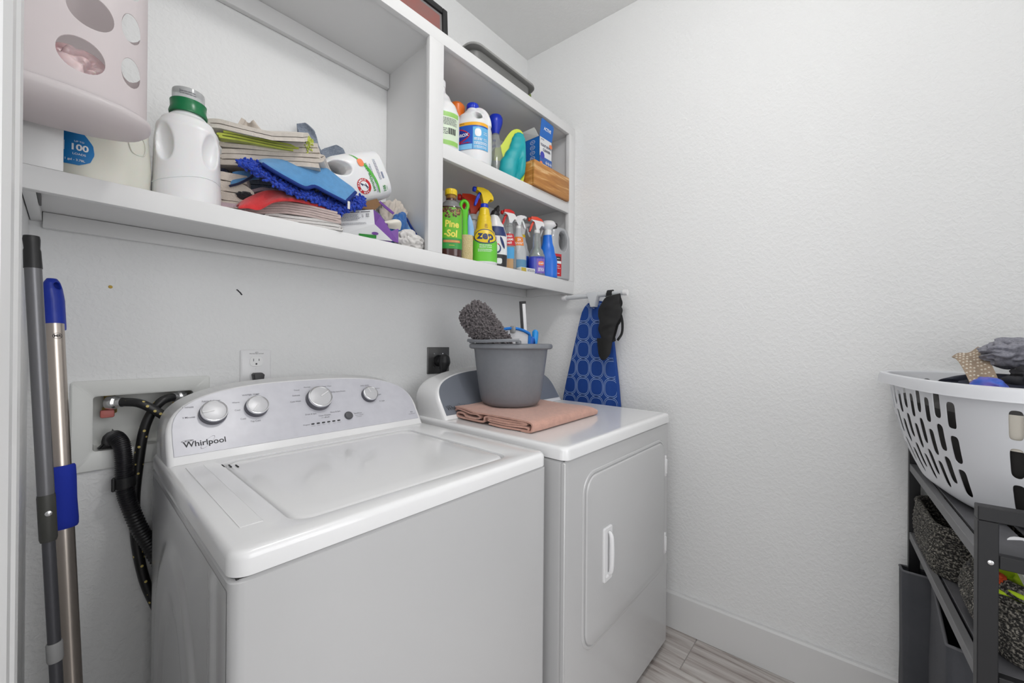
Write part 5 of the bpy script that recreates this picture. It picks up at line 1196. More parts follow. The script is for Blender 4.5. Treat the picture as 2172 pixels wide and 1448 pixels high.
bm = NB(); blob_into(bm, pg, -0.026, 0.050, 0.015, 0.017); flat_part('splash_print', bm, lab('violet_blue', (0.04, 0.05, 0.42)), t)
bm = NB(); blob_into(bm, pg, 0.036, 0.109, 0.011, 0.009, 3); blob_into(bm, pg, -0.035, 0.012, 0.010, 0.009); flat_part('orange_print', bm, ORL, t)
bm = NB()
for k in range(5): blob_into(bm, pl_, 0.004, 0.112-0.024*k, 0.014, 0.0088, inner=0.86); text_into(bm, ('ECO', 'PLUS', 'SAFE', 'FRESH', 'BIO')[k], 0.006, shift(pl_, 0.004, 0.112-0.024*k), 0.02)
flat_part('side_print', bm, LABW, t)

# ---------------------------------------------------------------- lower right bay
def SC(secs, k, kz=None):
    kz = kz or k; return [(s[0]*kz, s[1]*k, s[2]*k) + tuple(s[3:4]) + tuple(c*k for c in s[4:]) for s in secs]
# pine cleaner
B = Body([(0, 0.038, 0.032, 2.8), (0.006, 0.043, 0.037, 2.8), (0.03, 0.0435, 0.0375, 2.8), (0.16, 0.0435, 0.0375, 2.8), (0.185, 0.040, 0.035, 2.5), (0.205, 0.030, 0.028, 2.1), (0.216, 0.0195, 0.0195, 2), (0.232, 0.0185, 0.0185, 2)])
AMB = mat('amber_liquid', (0.055, 0.014, 0.010), 0.15, coat=0.4)
t = bottle('pine_cleaner', 'dark amber cleaner bottle with green pinecone label and yellow cap', 'bottle', (-0.728, -0.245, Z1), face(-0.728, -0.245), B, AMB)
bm = NB(); lathe(bm, [(0.0192, 0.214), (0.0190, 0.236), (0.017, 0.237)], 28); part('neck', bm, mat('amber_neck', (0.25, 0.13, 0.02), 0.2), t)
bm = B.band(0.187, 0.214, off=0.0008); part('clear_shoulder', bm, CLEAR, t)
cap_on(t, 0.0225, 0.236, 0.257, YELL, label='yellow cap')
label_on(t, B, 0.032, 0.182, -0.046, 0.046, lab('pine_green', (0.13, 0.46, 0.02)), label='green label')
mp = B.map(0.10, -pi/2, 0.0012); mq = B.map(0.10, -pi/2, 0.0018)
bm = NB(); quad_into(bm, mp, -0.046, 0.046, -0.068, -0.030, 20, 2); flat_part('label_lower', bm, lab('mid_green', (0.03, 0.30, 0.05)), t)
bm = NB(); rg = random.Random(4)
for k in range(70):
    a = rg.uniform(-0.034, 0.036); b = rg.uniform(0.0, 1.0); v = 0.080 - 0.036*b*math.sqrt(max(0, 1-(a/0.038)**2)); blob_into(bm, mp, a, v, 0.0042, 0.0034, 1.6, 8)
flat_part('pinecone_print', bm, lab('pinecone', (0.085, 0.03, 0.012)), t)
bm = NB()
for k in range(45):
    a = rg.uniform(-0.03, 0.034); b = rg.uniform(0.1, 0.9); v = 0.079 - 0.033*b*math.sqrt(max(0, 1-(a/0.038)**2)); blob_into(bm, mq, a, v, 0.0022, 0.0016, 1.6, 7)
flat_part('pinecone_scales', bm, lab('pinecone_light', (0.38, 0.20, 0.08)), t)
PYEL = lab('pine_yellow', (0.80, 0.72, 0.10))
bm = NB(); text_into(bm, 'Pine', 0.0335, shift(mq, 0.004, 0.020, -3), 0.035, sx=0.86); text_into(bm, '-Sol', 0.0345, shift(mq, 0.000, -0.014, -3), 0.035, sx=0.86); flat_part('logo', bm, PYEL, t)
bm = NB(); quad_into(bm, mq, -0.026, 0.034, -0.046, -0.037, 12, 1); flat_part('orange_band', bm, lab('salmon', (0.60, 0.16, 0.10)), t)
m4 = B.map(0.10, -pi/2, 0.0022); bm = NB(); text_into(bm, 'CLEANS & DEODORIZES', 0.0052, shift(m4, 0.004, -0.0415), 0.02, sx=0.9); text_into(bm, 'ORIGINAL', 0.0042, shift(mq, 0.004, -0.056), 0.02); flat_part('lettering', bm, PYEL, t)
# dish wand
t = thing('dish_wand', 'bright green dish wand with looped handle standing on its cream sponge', 'brush', (-0.654, -0.250, Z1), rz=-40)
bm = NB(); loft(bm, [sring(0, 0, z, r, r*0.8, 2.6, 28) for z, r in ((0.0, 0.0235), (0.002, 0.0245), (0.098, 0.0245), (0.102, 0.0235))]); part('sponge', bm, mat('cream_sponge', (0.70, 0.60, 0.33), 0.95, bump=(260, 1.0, 0.003), var=(300, (0.52, 0.42, 0.18), 0.7)), t, 'cream sponge')
GRP = mat('bright_green_plastic', (0.10, 0.55, 0.01), 0.35)
bm = NB(); loft(bm, [sring(-0.010, 0, z, rx, ry, 2.4, 20) for z, rx, ry in ((0.1022, 0.017, 0.012), (0.115, 0.016, 0.010), (0.16, 0.0135, 0.008), (0.20, 0.0150, 0.008))])
lp = [Vector((-0.010+0.0135*sin(a), 0, 0.216-0.019*cos(a))) for a in [2*pi*k/24 for k in range(24)]]
lp = lp + [lp[0], lp[1]]; tube(bm, lp, 0.0068, 10); part('handle', bm, GRP, t, 'green looped handle', smooth=50)
bm = NB(); loft(bm, [sring(0.015-0.10*max(0, z-0.13), 0, z, rx, ry, 2.2, 20) for z, rx, ry in ((0.1022, 0.013, 0.011), (0.13, 0.0135, 0.010), (0.16, 0.0095, 0.007), (0.182, 0.003, 0.003))]); part('soap_chamber', bm, mat('pale_blue_plastic', (0.25, 0.48, 0.75), 0.3), t, 'pale blue soap chamber', smooth=50)
# white sprayer with orange head and green label, behind
B = Body([(0, 0.036, 0.030, 2.4), (0.005, 0.041, 0.034, 2.4), (0.12, 0.041, 0.034, 2.4), (0.165, 0.028, 0.026, 2.1), (0.20, 0.015, 0.015, 2), (0.213, 0.014, 0.014, 2)])
t = bottle('spray_bottle', 'white spray bottle with orange head and green label, behind the yellow sprayer', 'bottle', (-0.532, -0.150, Z1), face(-0.532, -0.15), B, SWP)
sprayer(t, 0.2132, 1.35, REDO, REDP, SWP, 5, 1.5); label_on(t, B, 0.03, 0.13, -0.034, 0.034, lab('dark_green', (0.02, 0.25, 0.03)), label='green label')
bm = NB(); mp = B.map(0.09, -pi/2, 0.0012); lines_into(bm, mp, -0.026, 0.028, [0.02, 0.012, -0.02, -0.028], 0.004, 3); flat_part('lettering', bm, LABW, t)
# yellow and green sprayer
B = Body(SC([(0, 0.042, 0.036, 2.5), (0.008, 0.0475, 0.041, 2.5), (0.05, 0.048, 0.0415, 2.5), (0.088, 0.047, 0.040, 2.5), (0.118, 0.040, 0.035, 2.4), (0.135, 0.030, 0.028, 2.2), (0.160, 0.0275, 0.026, 2.1), (0.165, 0.0255, 0.0245, 2.1), (0.180, 0.0245, 0.0235, 2), (0.185, 0.0215, 0.021, 2), (0.205, 0.0185, 0.0185, 2), (0.212, 0.0155, 0.0155, 2)], 1.10))
t = bottle('spray_bottle', 'yellow and green spray bottle with yellow and blue trigger, its oval logo facing out', 'bottle', (-0.556, -0.245, Z1), face(-0.556, -0.245), B, YELL)
bm = B.band(0.010, 0.096, off=0.0006, n=48); part('lower_sleeve', bm, lab('zing_green', (0.14, 0.58, 0.04)), t, 'green lower sleeve', smooth=60)
bm = B.band(0.0, 0.012, off=0.0010, n=48, nz=3); part('base_ring', bm, SWP, t, smooth=60)
sprayer(t, 0.2335, 1.05, YELL, CBLUE, CBLUE, 22, 1.0)
mp = B.map(0.101, -pi/2, 0.0014); mq = B.map(0.101, -pi/2, 0.0020); NVY = lab('navy_ink', (0.012, 0.03, 0.14))
bm = NB(); blob_into(bm, mp, 0.006, 0.010, 0.0490, 0.0305, n=44); flat_part('logo_rim', bm, NVY, t); bm = NB(); blob_into(bm, mq, 0.006, 0.010, 0.0445, 0.0265, n=44); flat_part('logo_field', bm, YELL, t)
m4 = B.map(0.101, -pi/2, 0.0026); bm = NB(); text_into(bm, 'zep', 0.047, shift(m4, 0.006, 0.012, -4), 0.03, sx=0.95); flat_part('logo', bm, NVY, t)
bm = NB(); text_into(bm, 'MOLD STAIN &', 0.0068, shift(mp, 0.006, -0.026), 0.02); text_into(bm, 'MILDEW STAIN', 0.0068, shift(mp, 0.006, -0.034), 0.02); lines_into(bm, mp, -0.022, 0.036, [-0.042, -0.046, -0.050], 0.0016, 3); flat_part('lettering', bm, LABW, t)
bm = NB(); mp = B.map(0.155, -pi/2, 0.0012); lines_into(bm, mp, 0.002, 0.016, [0.006, 0.0, -0.006], 0.003, 3); flat_part('neck_print', bm, lab('tan', (0.35, 0.18, 0.02)), t)
# black and white toilet cleaner with bent neck
B = Body(SC([(0, 0.034, 0.026, 2.4), (0.005, 0.039, 0.030, 2.4), (0.06, 0.040, 0.031, 2.4), (0.13, 0.039, 0.030, 2.4, 0.0), (0.165, 0.031, 0.026, 2.2, -0.003), (0.195, 0.021, 0.020, 2.1, -0.008), (0.21, 0.0165, 0.0165, 2, -0.011)], 1.10))
t = bottle('toilet_cleaner', 'black and white cleaner bottle with bent neck and pointed black cap', 'bottle', (-0.458, -0.222, Z1), face(-0.458, -0.222, 10), B, SWP)
bm = NB(); Mx = Matrix.Translation((-0.012, 0, 0.230)) @ Matrix.Rotation(rad(22), 4, 'Y'); lathe(bm, [(0.0185, 0), (0.0185, 0.016), (0.016, 0.020), (0.011, 0.024), (0.009, 0.036), (0.005, 0.047), (0.003, 0.049)], 22, M=Mx)
for k in range(3): 
    a = 2*pi*k/3+0.5; tube(bm, [Mx @ Vector((0.012*cos(a), 0.012*sin(a), 0.012)), Mx @ Vector((0.010*cos(a), 0.010*sin(a), 0.036))], [0.0045, 0.0028], 8)
part('cap', bm, BLACK, t, 'pointed black cap')
label_on(t, B, 0.006, 0.062, -0.045, 0.045, lab('black', (0.02, 0.02, 0.022)), label='black lower label', name='lower_label'); label_on(t, B, 0.140, 0.180, -0.035, 0.035, NVY, label='navy shoulder label', name='shoulder_label')
mp = B.map(0.10, -pi/2, 0.0013); bm = NB(); blob_into(bm, mp, 0.018, 0.012, 0.006, 0.028, 2, a=0.35); blob_into(bm, mp, -0.004, -0.014, 0.016, 0.020); flat_part('wave_print', bm, NVY, t)
mq = B.map(0.10, -pi/2, 0.0019); bm = NB(); blob_into(bm, mq, -0.007, -0.012, 0.013, 0.016); blob_into(bm, mq, 0.004, -0.066, 0.012, 0.012, 4); flat_part('white_print', bm, LABW, t)
bm = NB(); text_into(bm, 'ol', 0.026, shift(mp, -0.016, 0.025), 0.0); flat_part('lettering', bm, lab('violet', (0.20, 0.14, 0.42)), t); bm = NB(); blob_into(bm, mp, 0.0, 0.002, 0.0045, 0.0045); flat_part('red_dot', bm, REDL, t)
# clear sprayer with red trigger
B = Body([(0, 0.028, 0.024, 2.4), (0.005, 0.032, 0.027, 2.4), (0.10, 0.032, 0.027, 2.4), (0.145, 0.024, 0.022, 2.2), (0.18, 0.0165, 0.0165, 2), (0.200, 0.0145, 0.0145, 2)])
t = bottle('spray_bottle', 'clear spray bottle with red trigger and red shoulder label', 'bottle', (-0.388, -0.230, Z1), face(-0.388, -0.23), B, CLEAR)
sprayer(t, 0.2005, 0.86, SWP, REDP, CLEAR, 24, 1.5)
bm = NB(); M = Matrix.Translation((0, 0, 0.2005)) @ Matrix.Rotation(rad(24), 4, 'Z') @ Matrix.Scale(0.86, 4); prism(bm, [(-0.040, 0.066), (0.024, 0.062), (0.016, 0.074), (-0.006, 0.083), (-0.034, 0.080)], -0.0205, 0.0205, M, bevel=0.004); part('head_cover', bm, REDP, t, 'red head cover')
label_on(t, B, 0.112, 0.165, -0.024, 0.026, lab('red', (0.52, 0.01, 0.02)), label='red shoulder label', name='shoulder_label'); label_on(t, B, 0.055, 0.105, -0.024, 0.022, lab('sky_mid', (0.05, 0.32, 0.62)), label='blue label')
label_on(t, B, 0.005, 0.055, -0.030, 0.018, lab('tan_label', (0.45, 0.27, 0.12)), label='tan lower label', name='lower_label')
mp = B.map(0.14, -pi/2, 0.0013); bm = NB(); text_into(bm, 'KILLS', 0.0125, shift(mp, 0.001, 0.013, 4), 0.03, sx=0.85); text_into(bm, 'GERMS', 0.0125, shift(mp, 0.001, -0.002, 4), 0.03, sx=0.85); text_into(bm, 'FAST', 0.0115, shift(mp, 0.0, -0.017, 4), 0.03, sx=0.85); flat_part('lettering', bm, LABW, t)
# white sprayer with orange label, blue liquid
B = Body([(0, 0.032, 0.028, 2.4), (0.005, 0.037, 0.032, 2.4), (0.09, 0.037, 0.032, 2.4), (0.15, 0.026, 0.024, 2.2), (0.185, 0.0165, 0.0165, 2), (0.205, 0.0155, 0.0155, 2)])
t = bottle('spray_bottle', 'white headed spray bottle with orange shoulder label, right of the red trigger', 'bottle', (-0.322, -0.225, Z1), face(-0.322, -0.225), B, mat('frosted_bottle', (0.68, 0.70, 0.72), 0.3, trans=0.3))
sprayer(t, 0.2055, 0.80, SWP, SWP, SWP, 205, 1.4); label_on(t, B, 0.125, 0.165, -0.020, 0.024, lab('orange_label', (0.80, 0.22, 0.02)), label='orange label'); bm = B.band(0.002, 0.062, off=0.0006); part('blue_sleeve', bm, lab('sea_blue', (0.10, 0.26, 0.42)), t, smooth=60)
mp = B.map(0.145, -pi/2, 0.0013); bm = NB(); text_into(bm, '2X', 0.014, shift(mp, 0.004, 0.006), 0.03); lines_into(bm, mp, -0.014, 0.02, [-0.006, -0.012], 0.003, 2); mp = B.map(0.09, -pi/2, 0.0013); lines_into(bm, mp, -0.022, 0.004, [0.012, 0.004], 0.004, 5); flat_part('lettering', bm, LABW, t)
# blue bottle with yellow collar behind
B = Body([(0, 0.032, 0.030, 2.4), (0.005, 0.037, 0.034, 2.4), (0.10, 0.037, 0.034, 2.4), (0.15, 0.024, 0.024, 2.1), (0.18, 0.0155, 0.0155, 2), (0.19, 0.0145, 0.0145, 2)])
t = bottle('spray_bottle', 'blue spray bottle with white head and yellow collar, at the back of the lower shelf', 'bottle', (-0.236, -0.176, Z1), face(-0.236, -0.176), B, MATS['frosted_bottle']); sprayer(t, 0.1905, 0.9, SWP, SWP, YELL, 195, 1.3)
bm = B.band(0.002, 0.098, off=0.0006); part('blue_sleeve', bm, mat('cobalt_bottle', (0.010, 0.075, 0.55), 0.3), t, 'cobalt blue lower half', smooth=60)
# low sachet box
t = thing('sachet_box', 'small flat white and yellow box lying in front of the spray bottles', 'box', (-0.335, -0.280, Z1), rz=-10)
bm = NB(); box(bm, -0.040, 0.042, -0.016, 0.016, 0.0, 0.020, 0.002); part('carton', bm, WCARD, t); bm = NB(); pf = plane_map((0, -0.0166, 0.010), (1, 0, 0), (0, 0, 1)); quad_into(bm, pf, -0.038, -0.010, -0.008, 0.008); flat_part('yellow_print', bm, lab('gold', (0.50, 0.38, 0.05)), t); bm = NB(); lines_into(bm, pf, -0.004, 0.038, [0.003, -0.003], 0.003, 4); flat_part('lettering', bm, GREYINK, t)
# clear bottle with violet liquid, red and white trigger
B = Body([(0, 0.034, 0.026, 3), (0.005, 0.039, 0.030, 3), (0.085, 0.039, 0.030, 3), (0.115, 0.030, 0.025, 2.4), (0.135, 0.0195, 0.0195, 2.1), (0.185, 0.0175, 0.0175, 2), (0.20, 0.0145, 0.0145, 2)])
t = bottle('spray_bottle', 'clear spray bottle of violet blue liquid with red and white trigger', 'bottle', (-0.225, -0.2545, Z1), face(-0.225, -0.2545), B, CLEAR)
bm = B.band(0.001, 0.088, off=0.0004); part('liquid', bm, mat('violet_liquid', (0.022, 0.042, 0.44), 0.12, coat=0.5), t, 'violet blue liquid', smooth=60)
sprayer(t, 0.2005, 0.92, SWP, REDO, SWP, 18, 1.2)
bm = NB(); M = Matrix.Translation((0, 0, 0.2005)) @ Matrix.Rotation(rad(18), 4, 'Z') @ Matrix.Scale(0.92, 4); prism(bm, [(-0.038, 0.064), (0.030, 0.056), (0.020, 0.070), (-0.006, 0.080), (-0.034, 0.080)], -0.0165, 0.0165, M, bevel=0.004); part('head_cover', bm, REDO, t, 'red head cover')
label_on(t, B, 0.012, 0.078, 0.0, 0.038, lab('purple_label', (0.20, 0.11, 0.50)), label='purple label', off=0.0009)
mp = B.map(0.05, -pi/2, 0.0013); bm = NB(); blob_into(bm, mp, 0.020, 0.006, 0.013, 0.010, 3); flat_part('orange_print', bm, ORL, t); mq = B.map(0.05, -pi/2, 0.0019); bm = NB(); lines_into(bm, mp, 0.006, 0.034, [-0.016, -0.022, -0.028], 0.003, 2, frac=1); text_into(bm, 'Fresh', 0.010, shift(mq, 0.020, 0.006, 8), 0.03); flat_part('lettering', bm, LABW, t)
# blue sprayer with white head
B = Body([(0, 0.040, 0.030, 2.6), (0.005, 0.046, 0.034, 2.6), (0.08, 0.046, 0.034, 2.6), (0.135, 0.035, 0.029, 2.4), (0.18, 0.0265, 0.024, 2.2), (0.206, 0.024, 0.022, 2)])
t = bottle('spray_bottle', 'bright blue spray bottle with white head, beside the silver jug', 'bottle', (-0.140, -0.255, Z1), face(-0.140, -0.255), B, mat('bright_blue_plastic', (0.008, 0.16, 0.70), 0.28))

bm = NB(); lathe(bm, [(0.0185, 0.2062), (0.0185, 0.226), (0.016, 0.232)], 26); part('collar', bm, SWP, t)
bm = NB(); loft(bm, [sring(cx_, 0, z, rx, ry, 2.2, 30) for z, rx, ry, cx_ in ((0.230, 0.014, 0.014, 0), (0.238, 0.020, 0.018, 0), (0.246, 0.034, 0.024, 0), (0.256, 0.040, 0.028, 0), (0.262, 0.036, 0.026, 0), (0.270, 0.032, 0.023, 0), (0.276, 0.024, 0.017, 0), (0.278, 0.008, 0.006, 0))]); part('spray_head', bm, SWP, t, smooth=50)
bm = NB(); prism(bm, [(-0.020, 0.238), (-0.030, 0.240), (-0.040, 0.205), (-0.034, 0.203), (-0.026, 0.225)], 0.004, 0.018, bevel=0.002); part('trigger', bm, SWP, t); label_on(t, B, 0.01, 0.060, -0.045, -0.012, lab('red', (0.52, 0.01, 0.02)), label='red label', off=0.0009); mp = B.map(0.035, -pi/2, 0.0013); bm = NB(); lines_into(bm, mp, -0.04, -0.016, [0.014, 0.004, -0.008, -0.016], 0.003, 3); flat_part('lettering', bm, LABW, t)
# pale green bottle at the back
B = Body([(0, 0.026, 0.026, 2.2), (0.12, 0.028, 0.028, 2.2), (0.16, 0.016, 0.016, 2), (0.19, 0.014, 0.014, 2)])
t = bottle('small_bottle', 'pale green and white bottle between the violet sprayer and the bright blue one', 'bottle', (-0.125, -0.170, Z1), 0, B, lab('mint', (0.38, 0.62, 0.45))); cap_on(t, 0.016, 0.185, 0.21, SWP)
# silver jug
B = Body([(0, 0.056, 0.026, 3), (0.005, 0.062, 0.030, 3), (0.06, 0.0635, 0.031, 3), (0.13, 0.0635, 0.031, 3), (0.20, 0.061, 0.029, 3), (0.235, 0.052, 0.025, 2.6), (0.250, 0.036, 0.018, 2.3)])
cut = NB(); rings = []
for y, s_ in ((-0.06, 1.5), (-0.03, 1.2), (-0.015, 0.95), (0, 0.9), (0.015, 0.95), (0.03, 1.2), (0.06, 1.5)): rings.append([Vector((0.006+p.x, y, 0.186+p.y)) for p in sring(0, 0, 0, 0.0255*s_, 0.045*s_, 2.2, 30)])
loft(cut, rings)
t = bottle('silver_jug', 'silver grey jug with handle hole and red label, right end of lower shelf', 'jug', (-0.083, -0.2765, Z1), -14, B, None, me=soft(B.mesh(48), 0.0022, 5, cut))
t.children[0].data.materials.append(mat('silver_plastic', (0.42, 0.43, 0.45), 0.33, 0.25))
cap_on(t, 0.020, 0.240, 0.266, BLACK, c=(-0.034, 0))
label_on(t, B, 0.012, 0.118, -0.058, -0.008, lab('red', (0.52, 0.01, 0.02)), label='red label'); mp = B.map(0.06, -pi/2, 0.0013); bm = NB(); quad_into(bm, mp, -0.058, -0.010, 0.012, 0.024, 8, 1); flat_part('white_band', bm, LABW, t); bm = NB(); quad_into(bm, mp, -0.058, -0.012, 0.025, 0.045, 8, 1); flat_part('black_band', bm, INK, t)
mq = B.map(0.06, -pi/2, 0.0019); bm = NB(); lines_into(bm, mq, -0.054, -0.014, [0.035, 0.0, -0.01, -0.035], 0.003, 3); flat_part('lettering', bm, LABW, t)

# ---------------------------------------------------------------- on top of the cabinet
ZT = 2.2615
t = thing('picture_frame', 'black framed reddish picture standing on top of the cabinet above the divider', 'picture frame', (-0.905, -0.255, ZT), rot=(rad(-3), 0, 0))
FX0, FX1, FH = -0.24, 0.142, 0.128
for nm, a in (('frame_side', (FX0, FX0+0.022, 0, FH)), ('frame_side', (FX1-0.022, FX1, 0, FH)), ('frame_rail', (FX0+0.0221, FX1-0.0221, FH-0.022, FH)), ('frame_rail', (FX0+0.0221, FX1-0.0221, 0, 0.022))):
    bm = NB(); box(bm, a[0], a[1], -0.011, 0.011, a[2], a[3], 0.003); part(nm, bm, BLACK, t)
bm = NB(); box(bm, FX0+0.02, FX1-0.02, -0.003, 0.004, 0.02, FH-0.02); part('mat_board', bm, mat('grey_mat', (0.20, 0.19, 0.19), 0.8), t)
bm = NB(); box(bm, FX0+0.028, FX1-0.032, -0.0045, -0.0032, 0.028, FH-0.032); part('print', bm, mat('red_brown_print', (0.30, 0.09, 0.075), 0.6, var=(9, (0.22, 0.12, 0.11), 1)), t)
t = thing('storage_tray', 'grey plastic storage tray with a rolled rim on top of the cabinet', 'tray', (-0.468, -0.18, ZT))
GREYP = mat('dark_grey_plastic', (0.16, 0.16, 0.155), 0.45); bm = NB(); rr = []
for ins, z in ((0.022, 0.0005), (0.014, 0.004), (0.008, 0.030), (0.006, 0.060), (-0.006, 0.062), (-0.010, 0.066), (-0.009, 0.072), (-0.003, 0.075), (0.006, 0.073), (0.010, 0.060), (0.016, 0.012), (0.024, 0.006)): rr.append(rrect(-0.185+ins, 0.185-ins, -0.100+ins, 0.10-ins, 0.045, z, 8))
loft(bm, rr); part('tray_shell', bm, GREYP, t, smooth=40)
bm = NB(); rr = [rrect(-0.185+i_, 0.185-i_, -0.100+i_, 0.10-i_, 0.045, z, 8) for i_, z in ((-0.0105, 0.0655), (-0.0125, 0.068), (-0.0115, 0.0735), (-0.003, 0.0765), (0.003, 0.0755))]; loft(bm, rr, False, False); part('rim', bm, mat('mid_grey_plastic', (0.30, 0.30, 0.29), 0.45), t, 'lighter grey rim', smooth=60)
bm = NB(); crumple(bm, (-0.245, -0.205, ZT+0.045), (0.024, 0.022, 0.055), 9, 0.3, 3, 4, -0.8); o = part('green_cloth', bm, mat('leaf_cloth', (0.16, 0.22, 0.04), 0.8)); tag(o, 'green cloth scrap poking up at the right end of the grey tray', 'cloth')
bm = NB(); box(bm, -0.245, -0.185, -0.180, -0.178, ZT, ZT+0.098); o = part('paper_sheet', bm, WCARD); tag(o, 'white paper sheet behind the right end of the grey tray', 'paper')
# ---------------------------------------------------------------- on the dryer: towel, bucket and what stands in it
ZD = 0.9200
PINK = terry('pink_terry', (0.62, 0.345, 0.27), 0.9, 380)
# folded towel: layered ends face the washer (-x), the smooth fold faces the room
path = [(-0.475, 0.0055), (-0.53, 0.0045), (-0.60, 0.0045), (-0.632, 0.0055), (-0.638, 0.0105), (-0.628, 0.0145), (-0.56, 0.0125), (-0.50, 0.0130), (-0.478, 0.0150), (-0.474, 0.0185), (-0.482, 0.0205), (-0.55, 0.0195), (-0.615, 0.0212), (-0.628, 0.0245), (-0.615, 0.0275), (-0.54, 0.0262), (-0.475, 0.0272),
        (-0.458, 0.0235), (-0.455, 0.0140), (-0.446, 0.0080), (-0.40, 0.0070), (-0.335, 0.0070), (-0.312, 0.0095), (-0.306, 0.0165), (-0.318, 0.0225), (-0.345, 0.0215), (-0.362, 0.0150), (-0.395, 0.0135), (-0.425, 0.0160), (-0.436, 0.0225), (-0.418, 0.0290), (-0.380, 0.0270), (-0.340, 0.0325), (-0.306, 0.0330), (-0.294, 0.0240), (-0.292, 0.0100), (-0.300, 0.0035)]
path_out = [(-0.56, 0.0340), (-0.63, 0.0330), (-0.648, 0.0250), (-0.648, 0.0120), (-0.640, 0.0032), (-0.56, 0.0030)]
def tw(p):
    # ribbon works in (x,z) with run along y; turn it so that run lies along +x
    run = p.y; q = Vector((-0.742 + run, p.x, ZD + p.z))
    q.x += 0.010*sin((p.x+0.3)*9) + 0.004*noise.noise(Vector((p.x*14, p.z*60, 1.0)))
    q.y += 0.055*max(0, run-0.06)/0.38*(1 if p.x > -0.5 else 0.35) ; q.z += 0.0025*noise.noise(Vector((q.x*9, q.y*9, 3))) * (1 if p.z > 0.02 else 0.2)
    e = max(0, run-0.365)/0.05; q.z = ZD + (q.z-ZD)*(1-0.32*e*e)
    return q
bm = NB(); ribbon(bm, path, 0.0058, 0.0, 0.412, 30, tw, 5)
top = [(-0.300, 0.0395), (-0.345, 0.0405), (-0.395, 0.0345), (-0.425, 0.0345), (-0.455, 0.0355), (-0.50, 0.0345), (-0.56, 0.0350), (-0.615, 0.0345), (-0.640, 0.0315), (-0.651, 0.0240), (-0.652, 0.0125), (-0.645, 0.0035), (-0.61, 0.0030)]
ribbon(bm, top, 0.0055, -0.002, 0.414, 30, tw, 5)
o = cloth('folded_towel', 'salmon pink towel folded flat on the dryer under the grey bucket', 'towel', bm, PINK)
# bucket
BKT = mat('grey_bucket_plastic', (0.185, 0.195, 0.215), 0.4, bump=(60, 0.05, 0.002), var=(75, (0.23, 0.24, 0.26), 0.25))
ZB = ZD + 0.0395
t = thing('bucket', 'grey plastic bucket with a swing handle standing on the pink towel', 'bucket', (-0.549, -0.389, ZB))
prof = [(0.02, 0.0), (0.092, 0.0), (0.103, 0.004), (0.112, 0.018), (0.117, 0.04), (0.127, 0.11), (0.136, 0.18), (0.1385, 0.205), (0.140, 0.208), (0.151, 0.209), (0.157, 0.213), (0.158, 0.221), (0.155, 0.227), (0.146, 0.229), (0.138, 0.226), (0.134, 0.18), (0.115, 0.04), (0.108, 0.012), (0.02, 0.006)]
bm = NB(); lathe(bm, prof, 64); part('bucket_body', bm, BKT, t, smooth=45)
bm = NB(); hp = [Vector((0.1565*cos(a), 0.1565*sin(a), 0.2345+0.006*abs(sin(a*1)))) for a in [rad(142+6*k) for k in range(16)]]
rings = []
for i, pnt in enumerate(hp):
    d_ = Vector((pnt.x, pnt.y, 0)).normalized(); rings.append([pnt+d_*a+Vector((0, 0, b)) for a, b in ((-0.009, -0.004), (0.009, -0.004), (0.010, 0.002), (0.007, 0.007), (-0.007, 0.007), (-0.010, 0.002))])
loft(bm, rings); part('bail_handle', bm, BKT, t, smooth=40)
for a in (rad(142), rad(232)):
    bm = NB(); lathe(bm, [(0.010, 0), (0.010, 0.008), (0.007, 0.011)], 16, M=Matrix.Translation((0.148*cos(a), 0.148*sin(a), 0.2295))); part('handle_lug', bm, BKT, t)
# grey chenille duster
GC = mat('grey_chenille', (0.115, 0.10, 0.105), 0.9, sheen=0.3, var=(120, (0.17, 0.15, 0.155), 0.8))
t = thing('duster', 'fluffy grey chenille duster leaning out of the left side of the bucket', 'duster', (-0.575, -0.42, ZB+0.012))
a0, a1 = Vector((-0.672, -0.326, 1.282)), Vector((-0.592, -0.390, 1.165))
def duf(u, v):
    ax = (a1-a0); L_ = ax.length; ax.normalize(); n1 = ax.cross(Vector((0.7, 0.7, 0))).normalized(); n2 = ax.cross(n1); a = 2*pi*u; s_ = -0.30+1.30*v
    r = 0.050*math.sqrt(max(0.02, 1-max(0, (0.0-s_)/0.34)**2)) if s_ < 0 else 0.050-0.008*s_
    nn = (n1*cos(a)*1.0+n2*sin(a)*0.75); p = a0+ax*(s_*L_)+nn*r; 
    if s_ < 0: nn = (nn + ax*(s_*2.6)).normalized()
    return p, nn
bm = NB(); tufts(bm, lambda u, v: duf(u, v), 2600, 0.0032, 0.0125, 77, 1.1, 0.004); q = part('chenille_loops', bm, GC, t, smooth=60, kind='stuff'); q.location = -t.location
bm = NB(); grid(bm, lambda u, v: duf(u, v)[0], 24, 14); bmesh.ops.remove_doubles(bm, verts=bm.verts, dist=1e-4); bmesh.ops.holes_fill(bm, edges=[e for e in bm.edges if e.is_boundary], sides=0); q = part('core', bm, GC, t, smooth=60); q.location = -t.location
bm = NB(); tube(bm, [(-0.545, -0.425, 1.15), (-0.515, -0.44, 1.08), (-0.490, -0.435, 0.982)], 0.010, 12); q = part('handle', bm, BLACK, t); q.location = -t.location
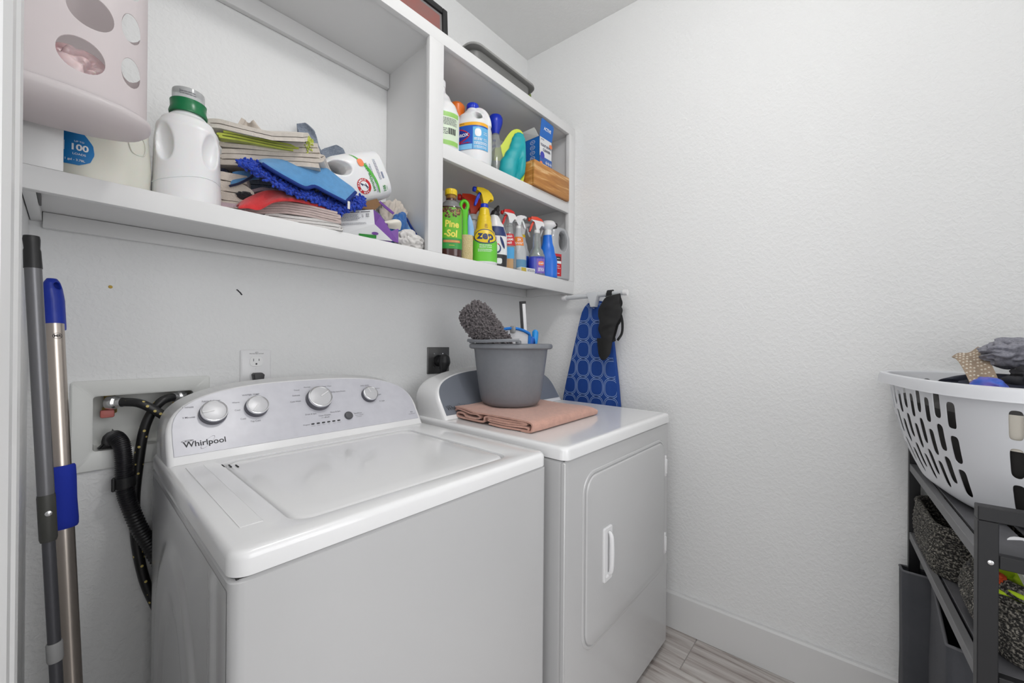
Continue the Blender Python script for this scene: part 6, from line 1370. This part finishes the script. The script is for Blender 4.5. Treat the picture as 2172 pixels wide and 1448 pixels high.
# blue and white mop pad standing in the bucket
t = thing('mop_pad', 'white and blue mop pad with a grey clip standing in the bucket', 'mop pad', (-0.515, -0.42, ZB+0.008))
bm = NB()
def pad(u, v):
    a = (u-0.5)*1.25; x = -0.573 + 0.082*sin(a); y = -0.428 - 0.075*sin(a)*0.9 + 0.06*(1-cos(a))+0.03*v*0; z = 0.99 + (0.2365 + 0.017*math.cos((u-0.42)*3.0))*v; return Vector((x-0.030*(1-v)*0, y+0.01*(1-v), z))
a_ = grid(bm, pad, 26, 14); solid(bm, 0.012)
q = part('pad', bm, mat('white_felt', (0.66, 0.66, 0.68), 0.9, bump=(60, 0.3, 0.003)), t, smooth=50); q.location = -t.location
bm = NB(); tube(bm, [pad(u/20, 1.0)+Vector((0, -0.004, 0.001)) for u in range(21)], 0.0055, 10); tube(bm, [pad(1.0, 1-v/10)+Vector((0.003, -0.002, 0)) for v in range(11)], 0.006, 8); q = part('blue_binding', bm, mat('bright_blue_binding', (0.012, 0.17, 0.58), 0.8), t, 'bright blue binding', smooth=50); q.location = -t.location
pc = pad(0.42, 1.0); bm = NB(); box(bm, pc.x-0.006, pc.x+0.006, pc.y-0.016, pc.y+0.004, pc.z-0.016, pc.z+0.010, 0.003); q = part('clip', bm, mat('grey_clip', (0.30, 0.30, 0.30), 0.5), t, 'grey clip'); q.location = -t.location
# squeegee
t = thing('squeegee', 'squeegee with black rubber edge and white bar standing upright in the bucket', 'squeegee', (-0.455, -0.40, ZB+0.008))
M = Matrix.Translation((-0.452, -0.378, 1.212)) @ Matrix.Rotation(rad(-48), 4, 'Z') @ Matrix.Rotation(rad(-4), 4, 'Y')
bm = NB(); box(bm, -0.015, -0.004, -0.003, 0.003, -0.17, 0.142, 0.001, 1, M); box(bm, -0.015, 0.012, -0.003, 0.003, 0.136, 0.146, 0.001, 1, M); q = part('rubber_blade', bm, RUBBER, t, 'black rubber blade'); q.location = -t.location
bm = NB(); box(bm, -0.0038, 0.0088, -0.005, 0.005, -0.17, 0.1355, 0.002, 1, M); q = part('blade_bar', bm, WPLASTIC, t, 'white bar'); q.location = -t.location
bm = NB(); box(bm, -0.002, 0.006, -0.004, 0.004, -0.235, -0.16, 0.001, 1, M); q = part('handle', bm, WPLASTIC, t); q.location = -t.location
# blue brush handle
t = thing('scrub_brush', 'bright blue plastic brush handle at the right side of the bucket', 'brush', (-0.44, -0.43, ZB+0.008))
SKYB = mat('sky_blue_plastic', (0.012, 0.30, 0.78), 0.35)
bm = NB(); tube(bm, [(-0.490, -0.410, 1.02), (-0.468, -0.413, 1.10), (-0.446, -0.416, 1.17), (-0.437, -0.416, 1.212), (-0.434, -0.415, 1.234), (-0.433, -0.4145, 1.243)], [0.010, 0.011, 0.0125, 0.0130, 0.0125, 0.006], 16, 4); q = part('handle', bm, SKYB, t, smooth=60); q.location = -t.location
bm = NB(); tube(bm, [(-0.492, -0.432, 1.150), (-0.480, -0.430, 1.197), (-0.466, -0.426, 1.206), (-0.446, -0.420, 1.186)], [0.010, 0.012, 0.010, 0.006], 12, 4); q = part('knuckle_guard', bm, mat('mid_blue_plastic', (0.008, 0.11, 0.50), 0.4), t, 'darker blue guard', smooth=60); q.location = -t.location
bm = NB(); box(bm, -0.535, -0.475, -0.43, -0.375, 0.975, 1.02, 0.006); q = part('brush_head', bm, SKYB, t); q.location = -t.location
# ---------------------------------------------------------------- dark slatted rack at the right, against the front of the room
RACKM = mat('charcoal_metal', (0.022, 0.022, 0.024), 0.45, 0.3); SLATM = mat('charcoal_wood', (0.10, 0.10, 0.108), 0.5, var=(30, (0.12, 0.12, 0.13), 0.8))
EDGE = mat('grey_edge', (0.16, 0.16, 0.165), 0.5)
RA = -0.0733  # turned a few degrees off the room
t = thing('slatted_rack', 'dark grey metal rack with slatted shelves at the right edge, under the laundry basket', 'rack', (-0.618, -1.5445, 0.0), rot=(0, 0, 0.0733))
RL, RD, RH = 0.672, 0.335, 0.9165
def rp_(name, x0, x1, y0, y1, z0, z1, m=RACKM, b=0.0012, label=None):
    bm = NB(); box(bm, x0, x1, y0, y1, z0, z1, b, 1); return part(name, bm, m, t, label)
for x in (0.0, RL-0.022):
    rp_('post', x, x+0.022, -0.0245, 0.0, 0.001, RH-0.0245); rp_('post', x, x+0.022, -RD, -RD+0.0245, 0.001, RH-0.0245); rp_('top_bar', x, x+0.022, -RD, 0.0, RH-0.0240, RH)
for z in (0.836, 0.630):
    rp_('front_rail', 0.0225, RL-0.0225, -0.016, -0.001, z-0.022, z, EDGE); rp_('back_rail', 0.0225, RL-0.0225, -RD+0.001, -RD+0.016, z-0.022, z)
    for x in (0.0, RL-0.022): rp_('side_rail', x+0.002, x+0.020, -RD+0.0248, -0.0248, z-0.022, z)
    n = 4
    for k in range(n):
        w = (RD-0.036)/n; y1 = -0.018 - k*w; rp_('slat', 0.0225, RL-0.0225, y1-w+0.010, y1-0.004, z-0.010, z-0.002, SLATM)
bm = NB(); lathe(bm, [(0.0042, 0), (0.0038, 0.002), (0.002, 0.003)], 14, M=Matrix.Translation((0.0, -0.0145, 0.8235)) @ Matrix.Rotation(-pi/2, 4, 'Y')); part('bolt', bm, CHROME, t)
# rope baskets
def rope_mat():
    m = bpy.data.materials.new('speckled_rope'); m.use_nodes = True; nt = m.node_tree; b = nt.nodes['Principled BSDF']; b.inputs['Roughness'].default_value = 0.9
    tc = nt.nodes.new('ShaderNodeTexCoord'); n = nt.nodes.new('ShaderNodeTexNoise'); n.inputs['Scale'].default_value = 260; n.inputs['Detail'].default_value = 2; n.inputs['Distortion'].default_value = 0.3
    r = nt.nodes.new('ShaderNodeValToRGB'); e = r.color_ramp.elements; e[0].position = 0.47; e[0].color = (0.016, 0.015, 0.014, 1); e[1].position = 0.68; e[1].color = (0.30, 0.28, 0.24, 1)
    bp = nt.nodes.new('ShaderNodeBump'); bp.inputs['Strength'].default_value = 0.7; bp.inputs['Distance'].default_value = 0.002
    nt.links.new(tc.outputs['Object'], n.inputs['Vector']); nt.links.new(n.outputs[0], r.inputs[0]); nt.links.new(r.outputs[0], b.inputs['Base Color']); nt.links.new(n.outputs[0], bp.inputs['Height']); nt.links.new(bp.outputs[0], b.inputs['Normal']); return m
ROPE = rope_mat(); ROPEL = ROPE
def rope_basket(label, loc, hx, hy, rows, r=0.0072, bulge=0.010, rz=4.2, rf=0.75):
    k = thing('rope_basket', label, 'basket', loc, rz)
    for i in range(rows):
        f = i/(rows-1); e = bulge*sin(pi*min(1, f*1.05+0.05)) + 0.004*f; z = r*0.9 + i*r*1.72
        pts = rrect(-hx-e, hx+e, -hy-e, hy+e, min(hx, hy)*rf, z, 7); pts = [Vector(p)+Vector((0, 0, 0.0015*noise.noise(Vector((p.x*20, p.y*20, i))))) for p in pts]
        bm = NB(); pts2 = pts + [pts[0], pts[1]]
        tube(bm, pts2, r if i < rows-1 else r*1.15, 8, caps=False); part('coil', bm, ROPE, k, smooth=60)
    bm = NB(); loft(bm, [rrect(-hx, hx, -hy, hy, min(hx, hy)*rf, z, 7) for z in (0.001, 0.008)]); part('base', bm, ROPE, k)
    return k
ZS = 0.6290
def rk(x, y, z): c_, s_ = cos(0.0733), sin(0.0733); return (-0.618+x*c_-y*s_, -1.5445+x*s_+y*c_, z)
rope_basket('dark speckled rope basket at the wall end of the middle rack shelf', rk(0.490, -0.134, ZS), 0.135, 0.122, 11, 0.0066, 0.006, 4.2, 0.45)
bk = rope_basket('dark speckled rope basket holding lime cloth, nearest on the middle rack shelf', rk(0.150, -0.165, ZS), 0.110, 0.122, 11, 0.0075, 0.018)
bm = NB(); crumple(bm, rk(0.115, -0.125, ZS+0.120), (0.080, 0.090, 0.052), 61, 0.25, 2.6, 5, -0.9); o = part('cloth', bm, mat('lime_print_cloth', (0.50, 0.72, 0.02), 0.8, var=(26, (0.50, 0.10, 0.01), 0.0)), smooth=60); tag(o, 'bright lime cloth heaped in the near rope basket', 'cloth')
bm = NB(); crumple(bm, rk(0.080, -0.040, ZS+0.142), (0.010, 0.012, 0.010), 62, 0.25, 2.6, 4, None); o2 = part('red_patch', bm, mat('red_print', (0.50, 0.06, 0.01), 0.8), o, 'red printed fold', smooth=60)
t2 = thing('plastic_caddy', 'white plastic dish tipped over the lime cloth in the near rope basket', 'dish', rk(0.075, -0.135, ZS+0.142), rot=(rad(10), rad(-20), 0.1))
bm = NB(); rr = [rrect(-0.075+i_, 0.075-i_, -0.085+i_, 0.085-i_, 0.030, z, 6) for i_, z in ((0.02, 0.0), (0.012, 0.002), (0.004, 0.026), (0.0, 0.030), (0.001, 0.034), (0.006, 0.033), (0.014, 0.008), (0.022, 0.005))]; loft(bm, rr); part('dish_shell', bm, mat('white_plastic_gloss', (0.80, 0.80, 0.82), 0.25), t2, smooth=45)
# grey laundry bags hung below
BAGM = mat('grey_bag_fabric', (0.040, 0.043, 0.052), 0.75, bump=(700, 0.3, 0.0008), var=(7, (0.055, 0.057, 0.066), 1.0))
def bag(label, x0, x1, y0, y1, z0, z1, wav, seed, slope=0.0):
    k = thing('laundry_bag', label, 'bag', ((x0+x1)/2, (y0+y1)/2, z0)); bm = NB(); o_ = k.location
    def P_(ins, z, i):
        r = rrect(x0+ins, x1-ins, y0+ins, y1-ins, 0.016, z, 6); out = []
        for q in r:
            d_ = noise.noise(Vector((q.x*9, q.y*9, z*3+seed)))*0.008*min(1, (z-z0)*8); w_ = wav*(sin((q.x)*38+seed)+0.6*sin(q.y*44)) if z > z1-0.06 else 0
            w_ += slope*(x1-q.x)*max(0, (z-z0)/(z1-z0))
            out.append(Vector((q.x+d_, q.y+d_*0.6, q.z + w_)) - o_)
        return out
    zs_ = [z0 + (z1-z0)*f for f in (0, 0.02, 0.2, 0.4, 0.6, 0.75, 0.86, 0.93, 0.97, 1.0)]
    loft(bm, [P_(0.0, z, 0) for z in zs_] + [P_(0.003, z, 0) for z in reversed(zs_[2:])], True, True); part('bag_body', bm, BAGM, k, smooth=50)
    bm = NB(); pts = P_(0.0015, z1, 0); tube(bm, pts + [pts[0], pts[1]], 0.0032, 8, caps=False); part('binding', bm, mat('bag_binding', (0.11, 0.11, 0.12), 0.8), k, 'lighter grey binding', smooth=60)
    return k
bag('grey fabric laundry bag hanging under the rack, against the right wall', -0.130, 0.045, -1.80, -1.476, 0.10, 0.517, 0.0, 1, 0.30)
bag('grey fabric laundry bag with a sagging wavy rim, under the rack near end', -0.455, -0.160, -1.80, -1.526, 0.10, 0.570, 0.012, 2)
# laundry basket
LB = mat('white_basket_plastic', (0.72, 0.73, 0.76), 0.35)
ZL = 0.8355
lb = thing('laundry_basket', 'white slotted plastic laundry basket heaped with clothes on top of the rack', 'laundry basket', (-0.222, -1.676, ZL), 13.0); ol = Vector((0, 0, ZL))
HB = 0.276
def bring(v, off=0.0, n=768, p=3.1):
    bl = 0.010*sin(pi*v); ease = v**0.8; a = 0.215+0.090*ease+bl+off; b = 0.140+0.070*ease+bl+off
    if v < 0.06: k = (1-v/0.06); s_ = 0.020*(1-math.sqrt(max(0, 1-k*k))); a -= s_; b -= s_
    out = []
    for i in range(n):
        ph = rad(135-360*i/n); th = math.atan2(b*sin(ph), a*cos(ph)); c, s_ = cos(th), sin(th); rr = 1/((abs(c)/a)**p+(abs(s_)/b)**p)**(1/p); out.append(Vector((rr*c, rr*s_, ZL+0.002+HB*v)))
    return out
NV = 88; rings = [bring(j/NV) for j in range(NV+1)]; NU = len(rings[0])
_mr = bring(0.6); _cum = [0.0]
for a_, b_ in zip(_mr, _mr[1:]+_mr[:1]): _cum.append(_cum[-1]+(b_-a_).length)
def arc(i, j):
    d_ = _cum[j]-_cum[i]; return d_ if d_ >= 0 else d_+_cum[-1]
def hole(i, v):
    """long sides: staggered slots; short ends: narrower staggered slots"""
    a = (i//192)*192; b = (a+192) % 768; ty = 'LSLS'[i//192]
    d_ = arc(a, i); tot = arc(a, b); lo, pitch = (0.036, 0.038) if ty == 'L' else (0.014, 0.030)
    n = int((tot-2*lo)/pitch); f = (d_-(tot-n*pitch)/2)/pitch
    if f < 0 or f >= n: return False
    col = int(f); c = f-col; odd = (col if ty == 'L' else col+1) % 2
    vv_ = (v-0.115-0.065*odd)/0.262
    if vv_ < 0 or vv_ >= 3: return False
    w = vv_-int(vv_)
    return (abs(c-0.5)/0.31)**5 + (abs(w-0.455)/0.40)**7 < 1 and v < 0.94
bm = NB(); vv = [[bm.verts.new(p-ol) for p in r] for r in rings]
for j in range(NV):
    for i in range(NU):
        if hole(i, (j+0.5)/NV): continue
        bm.faces.new((vv[j][i], vv[j][(i+1) % NU], vv[j+1][(i+1) % NU], vv[j+1][i]))
bm.faces.new(list(reversed(vv[0])))
for v in [v for v in bm.verts if not v.link_faces]: bm.verts.remove(v)
for it in range(5):   # round off the cut edges of the slots
    nw = {}
    for v in bm.verts:
        be = [e for e in v.link_edges if e.is_boundary]
        if len(be) == 2: nw[v] = v.co*0.4 + (be[0].other_vert(v).co + be[1].other_vert(v).co)*0.3
    for v, c_ in nw.items(): v.co = c_
bmesh.ops.recalc_face_normals(bm, faces=bm.faces)
me = mods(bm, ('SOLIDIFY', dict(thickness=0.0018, offset=-1.0))); me.materials.clear()
for p in me.polygons: p.use_smooth = True
me.set_sharp_from_angle(angle=rad(40)); part('basket_body', me, LB, lb)
bm = NB(); zt = ZL+0.002+HB
def rimr(off, dz): return [Vector((p.x, p.y, zt+dz)) - ol for p in bring(1.0, off)]
loft(bm, [rimr(-0.001, -0.002), rimr(0.001, 0.003), rimr(0.008, 0.005), rimr(0.016, 0.003), rimr(0.0185, -0.003), rimr(0.0200, -0.017), rimr(0.0210, -0.021), rimr(0.0180, -0.021), rimr(0.0165, -0.017), rimr(0.014, -0.003), rimr(0.003, -0.003), rimr(-0.001, -0.002)], False, False); part('rim', bm, LB, lb, smooth=50)
# clothes in the basket
GC2 = 'clothes heaped in the laundry basket'
def cloths(label, c, s, seed, m, amp=0.22, fq=2.2, flat=-0.9, M=None, name='garment'):
    bm = NB(); crumple(bm, c, s, seed, amp, fq, 5, flat, M); o = part(name, bm, m, smooth=60); return tag(o, label, 'clothing', GC2)
DK = mat('dark_garment', (0.020, 0.020, 0.024), 0.85, bump=(500, 0.3, 0.001)); DK2 = mat('charcoal_garment', (0.035, 0.033, 0.032), 0.85, bump=(500, 0.3, 0.001)); NV2 = mat('navy_garment', (0.012, 0.015, 0.032), 0.85)
def lbp(x, y, z): c_, s_ = cos(rad(13)), sin(rad(13)); return (-0.222+x*c_-y*s_, -1.676+x*s_+y*c_, z)
RZ13 = Matrix.Rotation(rad(13), 4, 'Z')
bm = NB(); rr = []
for v_ in (0.03, 0.1, 0.2, 0.35, 0.5, 0.65, 0.78): rr.append([p + Vector((-p.x, -p.y, 0)).normalized()*(0.010+0.010*abs(noise.noise(Vector((p.x*16, p.y*16, p.z*14))))) for p in bring(v_, -0.004)[::4]])
for k_, dz in ((0.8, 0.020), (0.5, 0.035), (0.2, 0.040)): rr.append([Vector((p.x*k_, p.y*k_, rr[6][i].z + dz + 0.015*noise.noise(Vector((p.x*k_*14, p.y*k_*14, 7))))) for i, p in enumerate(rr[6])])
loft(bm, rr); M13 = Matrix.Translation((-0.222, -1.676, 0)) @ RZ13
for v in bm.verts: v.co = M13 @ v.co
o = part('garment', bm, DK2, smooth=60); tag(o, 'dark garments packed against the slots inside the laundry basket', 'clothing', GC2)
bm = NB(); R6 = {v_: bring(v_, -0.004) for v_ in (0.58, 0.62, 0.68, 0.74, 0.79, 0.83)}
cg = [[M13 @ (R6[v_][i] + Vector((-R6[v_][i].x, -R6[v_][i].y, 0)).normalized()*(0.0055+0.003*sin(i*0.07)*sin(v_*20))) for i in range(590, 764, 3)] for v_ in sorted(R6)]
loft(bm, cg, False, False, closed=False); bm.normal_update(); solid(bm, 0.0025); o = part('garment', bm, mat('cream_garment', (0.70, 0.66, 0.58), 0.85), smooth=60); tag(o, 'cream garment seen through the upper square slots of the basket', 'clothing', GC2)
cloths('navy garment at the far side of the heap in the basket', lbp(0.0, 0.03, 1.080), (0.165, 0.115, 0.046), 73, NV2, 0.2, 2.0, None, RZ13)
cloths('black garment with pale trim at the top right of the heap', lbp(-0.10, 0.000, 1.105), (0.10, 0.075, 0.055), 74, DK, 0.2, 2.2, None, RZ13)
bm = NB()
def tan_(u, v):
    X_, Y_, Z_ = lbp(-0.075+0.135*v+0.01*u, 0.122-0.015*v-0.050*u, 1.104+0.062*sin(pi*0.5*v)+0.024*u*v+0.004*sin(u*7)); return Vector((X_, Y_, Z_))
grid(bm, tan_, 24, 16); solid(bm, 0.004); o = part('garment', bm, mat('tan_mesh', (0.34, 0.26, 0.19), 0.85, bump=(420, 0.5, 0.001)), smooth=60); tag(o, 'tan perforated mesh garment draped over the heap', 'clothing', GC2)
bm = NB()
for i in range(14):
    for j in range(10):
        if (i+j) % 2: continue
        if 0.36 < i/14 < 0.55: continue
        p = tan_(0.05+0.9*i/14, 0.1+0.85*j/10); nrm = (tan_(0.06+0.9*i/14, 0.1+0.85*j/10)-p).cross(tan_(0.05+0.9*i/14, 0.11+0.85*j/10)-p).normalized(); nrm = nrm if nrm.z > 0 else -nrm; bmesh.ops.create_icosphere(bm, subdivisions=1, radius=0.0024, matrix=Matrix.Translation(p + nrm*0.0005))
q = part('perforations', bm, mat('pale_dot', (0.75, 0.68, 0.58), 0.8), o, 'pale perforation dots', kind='stuff')
cloths('blue and orange printed garment at the near rim of the basket', lbp(-0.105, 0.108, 1.102), (0.040, 0.026, 0.026), 76, mat('blue_print', (0.015, 0.12, 0.55), 0.7, var=(30, (0.45, 0.10, 0.22), 0.30)), 0.10, 1.6, None, RZ13)
cloths('heather grey garment on the top of the heap at the frame edge', lbp(0.000, 0.030, 1.178), (0.060, 0.048, 0.034), 77, mat('heather_grey', (0.20, 0.20, 0.235), 0.9, bump=(300, 0.4, 0.001), var=(250, (0.30, 0.30, 0.34), 0.8)), 0.22, 2.2, None)
